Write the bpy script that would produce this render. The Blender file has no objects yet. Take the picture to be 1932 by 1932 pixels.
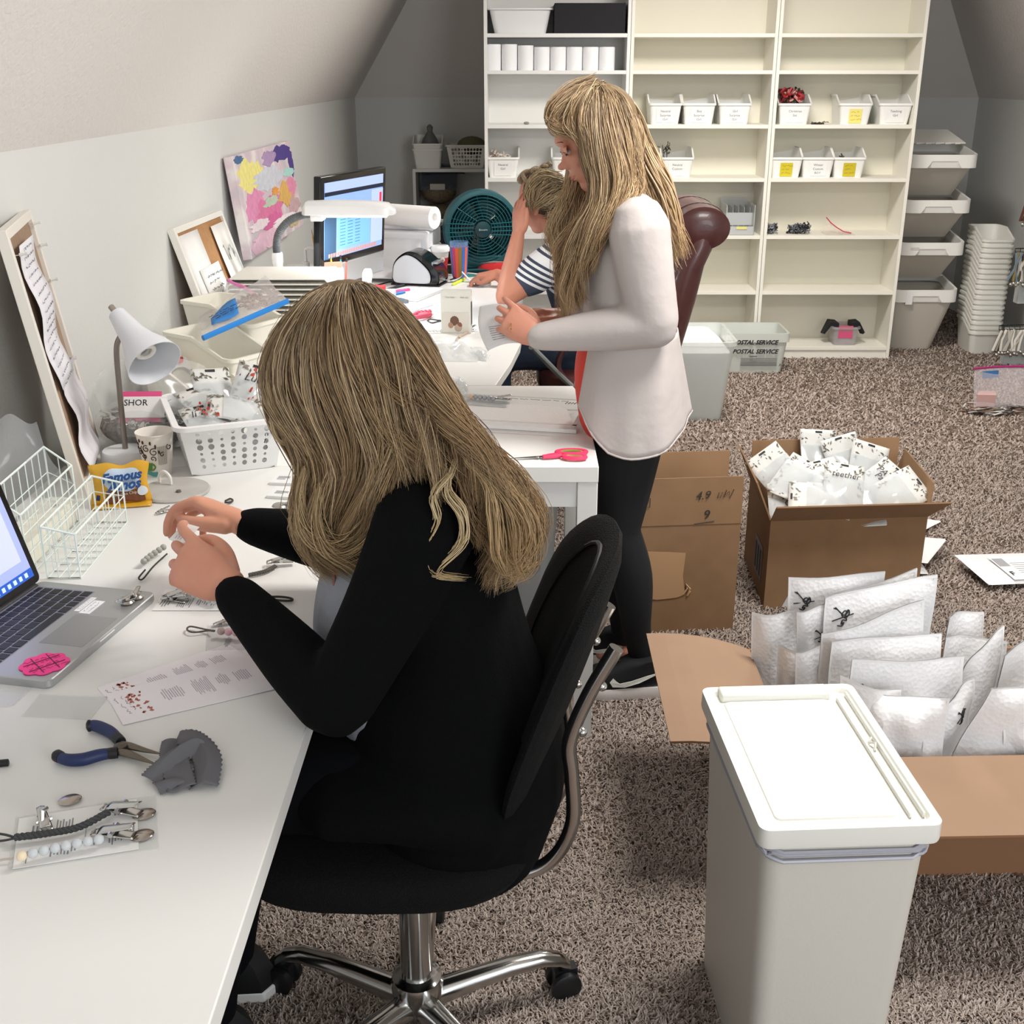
import bpy, bmesh, math, random
import numpy as np
from mathutils import Vector, Matrix, Quaternion
S = bpy.context.scene
COL = S.collection
R = math.radians
V = Vector
rnd = random.Random(7)

# ---------------------------------------------------------------- camera
F_PX, CX, CY, CAM_H, YAW, PIT = 2184.0, 966.0, 966.0, 1.6045, .0072, .3634
cam = bpy.data.cameras.new('camera'); camo = bpy.data.objects.new('camera', cam); COL.objects.link(camo)
cam.sensor_width = 36; cam.lens = F_PX / 1932 * 36; cam.clip_start = .02; cam.clip_end = 60
camo.location = (0, 0, CAM_H); camo.rotation_euler = (math.pi/2 - PIT, 0, YAW)
S.camera = camo
# ---------------------------------------------------------------- light
S.view_settings.view_transform = 'Standard'; S.view_settings.look = 'None'
S.view_settings.gamma = 1; S.view_settings.use_curve_mapping = False
S.view_settings.exposure = 0.0
wd = bpy.data.worlds.new('world'); S.world = wd; wd.use_nodes = True
wd.node_tree.nodes['Background'].inputs[0].default_value = (.86, .93, 1, 1)
wd.node_tree.nodes['Background'].inputs[1].default_value = 1.15
def area(name, loc, size, power, col=(1, 1, 1), rot=(0, 0, 0), sy=None):
    l = bpy.data.lights.new(name, 'AREA'); l.energy = power; l.color = col; l.size = size
    if sy: l.shape = 'RECTANGLE'; l.size_y = sy
    o = bpy.data.objects.new(name, l); o.location = loc; o.rotation_euler = rot; COL.objects.link(o); return o
area('ceiling_light', (.95, 2.3, 2.42), .7, 54, (1, .965, .92))
area('ceiling_light', (1.1, 5.3, 2.42), .6, 62, (1, .955, .90))
area('camera_side_fill', (2.0, -1.3, 1.7), 1.5, 50, (.96, .98, 1), (R(74), 0, R(24)))  # unseen fill light added behind the camera at right; no window stands here

# ---------------------------------------------------------------- projection of a photo pixel onto a real plane
def ray(u, v):
    a = (u - CX)/F_PX; b = (v - CY)/F_PX
    y = math.cos(PIT) - b*math.sin(PIT); z = -math.sin(PIT) - b*math.cos(PIT)
    return V((math.cos(YAW)*a - math.sin(YAW)*y, math.sin(YAW)*a + math.cos(YAW)*y, z))
def atZ(u, v, z=.74):
    d = ray(u, v); return V((0, 0, CAM_H)) + d*((z - CAM_H)/d.z)
def atY(u, v, y):
    d = ray(u, v); return V((0, 0, CAM_H)) + d*(y/d.y)
def atX(u, v, x):
    d = ray(u, v); return V((0, 0, CAM_H)) + d*(x/d.x)

# ---------------------------------------------------------------- materials
def lin(h):
    if not isinstance(h, str): return tuple(h)[:3] + (1,)
    c = [int(h[i:i+2], 16)/255 for i in (0, 2, 4)]
    return tuple(x/12.92 if x <= .04045 else ((x + .055)/1.055)**2.4 for x in c) + (1,)
MC = {}
def mat(col, rough=.5, metal=0, bump=None, noise=None, trans=0, alpha=1, emit=0, coat=0, sheen=0, spec=.5, attr=None, ior=1.45):
    """bump=(kind, scale, strength, distance); noise=(scale, second colour, contrast)"""
    key = repr((col, rough, metal, bump, noise, trans, alpha, emit, coat, sheen, spec, attr))
    if key in MC: return MC[key]
    m = bpy.data.materials.new('material'); m.use_nodes = True; nt = m.node_tree; b = nt.nodes['Principled BSDF']
    I = b.inputs
    I['Base Color'].default_value = lin(col); I['Roughness'].default_value = rough; I['Metallic'].default_value = metal
    I['IOR'].default_value = ior; I['Specular IOR Level'].default_value = spec
    I['Transmission Weight'].default_value = trans; I['Alpha'].default_value = alpha
    I['Coat Weight'].default_value = coat; I['Sheen Weight'].default_value = sheen
    if emit: I['Emission Color'].default_value = lin(col); I['Emission Strength'].default_value = emit
    N = nt.nodes.new; L = nt.links.new
    tc = N('ShaderNodeTexCoord')
    if attr:
        a = N('ShaderNodeAttribute'); a.attribute_name = attr; L(a.outputs['Color'], I['Base Color'])
    if noise:
        n = N('ShaderNodeTexNoise'); n.inputs['Scale'].default_value = noise[0]; n.inputs['Detail'].default_value = 5
        L(tc.outputs['Object'], n.inputs['Vector'])
        r = N('ShaderNodeValToRGB'); w = noise[2] if len(noise) > 2 else .2
        r.color_ramp.elements[0].position = .5 - w; r.color_ramp.elements[1].position = .5 + w
        r.color_ramp.elements[0].color = lin(col); r.color_ramp.elements[1].color = lin(noise[1])
        L(n.outputs['Fac'], r.inputs['Fac']); L(r.outputs['Color'], I['Base Color'])
    if bump:
        k, sc, st, di = bump
        if k == 'noise':
            n = N('ShaderNodeTexNoise'); n.inputs['Detail'].default_value = 4; o = n.outputs['Fac']
        elif k == 'vor':
            n = N('ShaderNodeTexVoronoi'); o = n.outputs['Distance']
        else:
            n = N('ShaderNodeTexWave'); n.inputs['Distortion'].default_value = .6; o = n.outputs['Fac']
            n.bands_direction = k[-1].upper()
        n.inputs['Scale'].default_value = sc; L(tc.outputs['Object'], n.inputs['Vector'])
        bp = N('ShaderNodeBump'); bp.inputs['Strength'].default_value = st; bp.inputs['Distance'].default_value = di
        L(o, bp.inputs['Height']); L(bp.outputs['Normal'], I['Normal'])
    MC[key] = m; return m
def clear(tint='FFFFFF', a=.25, rough=.12):
    return mat(tint, rough, alpha=a, coat=.3, spec=.8)
PAINT = mat('D9DAD7', .9, bump=('noise', 90, .25, .004))
CEIL = mat('E3DFDB', .95, bump=('noise', 70, .5, .006))
LAM = mat('E8E8E5', .34); LAMD = mat('DCDDDB', .4)
CREAM = mat('EEEBE0', .5); CREAMB = mat('E6E2D2', .6)
WPL = mat('F3F3EF', .38); WPL2 = mat('ECEBE4', .42)
CHROME = mat('C9C9C7', .16, 1); STEEL = mat('B9B7B2', .28, 1); DSTEEL = mat('6F6C68', .35, 1)
BLACK = mat('0C0D0F', .6); BLACKG = mat('0D0D0E', .18)
CARD = mat('A87F5B', .85, noise=(14, 'B98F68', .3)); CARDI = mat('BE9570', .85, noise=(9, 'C9A27C', .3))
PAPER = mat('F1F1EF', .7); INK = mat('2A2A2C', .7); INKG = mat('8E8F93', .7)
SKIN = mat('D69B80', .5, noise=(14, 'CF8D74', .25), spec=.4)

# ---------------------------------------------------------------- mesh builder
class MB:
    def __init__(s, M=None): s.v = []; s.f = []; s.mi = []; s.M = M; s.cur = 0
    def add(s, vs, fs):
        n = len(s.v)
        for p in vs:
            p = V(p)
            if s.M is not None: p = s.M @ p
            s.v.append(p)
        for f in fs: s.f.append([i + n for i in f]); s.mi.append(s.cur)
        return s
    def box(s, x0, y0, z0, x1, y1, z1):
        return s.add([(x0,y0,z0),(x1,y0,z0),(x1,y1,z0),(x0,y1,z0),(x0,y0,z1),(x1,y0,z1),(x1,y1,z1),(x0,y1,z1)],
                     [(0,3,2,1),(4,5,6,7),(0,1,5,4),(1,2,6,5),(2,3,7,6),(3,0,4,7)])
    def loft(s, rings, caps=(True, True), closed=False):
        n = len(rings[0]); vs = [p for r in rings for p in r]; fs = []
        m = len(rings)
        for i in range(m if closed else m - 1):
            j = (i + 1) % m
            for k in range(n):
                l = (k + 1) % n; fs.append((i*n + k, i*n + l, j*n + l, j*n + k))
        if not closed:
            if caps[0]: fs.append(tuple(range(n))[::-1])
            if caps[1]: fs.append(tuple(range((m-1)*n, m*n)))
        return s.add(vs, fs)
    def tube(s, pts, r, n=8, closed=False, flat=1, up=None):
        pts = [V(p) for p in pts]; m = len(pts)
        if not hasattr(r, '__len__'): r = [r]*m
        prev = None; rings = []
        for i, p in enumerate(pts):
            a = pts[i-1] if (i > 0 or closed) else p; b = pts[(i+1) % m] if (i < m-1 or closed) else p
            t = (b - a)
            t = t.normalized() if t.length > 1e-9 else V((0, 0, 1))
            if prev is None:
                u = V(up) if up else (V((0, 0, 1)) if abs(t.z) < .9 else V((1, 0, 0)))
            else: u = prev
            u = u - t*u.dot(t); u = u.normalized() if u.length > 1e-6 else t.orthogonal().normalized()
            prev = u; w = t.cross(u)
            rings.append([p + u*math.cos(2*math.pi*k/n)*r[i]*flat + w*math.sin(2*math.pi*k/n)*r[i] for k in range(n)])
        return s.loft(rings, closed=closed)
    def lathe(s, prof, n=24, c=(0, 0, 0), caps=(True, True)):
        c = V(c)
        return s.loft([[c + V((r*math.cos(2*math.pi*k/n), r*math.sin(2*math.pi*k/n), z)) for k in range(n)] for r, z in prof], caps)
    def prism(s, poly, z0, z1):
        return s.loft([[V((x, y, z0)) for x, y in poly], [V((x, y, z1)) for x, y in poly]])
    def ell(s, c, r, n=14, m=9, q=None):
        if not hasattr(r, '__len__'): r = (r, r, r)
        c = V(c); rings = []
        for i in range(m + 1):
            t = math.pi*i/m; t = min(max(t, .05), math.pi - .05)
            ring = []
            for k in range(n):
                a = 2*math.pi*k/n
                p = V((r[0]*math.sin(t)*math.cos(a), r[1]*math.sin(t)*math.sin(a), -r[2]*math.cos(t)))
                if q is not None: p = q @ p
                ring.append(c + p)
            rings.append(ring)
        return s.loft(rings)
    def grid(s, fn, nu, nv):
        vs = [fn(i/nu, j/nv) for j in range(nv+1) for i in range(nu+1)]
        fs = [(j*(nu+1)+i, j*(nu+1)+i+1, (j+1)*(nu+1)+i+1, (j+1)*(nu+1)+i) for j in range(nv) for i in range(nu)]
        return s.add(vs, fs)
    def quad(s, a, b, c, d): return s.add([a, b, c, d], [(0, 1, 2, 3)])
    def build(s, name, m, parent=None, smooth=False, bevel=0, seg=2, solid=0, subsurf=0, angle=40):
        me = bpy.data.meshes.new(name); me.from_pydata([tuple(p) for p in s.v], [], s.f)
        ms = m if isinstance(m, (list, tuple)) else [m]
        for x in ms: me.materials.append(x)
        if len(ms) > 1: me.polygons.foreach_set('material_index', s.mi)
        if smooth or bevel:
            me.polygons.foreach_set('use_smooth', [True]*len(me.polygons))
            if not subsurf: me.set_sharp_from_angle(angle=R(angle))
        me.update()
        return link(name, me, parent, bevel, seg, solid, subsurf)
def link(name, me, parent=None, bevel=0, seg=2, solid=0, subsurf=0):
    o = bpy.data.objects.new(name, me); COL.objects.link(o)
    if parent is not None: o.parent = parent
    if solid:
        k = o.modifiers.new('solid', 'SOLIDIFY'); k.thickness = solid; k.offset = 0
    if bevel:
        k = o.modifiers.new('bevel', 'BEVEL'); k.width = bevel; k.segments = seg; k.limit_method = 'ANGLE'; k.angle_limit = R(38)
    if subsurf:
        k = o.modifiers.new('subsurf', 'SUBSURF'); k.levels = subsurf; k.render_levels = subsurf
    return o
def tag(o, label=None, cat=None, group=None, kind=None):
    if label: o['label'] = label
    if cat: o['category'] = cat
    if group: o['group'] = group
    if kind: o['kind'] = kind
    return o
def thing(name, label, cat, loc=(0, 0, 0), rz=0, group=None, rot=None):
    o = bpy.data.objects.new(name, None); COL.objects.link(o); o.location = loc
    o.rotation_euler = rot if rot else (0, 0, rz); o.empty_display_size = .05
    return tag(o, label, cat, group)
def kids(o): return [c for c in bpy.data.objects if c.parent == o]
def copy_tree(o, parent=None):
    c = o.copy(); COL.objects.link(c)
    if parent is not None: c.parent = parent
    for ch in kids(o): copy_tree(ch, c)
    return c
def struct(name, mb, m, **k):
    o = mb.build(name, m, **k); o['kind'] = 'structure'; return o
def frame(o, x, y):
    """matrix with origin o, x axis along x, y axis in the plane of y"""
    x = V(x).normalized(); y = V(y); z = x.cross(y).normalized(); y = z.cross(x).normalized()
    return Matrix(((x.x, y.x, z.x, o[0]), (x.y, y.y, z.y, o[1]), (x.z, y.z, z.z, o[2]), (0, 0, 0, 1)))
def rrect(w, d, r, z, n=4, cx=0, cy=0):
    pts = []
    for (sx, sy, a0) in ((1, 1, 0), (-1, 1, 90), (-1, -1, 180), (1, -1, 270)):
        for k in range(n + 1):
            a = R(a0 + 90*k/n); pts.append(V((cx + sx*(w/2 - r) + r*math.cos(a), cy + sy*(d/2 - r) + r*math.sin(a), z)))
    return pts
def text(s, size, M, m, parent, extrude=.0003, name='lettering', shear=0, align='CENTER', bold=0, space=1):
    cu = bpy.data.curves.new('t', 'FONT'); cu.body = s; cu.size = size; cu.extrude = extrude; cu.align_x = align; cu.align_y = 'CENTER'
    cu.shear = shear; cu.offset = bold; cu.resolution_u = 2; cu.space_character = space
    o = bpy.data.objects.new('t', cu); COL.objects.link(o)
    dg = bpy.context.evaluated_depsgraph_get(); dg.update()
    me = bpy.data.meshes.new_from_object(o.evaluated_get(dg)); bpy.data.objects.remove(o); bpy.data.curves.remove(cu)
    me.materials.clear(); me.materials.append(m); me.transform(M); me.update()
    return link(name, me, parent)
def scribble(mb, M, w, h, lines, r=.0006, seed=1, seg=.006, gap=.25):
    """lines of illegible small handwriting as thin strokes on the plane of M"""
    q = random.Random(seed); old = mb.M; mb.M = M
    for i in range(lines):
        y = h/2 - (i + .5)*h/lines; x = -w/2
        e = w/2 - q.random()*w*.25
        while x < e:
            L = q.uniform(.5, 1.6)*seg*3; n = max(3, int(L/seg*2)); a = h/lines*.32
            pts = [(x + L*k/n, y + a*(q.random() - .5)*2*(k % 2*2 - 1)*.7, 0) for k in range(n + 1)]
            mb.tube(pts, r, n=3); x += L + seg*gap*4
    mb.M = old
def smoothed(mb, voxel, smooth=4, name='tmp'):
    """union of closed volumes remeshed into one continuous skin"""
    me = bpy.data.meshes.new(name); me.from_pydata([tuple(p) for p in mb.v], [], mb.f); me.update()
    o = bpy.data.objects.new(name, me); COL.objects.link(o)
    k = o.modifiers.new('r', 'REMESH'); k.mode = 'VOXEL'; k.voxel_size = voxel; k.adaptivity = 0
    if smooth:
        k = o.modifiers.new('s', 'SMOOTH'); k.iterations = smooth; k.factor = .5
    dg = bpy.context.evaluated_depsgraph_get(); dg.update()
    m2 = bpy.data.meshes.new_from_object(o.evaluated_get(dg)); bpy.data.objects.remove(o); bpy.data.meshes.remove(me)
    m2.polygons.foreach_set('use_smooth', [True]*len(m2.polygons)); m2.update()
    return m2
def spline(pts, n=8):
    """Catmull-Rom through pts (tuples of any length)"""
    P = [np.array(p, float) for p in pts]; P = [2*P[0] - P[1]] + P + [2*P[-1] - P[-2]]; out = []
    for i in range(1, len(P) - 2):
        for k in range(n):
            t = k/n; a, b, c, d = P[i-1:i+3]
            out.append(.5*((2*b) + (-a + c)*t + (2*a - 5*b + 4*c - d)*t*t + (-a + 3*b - 3*c + d)*t**3))
    out.append(P[-2]); return out
# ================================================================ the room
XL, XR, YB, ZK, ZC, TH = -1.135, 3.12, 8.4, 1.44, 2.5, 1.42
A = (ZC - ZK)/TH; Y0 = -2.2
struct('floor', MB().box(XL-.1, Y0, -.05, XR+.1, YB+.1, 0), mat('8E7C70', .95, noise=(60, '6C5D53', .25)))
struct('wall_left', MB().box(XL-.1, Y0, 0, XL, YB+.1, ZK), PAINT)
struct('wall_right', MB().box(XR, Y0, 0, XR+.1, YB+.1, ZK), PAINT)
struct('wall_back', MB().box(XL, YB, 0, XR, YB+.1, ZK), PAINT)
def slab(a, b, c, d, t=.06):
    n = (V(b)-V(a)).cross(V(d)-V(a)).normalized()*t
    return MB().loft([[V(p) for p in (a, b, c, d)], [V(p) + n for p in (a, b, c, d)]])
struct('ceiling', slab((XL, YB, ZK), (XL, Y0, ZK), (XL+A, Y0, ZC), (XL+A, YB-A, ZC)), CEIL)
struct('ceiling', slab((XR, Y0, ZK), (XR, YB, ZK), (XR-A, YB-A, ZC), (XR-A, Y0, ZC)), CEIL)
struct('ceiling', slab((XR, YB, ZK), (XL, YB, ZK), (XL+A, YB-A, ZC), (XR-A, YB-A, ZC)), CEIL)
struct('ceiling', MB().box(XL+A, Y0, ZC, XR-A, YB-A, ZC+.06), CEIL)
struct('baseboard_right', MB().box(XR-.014, Y0, 0, XR, YB, .09), LAM, bevel=.004)
struct('baseboard_back', MB().box(XL, YB-.014, 0, XR-.014, YB, .09), LAM, bevel=.004)

# shag pile of the carpet: one object nobody could count
def pile():
    g = np.random.default_rng(3); V_, F_, C_ = [], [], []
    zones = [((-1.1, 1.2), (1.2, 2.1), 170000, 1.0), ((-1.1, 1.9), (2.1, 3.4), 150000, 1.15), ((-1.0, 2.6), (3.4, 5.0), 90000, 1.5), ((-.3, 3.1), (5.0, 8.3), 55000, 2.2)]
    base = 0
    for (xa, xb), (ya, yb), n, s in zones:
        x = g.uniform(xa, xb, n); y = g.uniform(ya, yb, n); a = g.uniform(0, 2*np.pi, n)
        # swirling lean of the pile
        a = a + .5*np.sin(x*5.1 + 1.7*np.sin(y*4.3))
        L = g.uniform(.006, .014, n)*s**.4; w = g.uniform(.0011, .0019, n)*s; h = g.uniform(.005, .013, n)
        dx, dy = np.cos(a), np.sin(a); px, py = -dy*w, dx*w
        P = np.zeros((n, 6, 3))
        for k, (t, zz, ww) in enumerate(((0, -.1, 1), (.45, .75, 1), (1, 1, .55))):
            cx = x + dx*L*t; cy = y + dy*L*t; z = h*zz
            P[:, 2*k, 0] = cx - px*ww; P[:, 2*k, 1] = cy - py*ww; P[:, 2*k, 2] = z
            P[:, 2*k+1, 0] = cx + px*ww; P[:, 2*k+1, 1] = cy + py*ww; P[:, 2*k+1, 2] = z + .0008
        V_.append(P.reshape(-1, 3)); b = base + np.arange(n)[:, None]*6
        F_.append(np.concatenate([b + np.array([0, 1, 3, 2]), b + np.array([2, 3, 5, 4])], 0)); base += n*6
        c0 = np.array([.50, .425, .375]); c1 = np.array([.33, .27, .23]); t = g.uniform(0, 1, n)[:, None]**1.3
        c = c0*(1 - t) + c1*t; C_.append(np.concatenate([np.repeat(c, 6, 0), np.ones((n*6, 1))], 1))
    P = np.concatenate(V_); Fq = np.concatenate(F_); C4 = np.concatenate(C_)
    me = bpy.data.meshes.new('carpet_pile'); me.vertices.add(len(P)); me.vertices.foreach_set('co', P.ravel())
    me.loops.add(Fq.size); me.loops.foreach_set('vertex_index', Fq.ravel()); me.polygons.add(len(Fq))
    me.polygons.foreach_set('loop_start', np.arange(0, Fq.size, 4))
    me.update(calc_edges=True)
    ca = me.color_attributes.new('tuft', 'FLOAT_COLOR', 'POINT'); ca.data.foreach_set('color', C4.ravel())
    me.materials.append(mat('9A8575', .9, attr='tuft', spec=.2)); return me
o = link('carpet_pile', pile()); tag(o, 'taupe shag carpet pile covering the whole floor', 'carpet', kind='stuff')

# ================================================================ desks
def table_leg(w, z, name, parent, x, y, m=LAMD):
    return MB().box(x, y, 0, x+w, y+w, z).build(name, m, parent, bevel=.002)
t = thing('desk', 'white laminate desk along the left wall holding the open laptop', 'desk', (0, 0, 0))
MB().box(-1.07, -.7, .706, -.30, 2.571, .74).build('tabletop', LAM, t, bevel=.002)
for x, y in ((-1.03, 2.45), (-1.03, -.6), (-.37, -.6)):
    MB().lathe([(.02, 0), (.02, .706)], c=(x+.02, y+.02, 0)).build('leg', LAMD, t, smooth=True)
t = thing('desk', 'white table with square legs, pink scissors lying near its corner', 'desk', (0, 0, 0))
MB().box(-1.065, 2.573, .7, .185, 3.32, .74).build('tabletop', LAM, t, bevel=.002)
b = MB(); b.box(-1.04, 2.583, .635, .16, 2.60, .70).box(-1.04, 3.29, .635, .16, 3.307, .70).box(.155, 2.6, .635, .172, 3.29, .70).box(-1.05, 2.6, .635, -1.035, 3.29, .70)
b.build('apron', LAMD, t, bevel=.001)
for x, y in ((.136, 2.576), (.136, 3.268), (-1.06, 2.576), (-1.06, 3.268)): table_leg(.048, .70, 'leg', t, x, y)
t = thing('desk', 'large white corner desk carrying the desktop computer and label printer', 'desk', (0, 0, 0))
poly = [(-1.12, 3.326), (-.072, 3.326), (-.03, 3.6), (.0, 3.87), (.015, 4.3), (.01, 4.9), (-.01, 5.62), (-1.12, 5.62)]
MB().prism(poly, .712, .74).build('tabletop', LAM, t, bevel=.002)
for x, y in ((-1.06, 3.42), (-.2, 3.45), (-1.06, 5.5), (-.1, 5.5)):
    MB().lathe([(.025, 0), (.025, .712)], c=(x, y, 0)).build('leg', mat('B9BCBE', .4, .6), t, smooth=True)

# ================================================================ bookcases
def bookcase(x0, lab, m, mb_, shelves, H=2.37, Yf=6.81):
    t = thing('bookcase', lab, 'bookcase', (x0, Yf, 0))
    w = .80; d = .28; s = .018
    for x in (0, w - s): MB().box(x, 0, 0, x + s, d, H).build('side_panel', m, t, bevel=.001)
    MB().box(s, d-.006, 0, w - s, d, H).build('back_panel', mb_, t)
    MB().box(s, .012, 0, w - s, .024, .066).build('plinth', m, t)
    MB().box(s, 0, H-.02, w - s, d-.006, H).build('top_panel', m, t, bevel=.001)
    for z in shelves: MB().box(s, .002, z-.02, w - s, d-.006, z).build('shelf', m, t, bevel=.001)
    return t
SZ = [.072, .402, .722, 1.04, 1.328, 1.612, 1.80, 2.12]
BX = [-.203, .599, 1.4015]
bookcase(BX[0], 'white bookcase with paper rolls in a row, left of the three', LAM, mat('E8E7E3', .6), SZ)
bookcase(BX[1], 'cream bookcase between the white one and the other cream one', CREAM, CREAMB, SZ)
bookcase(BX[2], 'cream bookcase beside the stacked grey sorting bins', CREAM, CREAMB, SZ)
t = thing('shelf_unit', 'low white shelf against the back wall holding dark plastic bags', 'shelf', (-.72, 8.0, 0))
w = 1.0
for x in (0, w): MB().box(x, 0, 0, x+.02, .36, 1.0).build('side_panel', LAMD, t, bevel=.001)
for z in (.08, .36, .66, 1.0): MB().box(.02, 0, z-.02, w, .36, z).build('shelf', LAMD, t, bevel=.001)
MB().box(.02, .352, .08, w, .358, .98).build('back_panel', LAMD, t)
# ================================================================ open plastic bins
def bin_ring(w, d, r, z, ys=(), top=None):
    base = rrect(w, d, r, 0, 4); out = base[:10]
    yb = sorted(ys, reverse=True)
    out += [V((-w/2, y*d/2, 0)) for y in yb] + base[10:] + [V((w/2, y*d/2, 0)) for y in yb[::-1]]
    for p in out: p.z = z if top is None else top(p.y/(d/2))
    return out
def open_bin(w, d, h, hf, taper=.86, r=.018, lip=.011, th=.0025, yk=(-.8, -.1), over=.006):
    """bin whose rim drops from h at the back to hf at the front (front is -y)"""
    def tz(off):
        def f(t):
            if t <= yk[0]: return hf + off
            if t >= yk[1]: return h + off
            k = (t - yk[0])/(yk[1] - yk[0]); return hf + (h - hf)*k + off
        return f
    ys = (yk[0], (yk[0]+yk[1])/2, yk[1])
    mb = MB(); q = lambda f: f
    mb.loft([bin_ring(w*taper, d*taper, r, 0, ys), bin_ring(w, d, r, 0, ys, tz(-lip)), bin_ring(w+2*over, d+2*over, r+over, 0, ys, tz(-lip)),
             bin_ring(w+2*over, d+2*over, r+over, 0, ys, tz(0)), bin_ring(w-2*th, d-2*th, r, 0, ys, tz(0)), bin_ring(w*taper-2*th, d*taper-2*th, r, th, ys)])
    return mb
SHZ = dict(a=1.328, b=1.04)
BINGRP = None
def white_bin(x, z, label, lines, sticky=None, m=WPL, y=6.965, w=.178, d=.25, h=.158, hf=.112, seed=1):
    t = thing('storage_bin', label, 'bin', (x, y, z), rz=rnd.uniform(-.02, .02))
    open_bin(w, d, h, hf).build('body', m, t, smooth=True, angle=50)
    # front face of the bin: tapered, so the label plane leans
    M = frame((0, -d/2*.93-.0025, hf*.47), (1, 0, 0), (0, -.07*d/2/hf*1.9, 1))
    if sticky:
        l = MB(M); l.box(-.035, -.046, -.0002, .035, .030, .0006); l = l.build('sticky_note', mat(sticky, .7), t)
        l['label'] = 'sticky note on the front of the bin'
        s = MB(); scribble(s, M @ Matrix.Translation((0, -.006, .0008)), .05, .06, 3, .0007, seed, .007); s.build('handwriting', INK, l)
    else:
        l = MB(M).box(-.05, -.042, -.0002, .05, .036, .0006).build('paper_label', PAPER, t)
        for k, s_ in enumerate(lines): text(s_, .018, M @ Matrix.Translation((0, .018 - .022*k, .0008)), mat('6B6C70', .7), l)
    return t
def px(u, z): # x of a pixel column on the bookcase front at height z
    return atY(u, 300, 6.83).x
for u, z, lab, ln, st in (
    (949, 1.04, 'white open bin with paper packets, lowest left in the white bookcase', ['Neutral', 'Girl'], None),
    (1072, 1.04, 'white open bin partly hidden behind the standing woman\'s face', ['Boy'], None),
    (1252, 1.328, 'white open bin, left of three on the cream shelf', ['Neutral', 'Surprise', 'Girl'], None),
    (1316, 1.328, 'white open bin, middle one of three on the cream shelf', ['Boy', 'Surprise', 'Girl'], None),
    (1382, 1.328, 'white open bin, right of three on the middle bookcase shelf', ['Girl', 'Surprise', 'Girl'], None),
    (1219, 1.04, 'white open bin half hidden behind the standing woman\'s hair', ['Custom'], None),
    (1280, 1.04, 'white open bin with a dark cord loop sticking out', ['Neutral', 'Custom'], None),
    (1494, 1.328, 'white open bin heaped with red and pink ties', ['Christmas', 'Set'], None),
    (1608, 1.328, 'white open bin with a pale yellow note', [''], 'EFE27B'),
    (1682, 1.328, 'white open bin at the right end of its shelf', ['Teething', 'Girl'], None),
    (1487, 1.04, 'white open bin with yellow note, beside the bookcase divider', [''], 'D3C22C'),
    (1547, 1.04, 'white open bin with a white handwritten label between yellow notes', ['Winter', 'Custom', 'BOY'], None),
    (1606, 1.04, 'white open bin with yellow note, right of the white-labelled bin', [''], 'CDBB2A')):
    white_bin(px(u, z), z, lab, ln, st, y=6.965, m=WPL, seed=u)
# contents that stick out of the bins
def tangle(x, y, z, sx, sy, sz, cols, n, r=.003, name='ribbon_bundle', lab=None, cat=None, seed=1, kind='stuff', par=None):
    q = random.Random(seed); mb = MB()
    ms = [mat(c, .5) if isinstance(c, str) else c for c in cols]
    for i in range(n):
        mb.cur = q.randrange(len(ms)); a = q.uniform(0, 6.28); c = V((q.uniform(-.6, .6)*sx, q.uniform(-.6, .6)*sy, q.uniform(.1, .75)*sz))
        pts = []
        for k in range(5):
            pts.append(c + V((math.cos(a + k*1.1)*sx*.4*q.uniform(.3, 1), math.sin(a + k*1.1)*sy*.4*q.uniform(.3, 1), (k - 2)*sz*.12*q.uniform(-1, 1.3))))
        mb.tube([p for p in spline([tuple(p) for p in pts], 3)], r*q.uniform(.7, 1.3), n=5)
    o = mb.build(name, ms, par, smooth=True); o.location = (x, y, z)
    if lab: tag(o, lab, cat, kind=kind)
    return o
tangle(px(1493, 1), 6.95, 1.41, .085, .09, .13, ['A3262B', 'C98F86', '6E2328', '3B3A30', 'B7A998'], 44, .007, 'hair_tie_heap', 'heap of red and pink fabric ties in a bin', 'ties', seed=3)
tangle(px(1262, 1), 6.93, 1.13, .03, .05, .12, ['2A2624', '4A4540'], 9, .0022, 'cord_bundle', 'dark cord loop poking out of a white bin', 'cord', seed=5, kind=None)
tangle(px(941, 1), 6.95, 1.10, .07, .08, .10, ['D9CFC6', '8B7E74', 'C9B5AB'], 16, .006, 'packet_bundle', 'crinkled paper packets in the leftmost bin', 'packets', seed=6)
tangle(px(1543, 1), 6.87, 1.328, .06, .02, .02, ['3A352E', '6F6455'], 10, .003, 'cord_bundle', 'dark braided cord lying flat beside the pale-yellow-note bin', 'cord', seed=8, kind=None)
tangle(px(1600, 1), 6.95, 1.12, .04, .05, .06, ['8C8074', '4F463E'], 5, .003, 'cord_bundle', 'brown cord end in the rightmost yellow-note bin', 'cord', seed=9, kind=None)
for u, s in ((993, 1), (1033, 2)):
    o = MB().ell((0, 0, .007), (.016, .01, .008)).build('small_clasp', mat('8F8A84', .4), None, smooth=True); o.location = (px(u, 1), 6.86, 1.328)
    tag(o, ['small grey clasp on the empty white shelf', 'small grey clasp just left of the standing woman\'s hair'][s-1], 'clasp')

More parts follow.
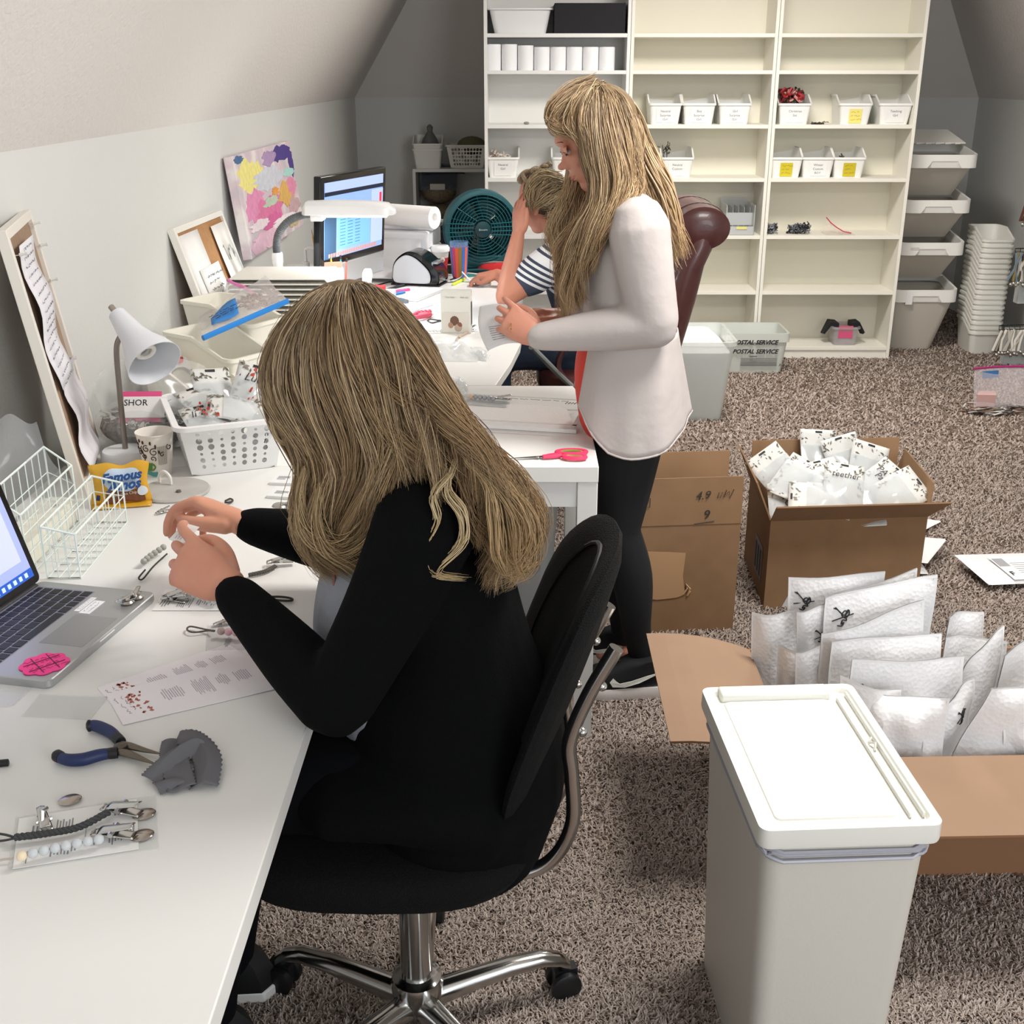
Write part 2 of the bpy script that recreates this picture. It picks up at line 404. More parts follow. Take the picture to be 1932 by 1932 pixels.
# paper rolls on the white bookcase
for i in range(8):
    x = px(931 + 30*i, 1); h = .134 if i < 2 else (.128 if i == 2 else .12)
    o = MB().loft([[V((rr*math.cos(2*math.pi*k/32), rr*math.sin(2*math.pi*k/32), z)) for k in range(32)] for rr, z in
        ((.0425, 0), (.0435, .004), (.0435, h-.004), (.0425, h), (.014, h), (.014, .002))], (True, True)).build('paper_roll', mat('F4F4F6', .75), None, smooth=True)
    o.location = (x, 6.885, 1.612)
    tag(o, ['white paper roll, leftmost of the row of eight', 'tall white paper roll, second from the left', 'white paper roll, third from the left, slightly shorter',
            'white paper roll, fourth from the left end', 'white paper roll, fourth from the right end', 'white paper roll, third from the right end',
            'white paper roll, second from the right end', 'white paper roll at the right end of the row'][i], 'paper roll', 'paper rolls on the white bookcase')
# white basin and black box on top
t = thing('basin', 'white plastic basin on the top shelf of the white bookcase', 'basin', (px(981, 1.8), 6.97, 1.80))
mb = MB(); w, d = .335, .25
mb.loft([rrect(w*.84, d*.84, .03, 0), rrect(w, d, .03, .12), rrect(w+.03, d+.03, .04, .12), rrect(w+.03, d+.03, .04, .127), rrect(w-.006, d-.006, .03, .127), rrect(w*.84-.006, d*.84-.006, .03, .003)])
mb.build('body', mat('E9E9EA', .4), t, smooth=True)
o = MB().box(-.193, -.13, 0, .193, .13, .152).build('fabric_box', mat('26262A', .95, bump=('noise', 300, .4, .002)), None, bevel=.004)
o.location = (px(1107, 1.8), 6.95, 1.80); tag(o, 'black fabric box on the top shelf beside the basin', 'box')

# small things lower on the right bookcase
for i, (u, s) in enumerate(((1470, .045), (1514, .04), (1530, .05))):
    tangle(px(u, 1), 6.90, .722, s*1.15, .05, s*1.5, ['3A3B41', '6D6F76', '8E9096', '25262B'], 34, .003, 'bead_bag', 
           ['bag of dark beads, leftmost on the right bookcase shelf', 'bag of dark beads, second from the left on the shelf', 'bag of blue-grey beads lying against the middle bead bag'][i], 'bag', seed=20+i, kind=None)
t = thing('zip_bag', 'empty clear zip bag with red zipper on the bookcase shelf', 'bag', (px(1600, 1), 6.9, .722))
MB().grid(lambda a, b: V(((a-.5)*.17 + .0*b, (b-.5)*.16, .004 + .05*max(0, 1 - abs(a-.35)*2.4)*b*b)), 12, 8).build('film', clear('E9DDD8', .35), t, smooth=True)
MB().tube([(-.055, .07, .085), (-.03, .05, .055), (.0, .02, .032), (.035, 0, .012), (.075, -.02, .006)], .0035, n=5).build('zipper', mat('C4475A', .4), t, smooth=True)
t = thing('storage_tub', 'small clear tub with pink card and black cloth, bottom shelf', 'tub', (px(1632, 1), 6.93, .072))
mb = MB(); w, d = .15, .17
mb.loft([rrect(w*.86, d*.86, .015, 0), rrect(w, d, .015, .10), rrect(w+.02, d+.02, .02, .10), rrect(w+.02, d+.02, .02, .112), rrect(w-.004, d-.004, .015, .112), rrect(w*.86-.004, d*.86-.004, .015, .003)])
mb.build('body', clear('C9C3C6', .38), t, smooth=True)
MB().box(-.045, -.083, .045, .04, -.079, .118).build('card', mat('D6547C', .6), t)
for sx in (-1, 1):
    MB().loft([[V((sx*.04, -.06, .10)), V((sx*.04, .05, .10)), V((sx*.04, .05, .13)), V((sx*.04, -.06, .13))],
               [V((sx*.085, -.05, .11)), V((sx*.085, .05, .11)), V((sx*.085, .05, .135)), V((sx*.085, -.05, .135))],
               [V((sx*.115, -.04, .06)), V((sx*.115, .03, .05)), V((sx*.125, .03, .055)), V((sx*.125, -.04, .07))]]).build('black_cloth', mat('17171A', .8), t, smooth=True)
# clear organiser trays on the middle bookcase
for i, (u, w) in enumerate(((1300, .2), (1404, .165))):
    t = thing('organizer_tray', ['clear divided tray mostly hidden behind the leather chair', 'clear divided tray beside the leather chair, yellow note in front'][i], 'tray', (px(u, 1), 6.95, .722))
    mb = MB()
    for a in ((-w/2, -.13, 0, w/2, .1, .004), (-w/2, -.13, 0, -w/2+.004, .1, .17), (w/2-.004, -.13, 0, w/2, .1, .17), (-w/2, .096, 0, w/2, .1, .19), (-w/2, -.13, 0, w/2, -.126, .05), (-w/2, -.06, .05, w/2, -.056, .12)): mb.box(*a)
    for k in range(5): mb.box(-w/2 + w*(k+.5)/5, -.056, .02, -w/2 + w*(k+.5)/5 + .002, .096, .15)
    mb.build('body', clear('DDE0E0', .55), t)
    if i: MB().box(-.02, -.134, .035, .04, -.131, .05).build('sticky_note', mat('E6DE8A', .7), t)

# back-left shelf contents
for z, lab in ((1.0, 'white bin under another one, on the back shelf'), (1.035, 'white bin nested in a lower one, holding a bag')):
    t = thing('storage_bin', lab, 'bin', (-.62, 8.15, z)); open_bin(.19, .24, .17, .125).build('body', WPL2, t, smooth=True, angle=50)
o = MB().lathe([(.06, 0), (.075, .05), (.05, .12), (.018, .17), (.022, .2), (.008, .215)], 14).build('plastic_bag', mat('6B6A66', .4), None, smooth=True)
o.location = (-.61, 8.16, 1.06); tag(o, 'tied grey plastic bag standing in the back bin', 'bag')
def hole_basket(w, d, h, taper=.86, holes=((7, 6),), m=WPL, dark=mat('3A3A38', .8), slots=None, seed=4):
    """basket with a lip; holes are real openings cut on a lattice of the four sides"""
    q = random.Random(seed); mb = MB(); th = .0025
    # lip
    mb.loft([rrect(w, d, .02, h-.012, 6), rrect(w+.024, d+.024, .03, h-.01, 6), rrect(w+.024, d+.024, .03, h, 6), rrect(w-.004, d-.004, .02, h, 6), rrect(w-.004, d-.004, .02, h-.012, 6)], closed=True, caps=(False, False))
    # floor
    mb.loft([rrect(w*taper, d*taper, .02, 0, 6), rrect(w*taper+.004, d*taper+.004, .02, .012, 6), rrect(w*taper, d*taper, .02, .012, 6), rrect(w*taper-.008, d*taper-.008, .02, .004, 6)])
    def P(side, a, b, off=0): # side 0 front(-y) 1 back 2 left 3 right ; a in -1..1 along, b 0..1 up
        ww = (w*taper)*(1-b) + w*b; dd = (d*taper)*(1-b) + d*b; z = h*b
        if side == 0: return V((a*ww/2, -dd/2 + off, z))
        if side == 1: return V((-a*ww/2, dd/2 - off, z))
        if side == 2: return V((-ww/2 + off, -a*dd/2, z))
        return V((ww/2 - off, a*dd/2, z))
    for side in range(4):
        nx = holes[0][0] if side < 2 else max(3, int(holes[0][0]*d/w)); nz = holes[0][1]; L = (w if side < 2 else d)
        a0, a1, b0, b1 = -.80, .80, .10, .88
        cols = [-1] + [a0 + (a1-a0)*i/nx for i in range(nx+1)] + [1]; rows = [0.03] + [b0 + (b1-b0)*j/nz for j in range(nz+1)] + [1 - .012/h]
        for i in range(len(cols)-1):
            for j in range(len(rows)-1):
                xa, xb, za, zb = cols[i], cols[i+1], rows[j], rows[j+1]
                if 0 < i < len(cols)-2 and 0 < j < len(rows)-2:
                    n = 16; cx, cz = (xa+xb)/2, (za+zb)/2; rad = min((xb-xa)*L/4, (zb-za)*h/2)*q.choice((.45, .62, .8, .92))
                    sq, ci, si = [], [], []
                    for k in range(n):
                        an = R(-135) + 2*math.pi*k/n; c_, s_ = math.cos(an), math.sin(an); f = 1/max(abs(c_), abs(s_))
                        sq.append(P(side, cx + c_*f*(xb-xa)/2, cz + s_*f*(zb-za)/2)); ci.append(P(side, cx + c_*rad/(L/2), cz + s_*rad/h)); si.append(P(side, cx + c_*rad/(L/2), cz + s_*rad/h, th))
                    mb.loft([sq, ci, si], caps=(False, False))
                else: mb.quad(P(side, xa, za), P(side, xb, za), P(side, xb, zb), P(side, xa, zb))
    return mb
t = thing('basket', 'perforated white basket on the back shelf, half behind the bookcase', 'basket', (-.36, 8.17, 1.0))
hole_basket(.27, .24, .15, .8, ((10, 5),)).build('body', WPL2, t, smooth=True)
o = MB().ell((0, 0, .14), (.1, .09, .06)).build('fabric_lump', mat('6E6A50', .9, bump=('noise', 60, .6, .01)), None, smooth=True); o.location = (-.33, 8.17, 1.0); tag(o, 'dull olive cloth heaped in the back-shelf basket', 'cloth')
def sack(x, y, z, sx, sy, sz, m, lab, seed, label_card=True, top='27303F'):
    q = random.Random(seed); t = thing('plastic_bag', lab, 'bag', (x, y, z))
    MB().ell((0, 0, sz*.33), (sx, sy, sz*.34), 18, 10).build('contents', mat('8A7C66', .8, noise=(70, '5C5141', .3), bump=('noise', 90, .9, .01)), t, smooth=True)
    if top:
        MB().loft([[V((x_*sx*1.0, y_*sy*.9, sz*.4)) for x_, y_ in ((-1, -1), (1, -1), (1, 1), (-1, 1))], [V((x_*sx*1.02+.01, y_*sy*.3, sz*.9+.03*x_)) for x_, y_ in ((-1, -1), (1, -1), (1, 1), (-1, 1))], [V((x_*sx*1.3+.03, y_*.006, sz*1.02-.05*x_)) for x_, y_ in ((-1, -1), (1, -1), (1, 1), (-1, 1))]], caps=(False, False)).build('film', clear('5B6270', .5), t, smooth=True)
        MB().tube([(-sx*1.2, 0, sz*1.06), (0, 0, sz*1.05), (sx*1.35, 0, sz*.93)], .006, n=5).build('zipper', mat(top, .4), t)
        MB().box(-.05, -sy-.01, sz*.42, .05, -sy+.0, sz*.58).build('label_card', mat('B9B6AE', .7), t)
    return t
sack(-.56, 8.18, .76, .12, .11, .24, 0, 'dark-zipped plastic bag of beads on the back-left shelf', 1)
sack(-.55, 8.16, .66, .145, .12, .15, 0, 'flat bag of brown beads under the dark-zipped bag', 2, top=None)
sack(-.27, 8.18, .66, .12, .11, .2, 0, 'bag of brown beads half hidden behind the bookcase edge', 3, top=None)
sack(-.56, 8.18, .36, .13, .11, .22, 0, 'dark bag on the lower back shelf behind the fan', 4, top='1B1F28')

# ================================================================ grey sorting bins beside the bookcases
def sorting_bin(x, y, z, label, rz=0.0, h=.43, last=False, up=False):
    t = thing('sorting_bin', label, 'bin', (x, y, z), rz)
    H = h; wb, wt, d0, d1 = (.33 if up else .27), .40, (.24 if up else .30), .40; cy0 = .06 if up else 0
    m = mat('C3BDB2', .55)
    # body: the sides flare out and the right side and front lean outward
    def rg(w, d, z_, r=.05, cx=0, cy=0): return rrect(w, d, r, z_, 5, cx, cy)
    zz = lambda y: H + .036 - .045*min(1, max(0, (.10 - y)/.30))
    def sl(r_, o):
        for p in r_: p.z = zz(p.y) + o
        return r_
    mb = MB(); mb.loft([rg(wb, d0, 0, .05, 0, cy0), sl(rg(wt-.03, d1-.04, 0, .05, .03, -.03), -.06), sl(rg(wt-.036, d1-.046, 0, .05, .03, -.03), -.06), rg(wb-.01, d0-.01, .006, .05, 0, cy0)])
    mb.build('body', m, t, smooth=True)
    n = 4; W, D = wt, d1
    # white rim band, scooped handle in front
    def rim(w, d, zf): 
        pts = []
        base = rrect(w, d, .06, 0, 8, .03, -.03)
        ins = base[:27] + [V((.03 + w/2*s, -.03 - d/2, 0)) for s in (-.5, -.42, -.38, .38, .42, .5)] + base[27:]
        for p in ins: p.z = zf(p)
        return ins
    def low(p):
        fr = p.y < -.03 - d1/2 + .01; a = abs(p.x - .03)/(W/2)
        if fr and a < .4: return zz(p.y) - .036
        if fr and a < .45: return zz(p.y) - .052
        return zz(p.y) - (.074 if p.y < 0 else .05)
    top = lambda p: zz(p.y)
    mb = MB(); mb.loft([rim(W-.012, D-.012, low), rim(W, D, low), rim(W, D, top), rim(W-.03, D-.03, top), rim(W-.03, D-.03, low)], closed=True, caps=(False, False))
    mb.build('rim', mat('F4F3EE', .35), t, smooth=True, angle=35)
    mb = MB(); H += .036
    if last:
        mb.loft([[V((x_, y_, z_)) for x_, y_, z_ in ((-.17, .0, H+.002+k), (.22, .0, H+.002+k), (.16, .17, H+.07+k), (-.13, .17, H+.07+k))] for k in (0, .008)])
    else: mb.box(-.14, .015, H+.001, .2, .165, H+.010)
    for k in range(6): mb.box(-.14+.058*k, -.0 if not last else -.015, H+.001, -.105+.058*k, .015 if not last else .0, H+.012)
    mb.build('lid', mat('E9E8E2', .35), t, bevel=.003)
    return t
zs = [0, .425, .67, .915]
SBL = ['grey sorting bin at the bottom of the stack, paper tag on rim', 'grey sorting bin, second from the bottom of the stack', 'grey sorting bin, second from the top, empty', 'grey sorting bin at the top of the stack, lid open']
for i, z in enumerate(zs):
    s = sorting_bin(2.415 + .004*i, 7.23, z, SBL[i], h=(.385, .24, .24, .25)[i], last=i == 3, up=i > 0)
    if i == 0: MB().box(-.09, -.232, .29, -.05, -.2305, .37).build('paper_tag', PAPER, s)
    if i == 1: MB().box(-.1, -.2335, .19, -.05, -.2312, .205).build('embossed_label', mat('D9D8D2', .5), s)
    if i in (1, 3):
        o = MB().ell((0, 0, 0), (.12, .10, .05)).build('dark_bag', mat('2E2A2A', .3), None, smooth=True); o.location = (2.43, 7.17, z+.14); tag(o, ['', 'dark crumpled bag inside the second lowest sorting bin', '', 'dark bag lying in the top sorting bin'][i], 'bag')
# nested stack of nineteen white bins
for i in range(19):
    t = thing('storage_bin', None, 'bin', (atY(1859, 650, 6.93).x + rnd.uniform(-.002, .002), 7.08, i*.0305), rnd.uniform(-.01, .01) - .02)
    open_bin(.178, .30, .19, .135, taper=.84, r=.03, lip=.013, over=.008, yk=(-.75, .1)).build('body', WPL2, t, smooth=True, angle=50)
    t['label'] = {0: 'white bin at the very bottom of the tall nested stack', 18: 'topmost white bin of the tall nested stack'}.get(i, 'white bin in the middle of the tall nested stack')
    t['group'] = 'white bins nested in the tall stack'
    if 0 < i < 18: t['label'] = 'white bin nested between others in the tall stack'
# ================================================================ on and against the left wall
def board(corners, name, lab, cat, th=.022, fr=.022, face='C29A74', frame_m=None, rec=.008):
    """rectangle TN TF BF BN (top near, top far, bottom far, bottom near) leaning; frame strips around a face"""
    TN, TF, BF, BN = [V(c) for c in corners]; t = thing(name, lab, cat, tuple(BN))
    ex = (BF - BN).normalized(); w = (BF - BN).length; ey = (TN - BN).normalized(); h = (TN - BN).length
    M = Matrix.Translation(-BN) @ frame(BN, ex, ey)     # z points to the room
    if M.to_3x3().col[2].x < 0: pass
    return t, M, w, h
WF = mat('E6E1D8', .5)
# near cork board
BN, BF = atZ(163, 940), atZ(187, 840); TF = atX(52, 397, -1.118); TN = TF + BN - BF
t, M, w, h = board((TN, TF, BF, BN), 'pin_board', 'tall cork board with handwritten list, leaning beside the wire baskets', 'pin board')
b = MB(M); f = .02
for a in ((0, 0, -.018, f, h, .004), (w-f, 0, -.018, w, h, .004), (f, 0, -.018, w-f, f, .004), (f, h-f, -.018, w-f, h, .004)): b.box(*a)
b.build('frame', WF, t, bevel=.0015)
MB(M).box(f, f, -.016, w-f, h-f, -.006).build('cork', mat('A98F78', .9, noise=(60, '937A64', .3)), t)
def bent_note(x0, x1, y0, y1, seed, name='handwritten_note', lines=12, z0=.0):
    q = random.Random(seed)
    n = MB(M).grid(lambda a, b_: V((x0 + (x1-x0)*a + .012*math.sin(b_*5), y1 + (y0-y1)*b_, z0 + .012*math.sin(b_*6+seed)**2 + .006*a)), 4, 14).build(name, mat('E6E5EA', .7), t, smooth=True, solid=.0004)
    s = MB()
    for k in range(lines):
        fy = (k + .6)/lines
        Mx = M @ Matrix.Translation((x0 + (x1-x0)*.5 + .012*math.sin(fy*5), y1 + (y0-y1)*fy, z0 + .012*math.sin(fy*6+seed)**2 + .0065))
        scribble(s, Mx, (x1-x0)*.86, (y1-y0)/lines*.7, 1, .0005, seed*31+k, .006)
    s.build('handwriting', mat('777885', .7), n)
bent_note(.06, .24, h*.40, h*.93, 2, lines=16)
bent_note(.10, .30, h*.05, h*.44, 5, lines=0, z0=.002)
for x_, y_ in ((.06, h*.9), (w-.03, h-.03), (w-.02, h*.86), (w-.02, h*.72), (.3, h*.42), (.28, h*.25), (.03, .03)):
    MB(M @ Matrix.Translation((x_, y_, -.006))).lathe([(.001, 0), (.001, .01), (.004, .011), (.0025, .02), (.004, .026)], 8).build('push_pin', clear('F4F4F0', .7), t, smooth=True)
# far cork board
TN = atX(326, 431, -1.12); TF = atX(417, 396, -1.12); BN = V((-1.0, TN.y - .02, .742)); BF = BN + TF - TN
t, M, w, h = board((TN, TF, BF, BN), 'pin_board', 'small framed cork board with papers pinned on, leaning under the canvas', 'pin board')
b = MB(M); f = .02
for a in ((0, 0, -.018, f, h, .006), (w-f, 0, -.018, w, h, .006), (f, 0, -.018, w-f, f, .006), (f, h-f, -.018, w-f, h, .006)): b.box(*a)
b.build('frame', mat('ECE9E1', .5), t, bevel=.0015)
MB(M).box(f, f, -.016, w-f, h-f, -.004).build('cork', mat('B98B5F', .9, noise=(50, 'A57A50', .3)), t)
def note(x0, y0, x1, y1, z, m, name='paper_note', rot=0, lines=0, seed=1):
    o = MB(M @ Matrix.Translation(((x0+x1)/2, (y0+y1)/2, z)) @ Matrix.Rotation(rot, 4, 'Z')).grid(lambda a, b_: V(((a-.5)*(x1-x0), (b_-.5)*(y1-y0), .012*(1-b_)**2 + .0)), 3, 6).build(name, m, t, smooth=True, solid=.0004)
    if lines:
        s = MB(); scribble(s, M @ Matrix.Translation(((x0+x1)/2, (y0+y1)/2, z+.007)) @ Matrix.Rotation(rot, 4, 'Z'), (x1-x0)*.7, (y1-y0)*.8, lines, .0011, seed, .012); s.build('handwriting', mat('77777B', .7), o)
note(.03, .02, w*.42, h-.03, .0, PAPER)
note(.1, .06, w*.55, h*.62, .006, mat('F5F5F3', .7), lines=7, seed=4)
note(w*.66, .02, w*.98, h-.04, .004, mat('F3F1EA', .7), lines=2, seed=9)

# abstract canvas
t = thing('canvas_painting', 'abstract canvas in pink, yellow and purple, above the cork board', 'painting', tuple(atX(455, 500, -1.05)))
TL, TR_, BL, BR = atX(438, 295, -1.09), atX(546, 265, -1.09), atX(455, 500, -1.05), atX(548, 415, -1.05)
BL = TL + V((.045, .0, -.385)); BR = TR_ + V((.045, -.0, -.385)); o0 = t.location.copy()
M = Matrix.Translation(-o0) @ frame(BL, BR - BL, TL - BL); w = (BR - BL).length; h = (TL - BL).length
def rag(cx, cy, rx, ry, seed, n=26, j=.28):
    q = random.Random(seed); return [(cx + math.cos(2*math.pi*k/n)*rx*(1 + j*q.uniform(-1, 1)), cy + math.sin(2*math.pi*k/n)*ry*(1 + j*q.uniform(-1, 1))) for k in range(n)]
def canvas_mat():
    m = mat('D9CFD2', .8); m = m.copy(); nt = m.node_tree; N = nt.nodes.new; L = nt.links.new; b = nt.nodes['Principled BSDF']
    tc = N('ShaderNodeTexCoord'); n = N('ShaderNodeTexNoise'); n.inputs['Scale'].default_value = 9; n.inputs['Detail'].default_value = 8; L(tc.outputs['Object'], n.inputs['Vector'])
    r = N('ShaderNodeValToRGB'); e = r.color_ramp.elements; e[0].position = .35; e[0].color = lin('C8C4CC'); e[1].position = .65; e[1].color = lin('EDE6E4')
    x = e.new(.5); x.color = lin('DBC7CE'); L(n.outputs['Fac'], r.inputs['Fac']); L(r.outputs['Color'], b.inputs['Base Color']); return m
MB(M).box(0, 0, -.036, w, h, 0).build('stretched_canvas', canvas_mat(), t, bevel=.002)
paint = [('EADF8A', .2, .76, .2, .17, 1), ('4A6A94', .07, .955, .07, .035, 2), ('4E3F86', .80, .89, .19, .09, 3), ('4E3F86', .95, .74, .05, .14, 4), ('A98FB4', .55, .88, .12, .08, 5),
         ('C9CCD6', .5, .68, .26, .11, 6), ('A9D5CF', .86, .66, .11, .05, 7), ('DD8FB4', .2, .46, .17, .16, 8), ('D978A2', .42, .36, .24, .15, 9), ('D1679A', .42, .24, .16, .08, 10),
         ('E09A4E', .55, .52, .06, .045, 11), ('D9AE63', .74, .44, .14, .13, 12), ('DE8FAC', .88, .5, .09, .1, 13), ('B9C9B4', .45, .44, .13, .05, 14), ('E5BFD0', .3, .10, .28, .09, 15), ('C4A5A9', .86, .28, .12, .09, 16), ('BFB08A', .8, .13, .14, .07, 17), ('E9DCE0', .2, .27, .16, .05, 18), ('EDE3E6', .62, .19, .2, .05, 19)]
for i, (c, cx, cy, rx, ry, s) in enumerate(paint):
    poly = [(min(max(x*w, .001), w-.001), min(max(y*h, .001), h-.001)) for x, y in rag(cx, cy, rx, ry, s)]
    MB(M).prism(poly, .0, .0006 + .0002*i).build('brush_patch', mat(c, .7, noise=(40, tuple(min(1, v*1.25) for v in lin(c)[:3]), .2)), t)

# ================================================================ corner desk
# all-in-one computer
t = thing('computer', 'desktop computer with a black-framed glowing screen and silver chin', 'computer', (-.675, 4.62, .74))
ex = V((.185, .49, 0)).normalized(); nrm = V((ex.y, -ex.x, 0)); up = (V((0, 0, 1)) - nrm*-.07).normalized()
M = frame(V((-.085, -.22, .085)) , ex, up); w, h = .528, .42
MB(M).box(0, 0, -.03, w, .085, 0).build('chin', mat('C4C6C7', .3, .6), t, bevel=.004)
MB(M).box(0, .085, -.03, w, h, 0).build('screen_bezel', mat('101113', .12), t, bevel=.004)
s = MB(M).box(.028, .113, 0, w-.028, h-.024, .0012).build('screen', mat('86A6E2', .5, emit=.5), t)
def flat(M, x0, y0, x1, y1, z, m, name, par): return MB(M).box(x0, y0, z-.0004, x1, y1, z).build(name, m, par)
x0, x1, y0, y1 = .028, w-.028, .113, h-.024
flat(M, x0, y1-.05, x1, y1-.035, .0022, mat('141B30', .4, emit=.3), 'menu_bar', s)
flat(M, x0, y1-.035, x1, y1, .0022, mat('A0B4E8', .5, emit=.5), 'tool_bar', s)
flat(M, x0+.10, y0+.03, x1-.11, y0+.15, .0022, mat('74ACEE', .5, emit=.55), 'table_block', s)
flat(M, x0, y0, x0+.09, y0+.16, .0022, mat('35506B', .4, emit=.4), 'side_panel', s)
flat(M, x1-.10, y0+.02, x1, y1-.055, .0024, mat('A6B8EE', .5, emit=.5), 'side_column', s)
flat(M, x1-.03, y1-.11, x1-.012, y1-.07, .0030, mat('D32F3C', .4, emit=.6), 'alert_box', s)
b = MB(M)
for k in range(22): b.box(x0+.03+k*.018, y0+.004, .0015, x0+.043+k*.018, y0+.018, .0024)
b.build('dock_icons', mat('B8857A', .4, emit=.7), s)
b = MB(M)
for r_ in range(9):
    for c_ in range(3): b.box(x0+.12+c_*.06, y0+.04+r_*.012, .0018, x0+.16+c_*.06, y0+.0425+r_*.012, .0026)
b.build('text_rows', mat('3E6FB5', .5, emit=.4), s)
b = MB(); P0 = M @ V((w*.5, .03, -.03)); b.loft([[P0 + ex*a*.09 + V((0, 0, c)) for a, c in ((-1, .06), (1, .06), (1, -.02), (-1, -.02))], [P0 + ex*a*.09 - nrm*.07 + V((0, 0, c-.06)) for a, c in ((-1, .03), (1, .03), (1, -.03), (-1, -.03))], [V((P0.x, P0.y, .006)) + ex*a*.09 - nrm*.09 + V((0, 0, c)) for a, c in ((-1, .006), (1, .006), (1, -.006), (-1, -.006))]])
b.loft([[V((P0.x, P0.y, z)) + ex*a + nrm*c for a, c in ((-.095, .09), (.095, .09), (.095, -.11), (-.095, -.11))] for z in (0, .008)])
b.build('stand', mat('BFC1C2', .3, .7), t, bevel=.003)

# task lamp with ribbed goose neck: it is switched on and lights the desk
t = thing('task_lamp', 'white bar task lamp on a grey ribbed gooseneck, switched on', 'lamp', (-.893, 4.3, .74))
MB().lathe([(.085, 0), (.085, .02), (.05, .03), (.02, .035), (.017, .20), (.02, .21), (.02, .245)]).build('base', mat('EDEEEF', .4), t, smooth=True)
pts = [(0, 0, .24), (0, 0, .27), (.012, 0, .315), (.05, 0, .357), (.1, 0, .378), (.15, 0, .384)]
pp = spline(pts, 16); MB().tube(pp, [.015 if i % 2 else .0125 for i in range(len(pp))], n=12).build('gooseneck', mat('66696C', .55), t, smooth=True)
b = MB(); M = Matrix.Translation((.27, 0, .405))
sec = lambda x, wd, hh, zc: [V((x, wd*c, zc + hh*s)) for c, s in ((-1, -.5), (-.85, .2), (-.5, .5), (.5, .5), (.85, .2), (1, -.5))]
b.M = M; b.loft([sec(-.165, .03, .02, -.012), sec(-.15, .05, .046, 0), (sec(-.05, .055, .05, .002)), sec(.1, .055, .046, 0), sec(.145, .052, .04, -.003), sec(.172, .03, .014, -.014)])
b.build('lamp_head', mat('F4F5F6', .3), t, smooth=True, bevel=.003)
MB(M).box(-.135, -.035, -.024, -.09, .035, -.045).build('neck_joint', mat('EDEEEF', .4), t, bevel=.004)
MB(M).box(-.08, -.03, -.031, .14, .03, -.0245).build('tube_light', mat('FFFFFF', .4, emit=9), t)
l = area('task_light', (-.62, 4.3, 1.105), .24, 4.5, (.95, .98, 1), sy=.06); l.parent = t; l.matrix_parent_inverse = Matrix.Identity(4); l.location = (.27, 0, .368)

# big printer with a paper roll on it
t = thing('printer', 'bulky white printer behind the desktop computer, paper roll on top', 'printer', (-.56, 5.4, .74), R(-8))
b = MB(); b.loft([[V((x, y, z)) for x, y in ((-.17, -.16), (.17, -.16), (.17, .16), (-.17, .16))] if True else 0 for z in (.0, .12)])
b.loft([[V((x, y*.9, z)) for x, y in ((-.17, -.16), (.17, -.16), (.17, .16), (-.17, .16))] for z in (.12, .2)])
b.loft([[V((x, y, z)) for x, y in ((-.15, -.08), (.19, -.10), (.19, .15), (-.17, .15))] for z in (.2, .225)])
b.build('body', mat('E9EBEE', .35), t, bevel=.012, seg=3)
b = MB(); b.grid(lambda a, c: V((-.14 + .28*c, -.15 - .16*(1-a)**1.5, .02 + .15*a*a)), 8, 3); b.build('paper_tray', mat('E7E9EC', .4), t, smooth=True, solid=.004)
def roll(name, c, ax, r, L, ri, m, lab, cat, **k):
    ax = V(ax).normalized(); u = ax.orthogonal().normalized(); w_ = ax.cross(u); rings = []
    for rr, s in ((ri, .06), (ri, 0), (r, 0), (r, 1), (ri, 1), (ri, .94)):
        rings.append([ax*(s*L) + (u*math.cos(2*math.pi*i/36) + w_*math.sin(2*math.pi*i/36))*rr for i in range(36)])
    o = MB().loft(rings).build(name, [m], None, smooth=True); o.location = c; return tag(o, lab, cat, **k)
roll('paper_towel_roll', (-.60, 5.34, 1.005), (.20, -.12, .0), .048, .26, .02, mat('F6F6F4', .8), 'white paper towel roll lying on the big white printer', 'paper roll')
# label printer
t = thing('label_printer', 'black and silver teardrop-shaped label printer on the corner desk', 'label printer', (-.44, 5.08, .74), R(-14))
prof = spline([(-.105, .03), (-.09, .10), (-.035, .143), (.02, .135), (.075, .095), (.105, .06), (.11, .02), (.09, .004), (0, .002), (-.085, .004), (-.105, .03)], 5)
def side(y, k=1, ox=0): return [V((p[0]*k+ox, y, .004 + (p[1]-.06)*k + .056)) for p in prof[:-1]]
MB().loft([side(-.055, .94), side(-.062, 1), side(.062, 1), side(.055, .94)]).build('shell', mat('131416', .15, coat=.6), t, smooth=True)
MB().loft([[V((p.x*.80 - .018, -.0635, (p.z-.06)*.84 + .058)) for p in side(0)], [V((p.x*.76 - .018, -.068, (p.z-.06)*.80 + .058)) for p in side(0)]]).build('side_cover', mat('D5D8DC', .3, coat=.3), t, smooth=True)
MB().box(.06, -.045, .092, .098, .045, .1).build('label_slot', mat('B9BCC0', .25, .8), t, bevel=.002)
MB().box(-.11, -.066, 0, .112, .066, .006).build('foot', BLACK, t, bevel=.002)
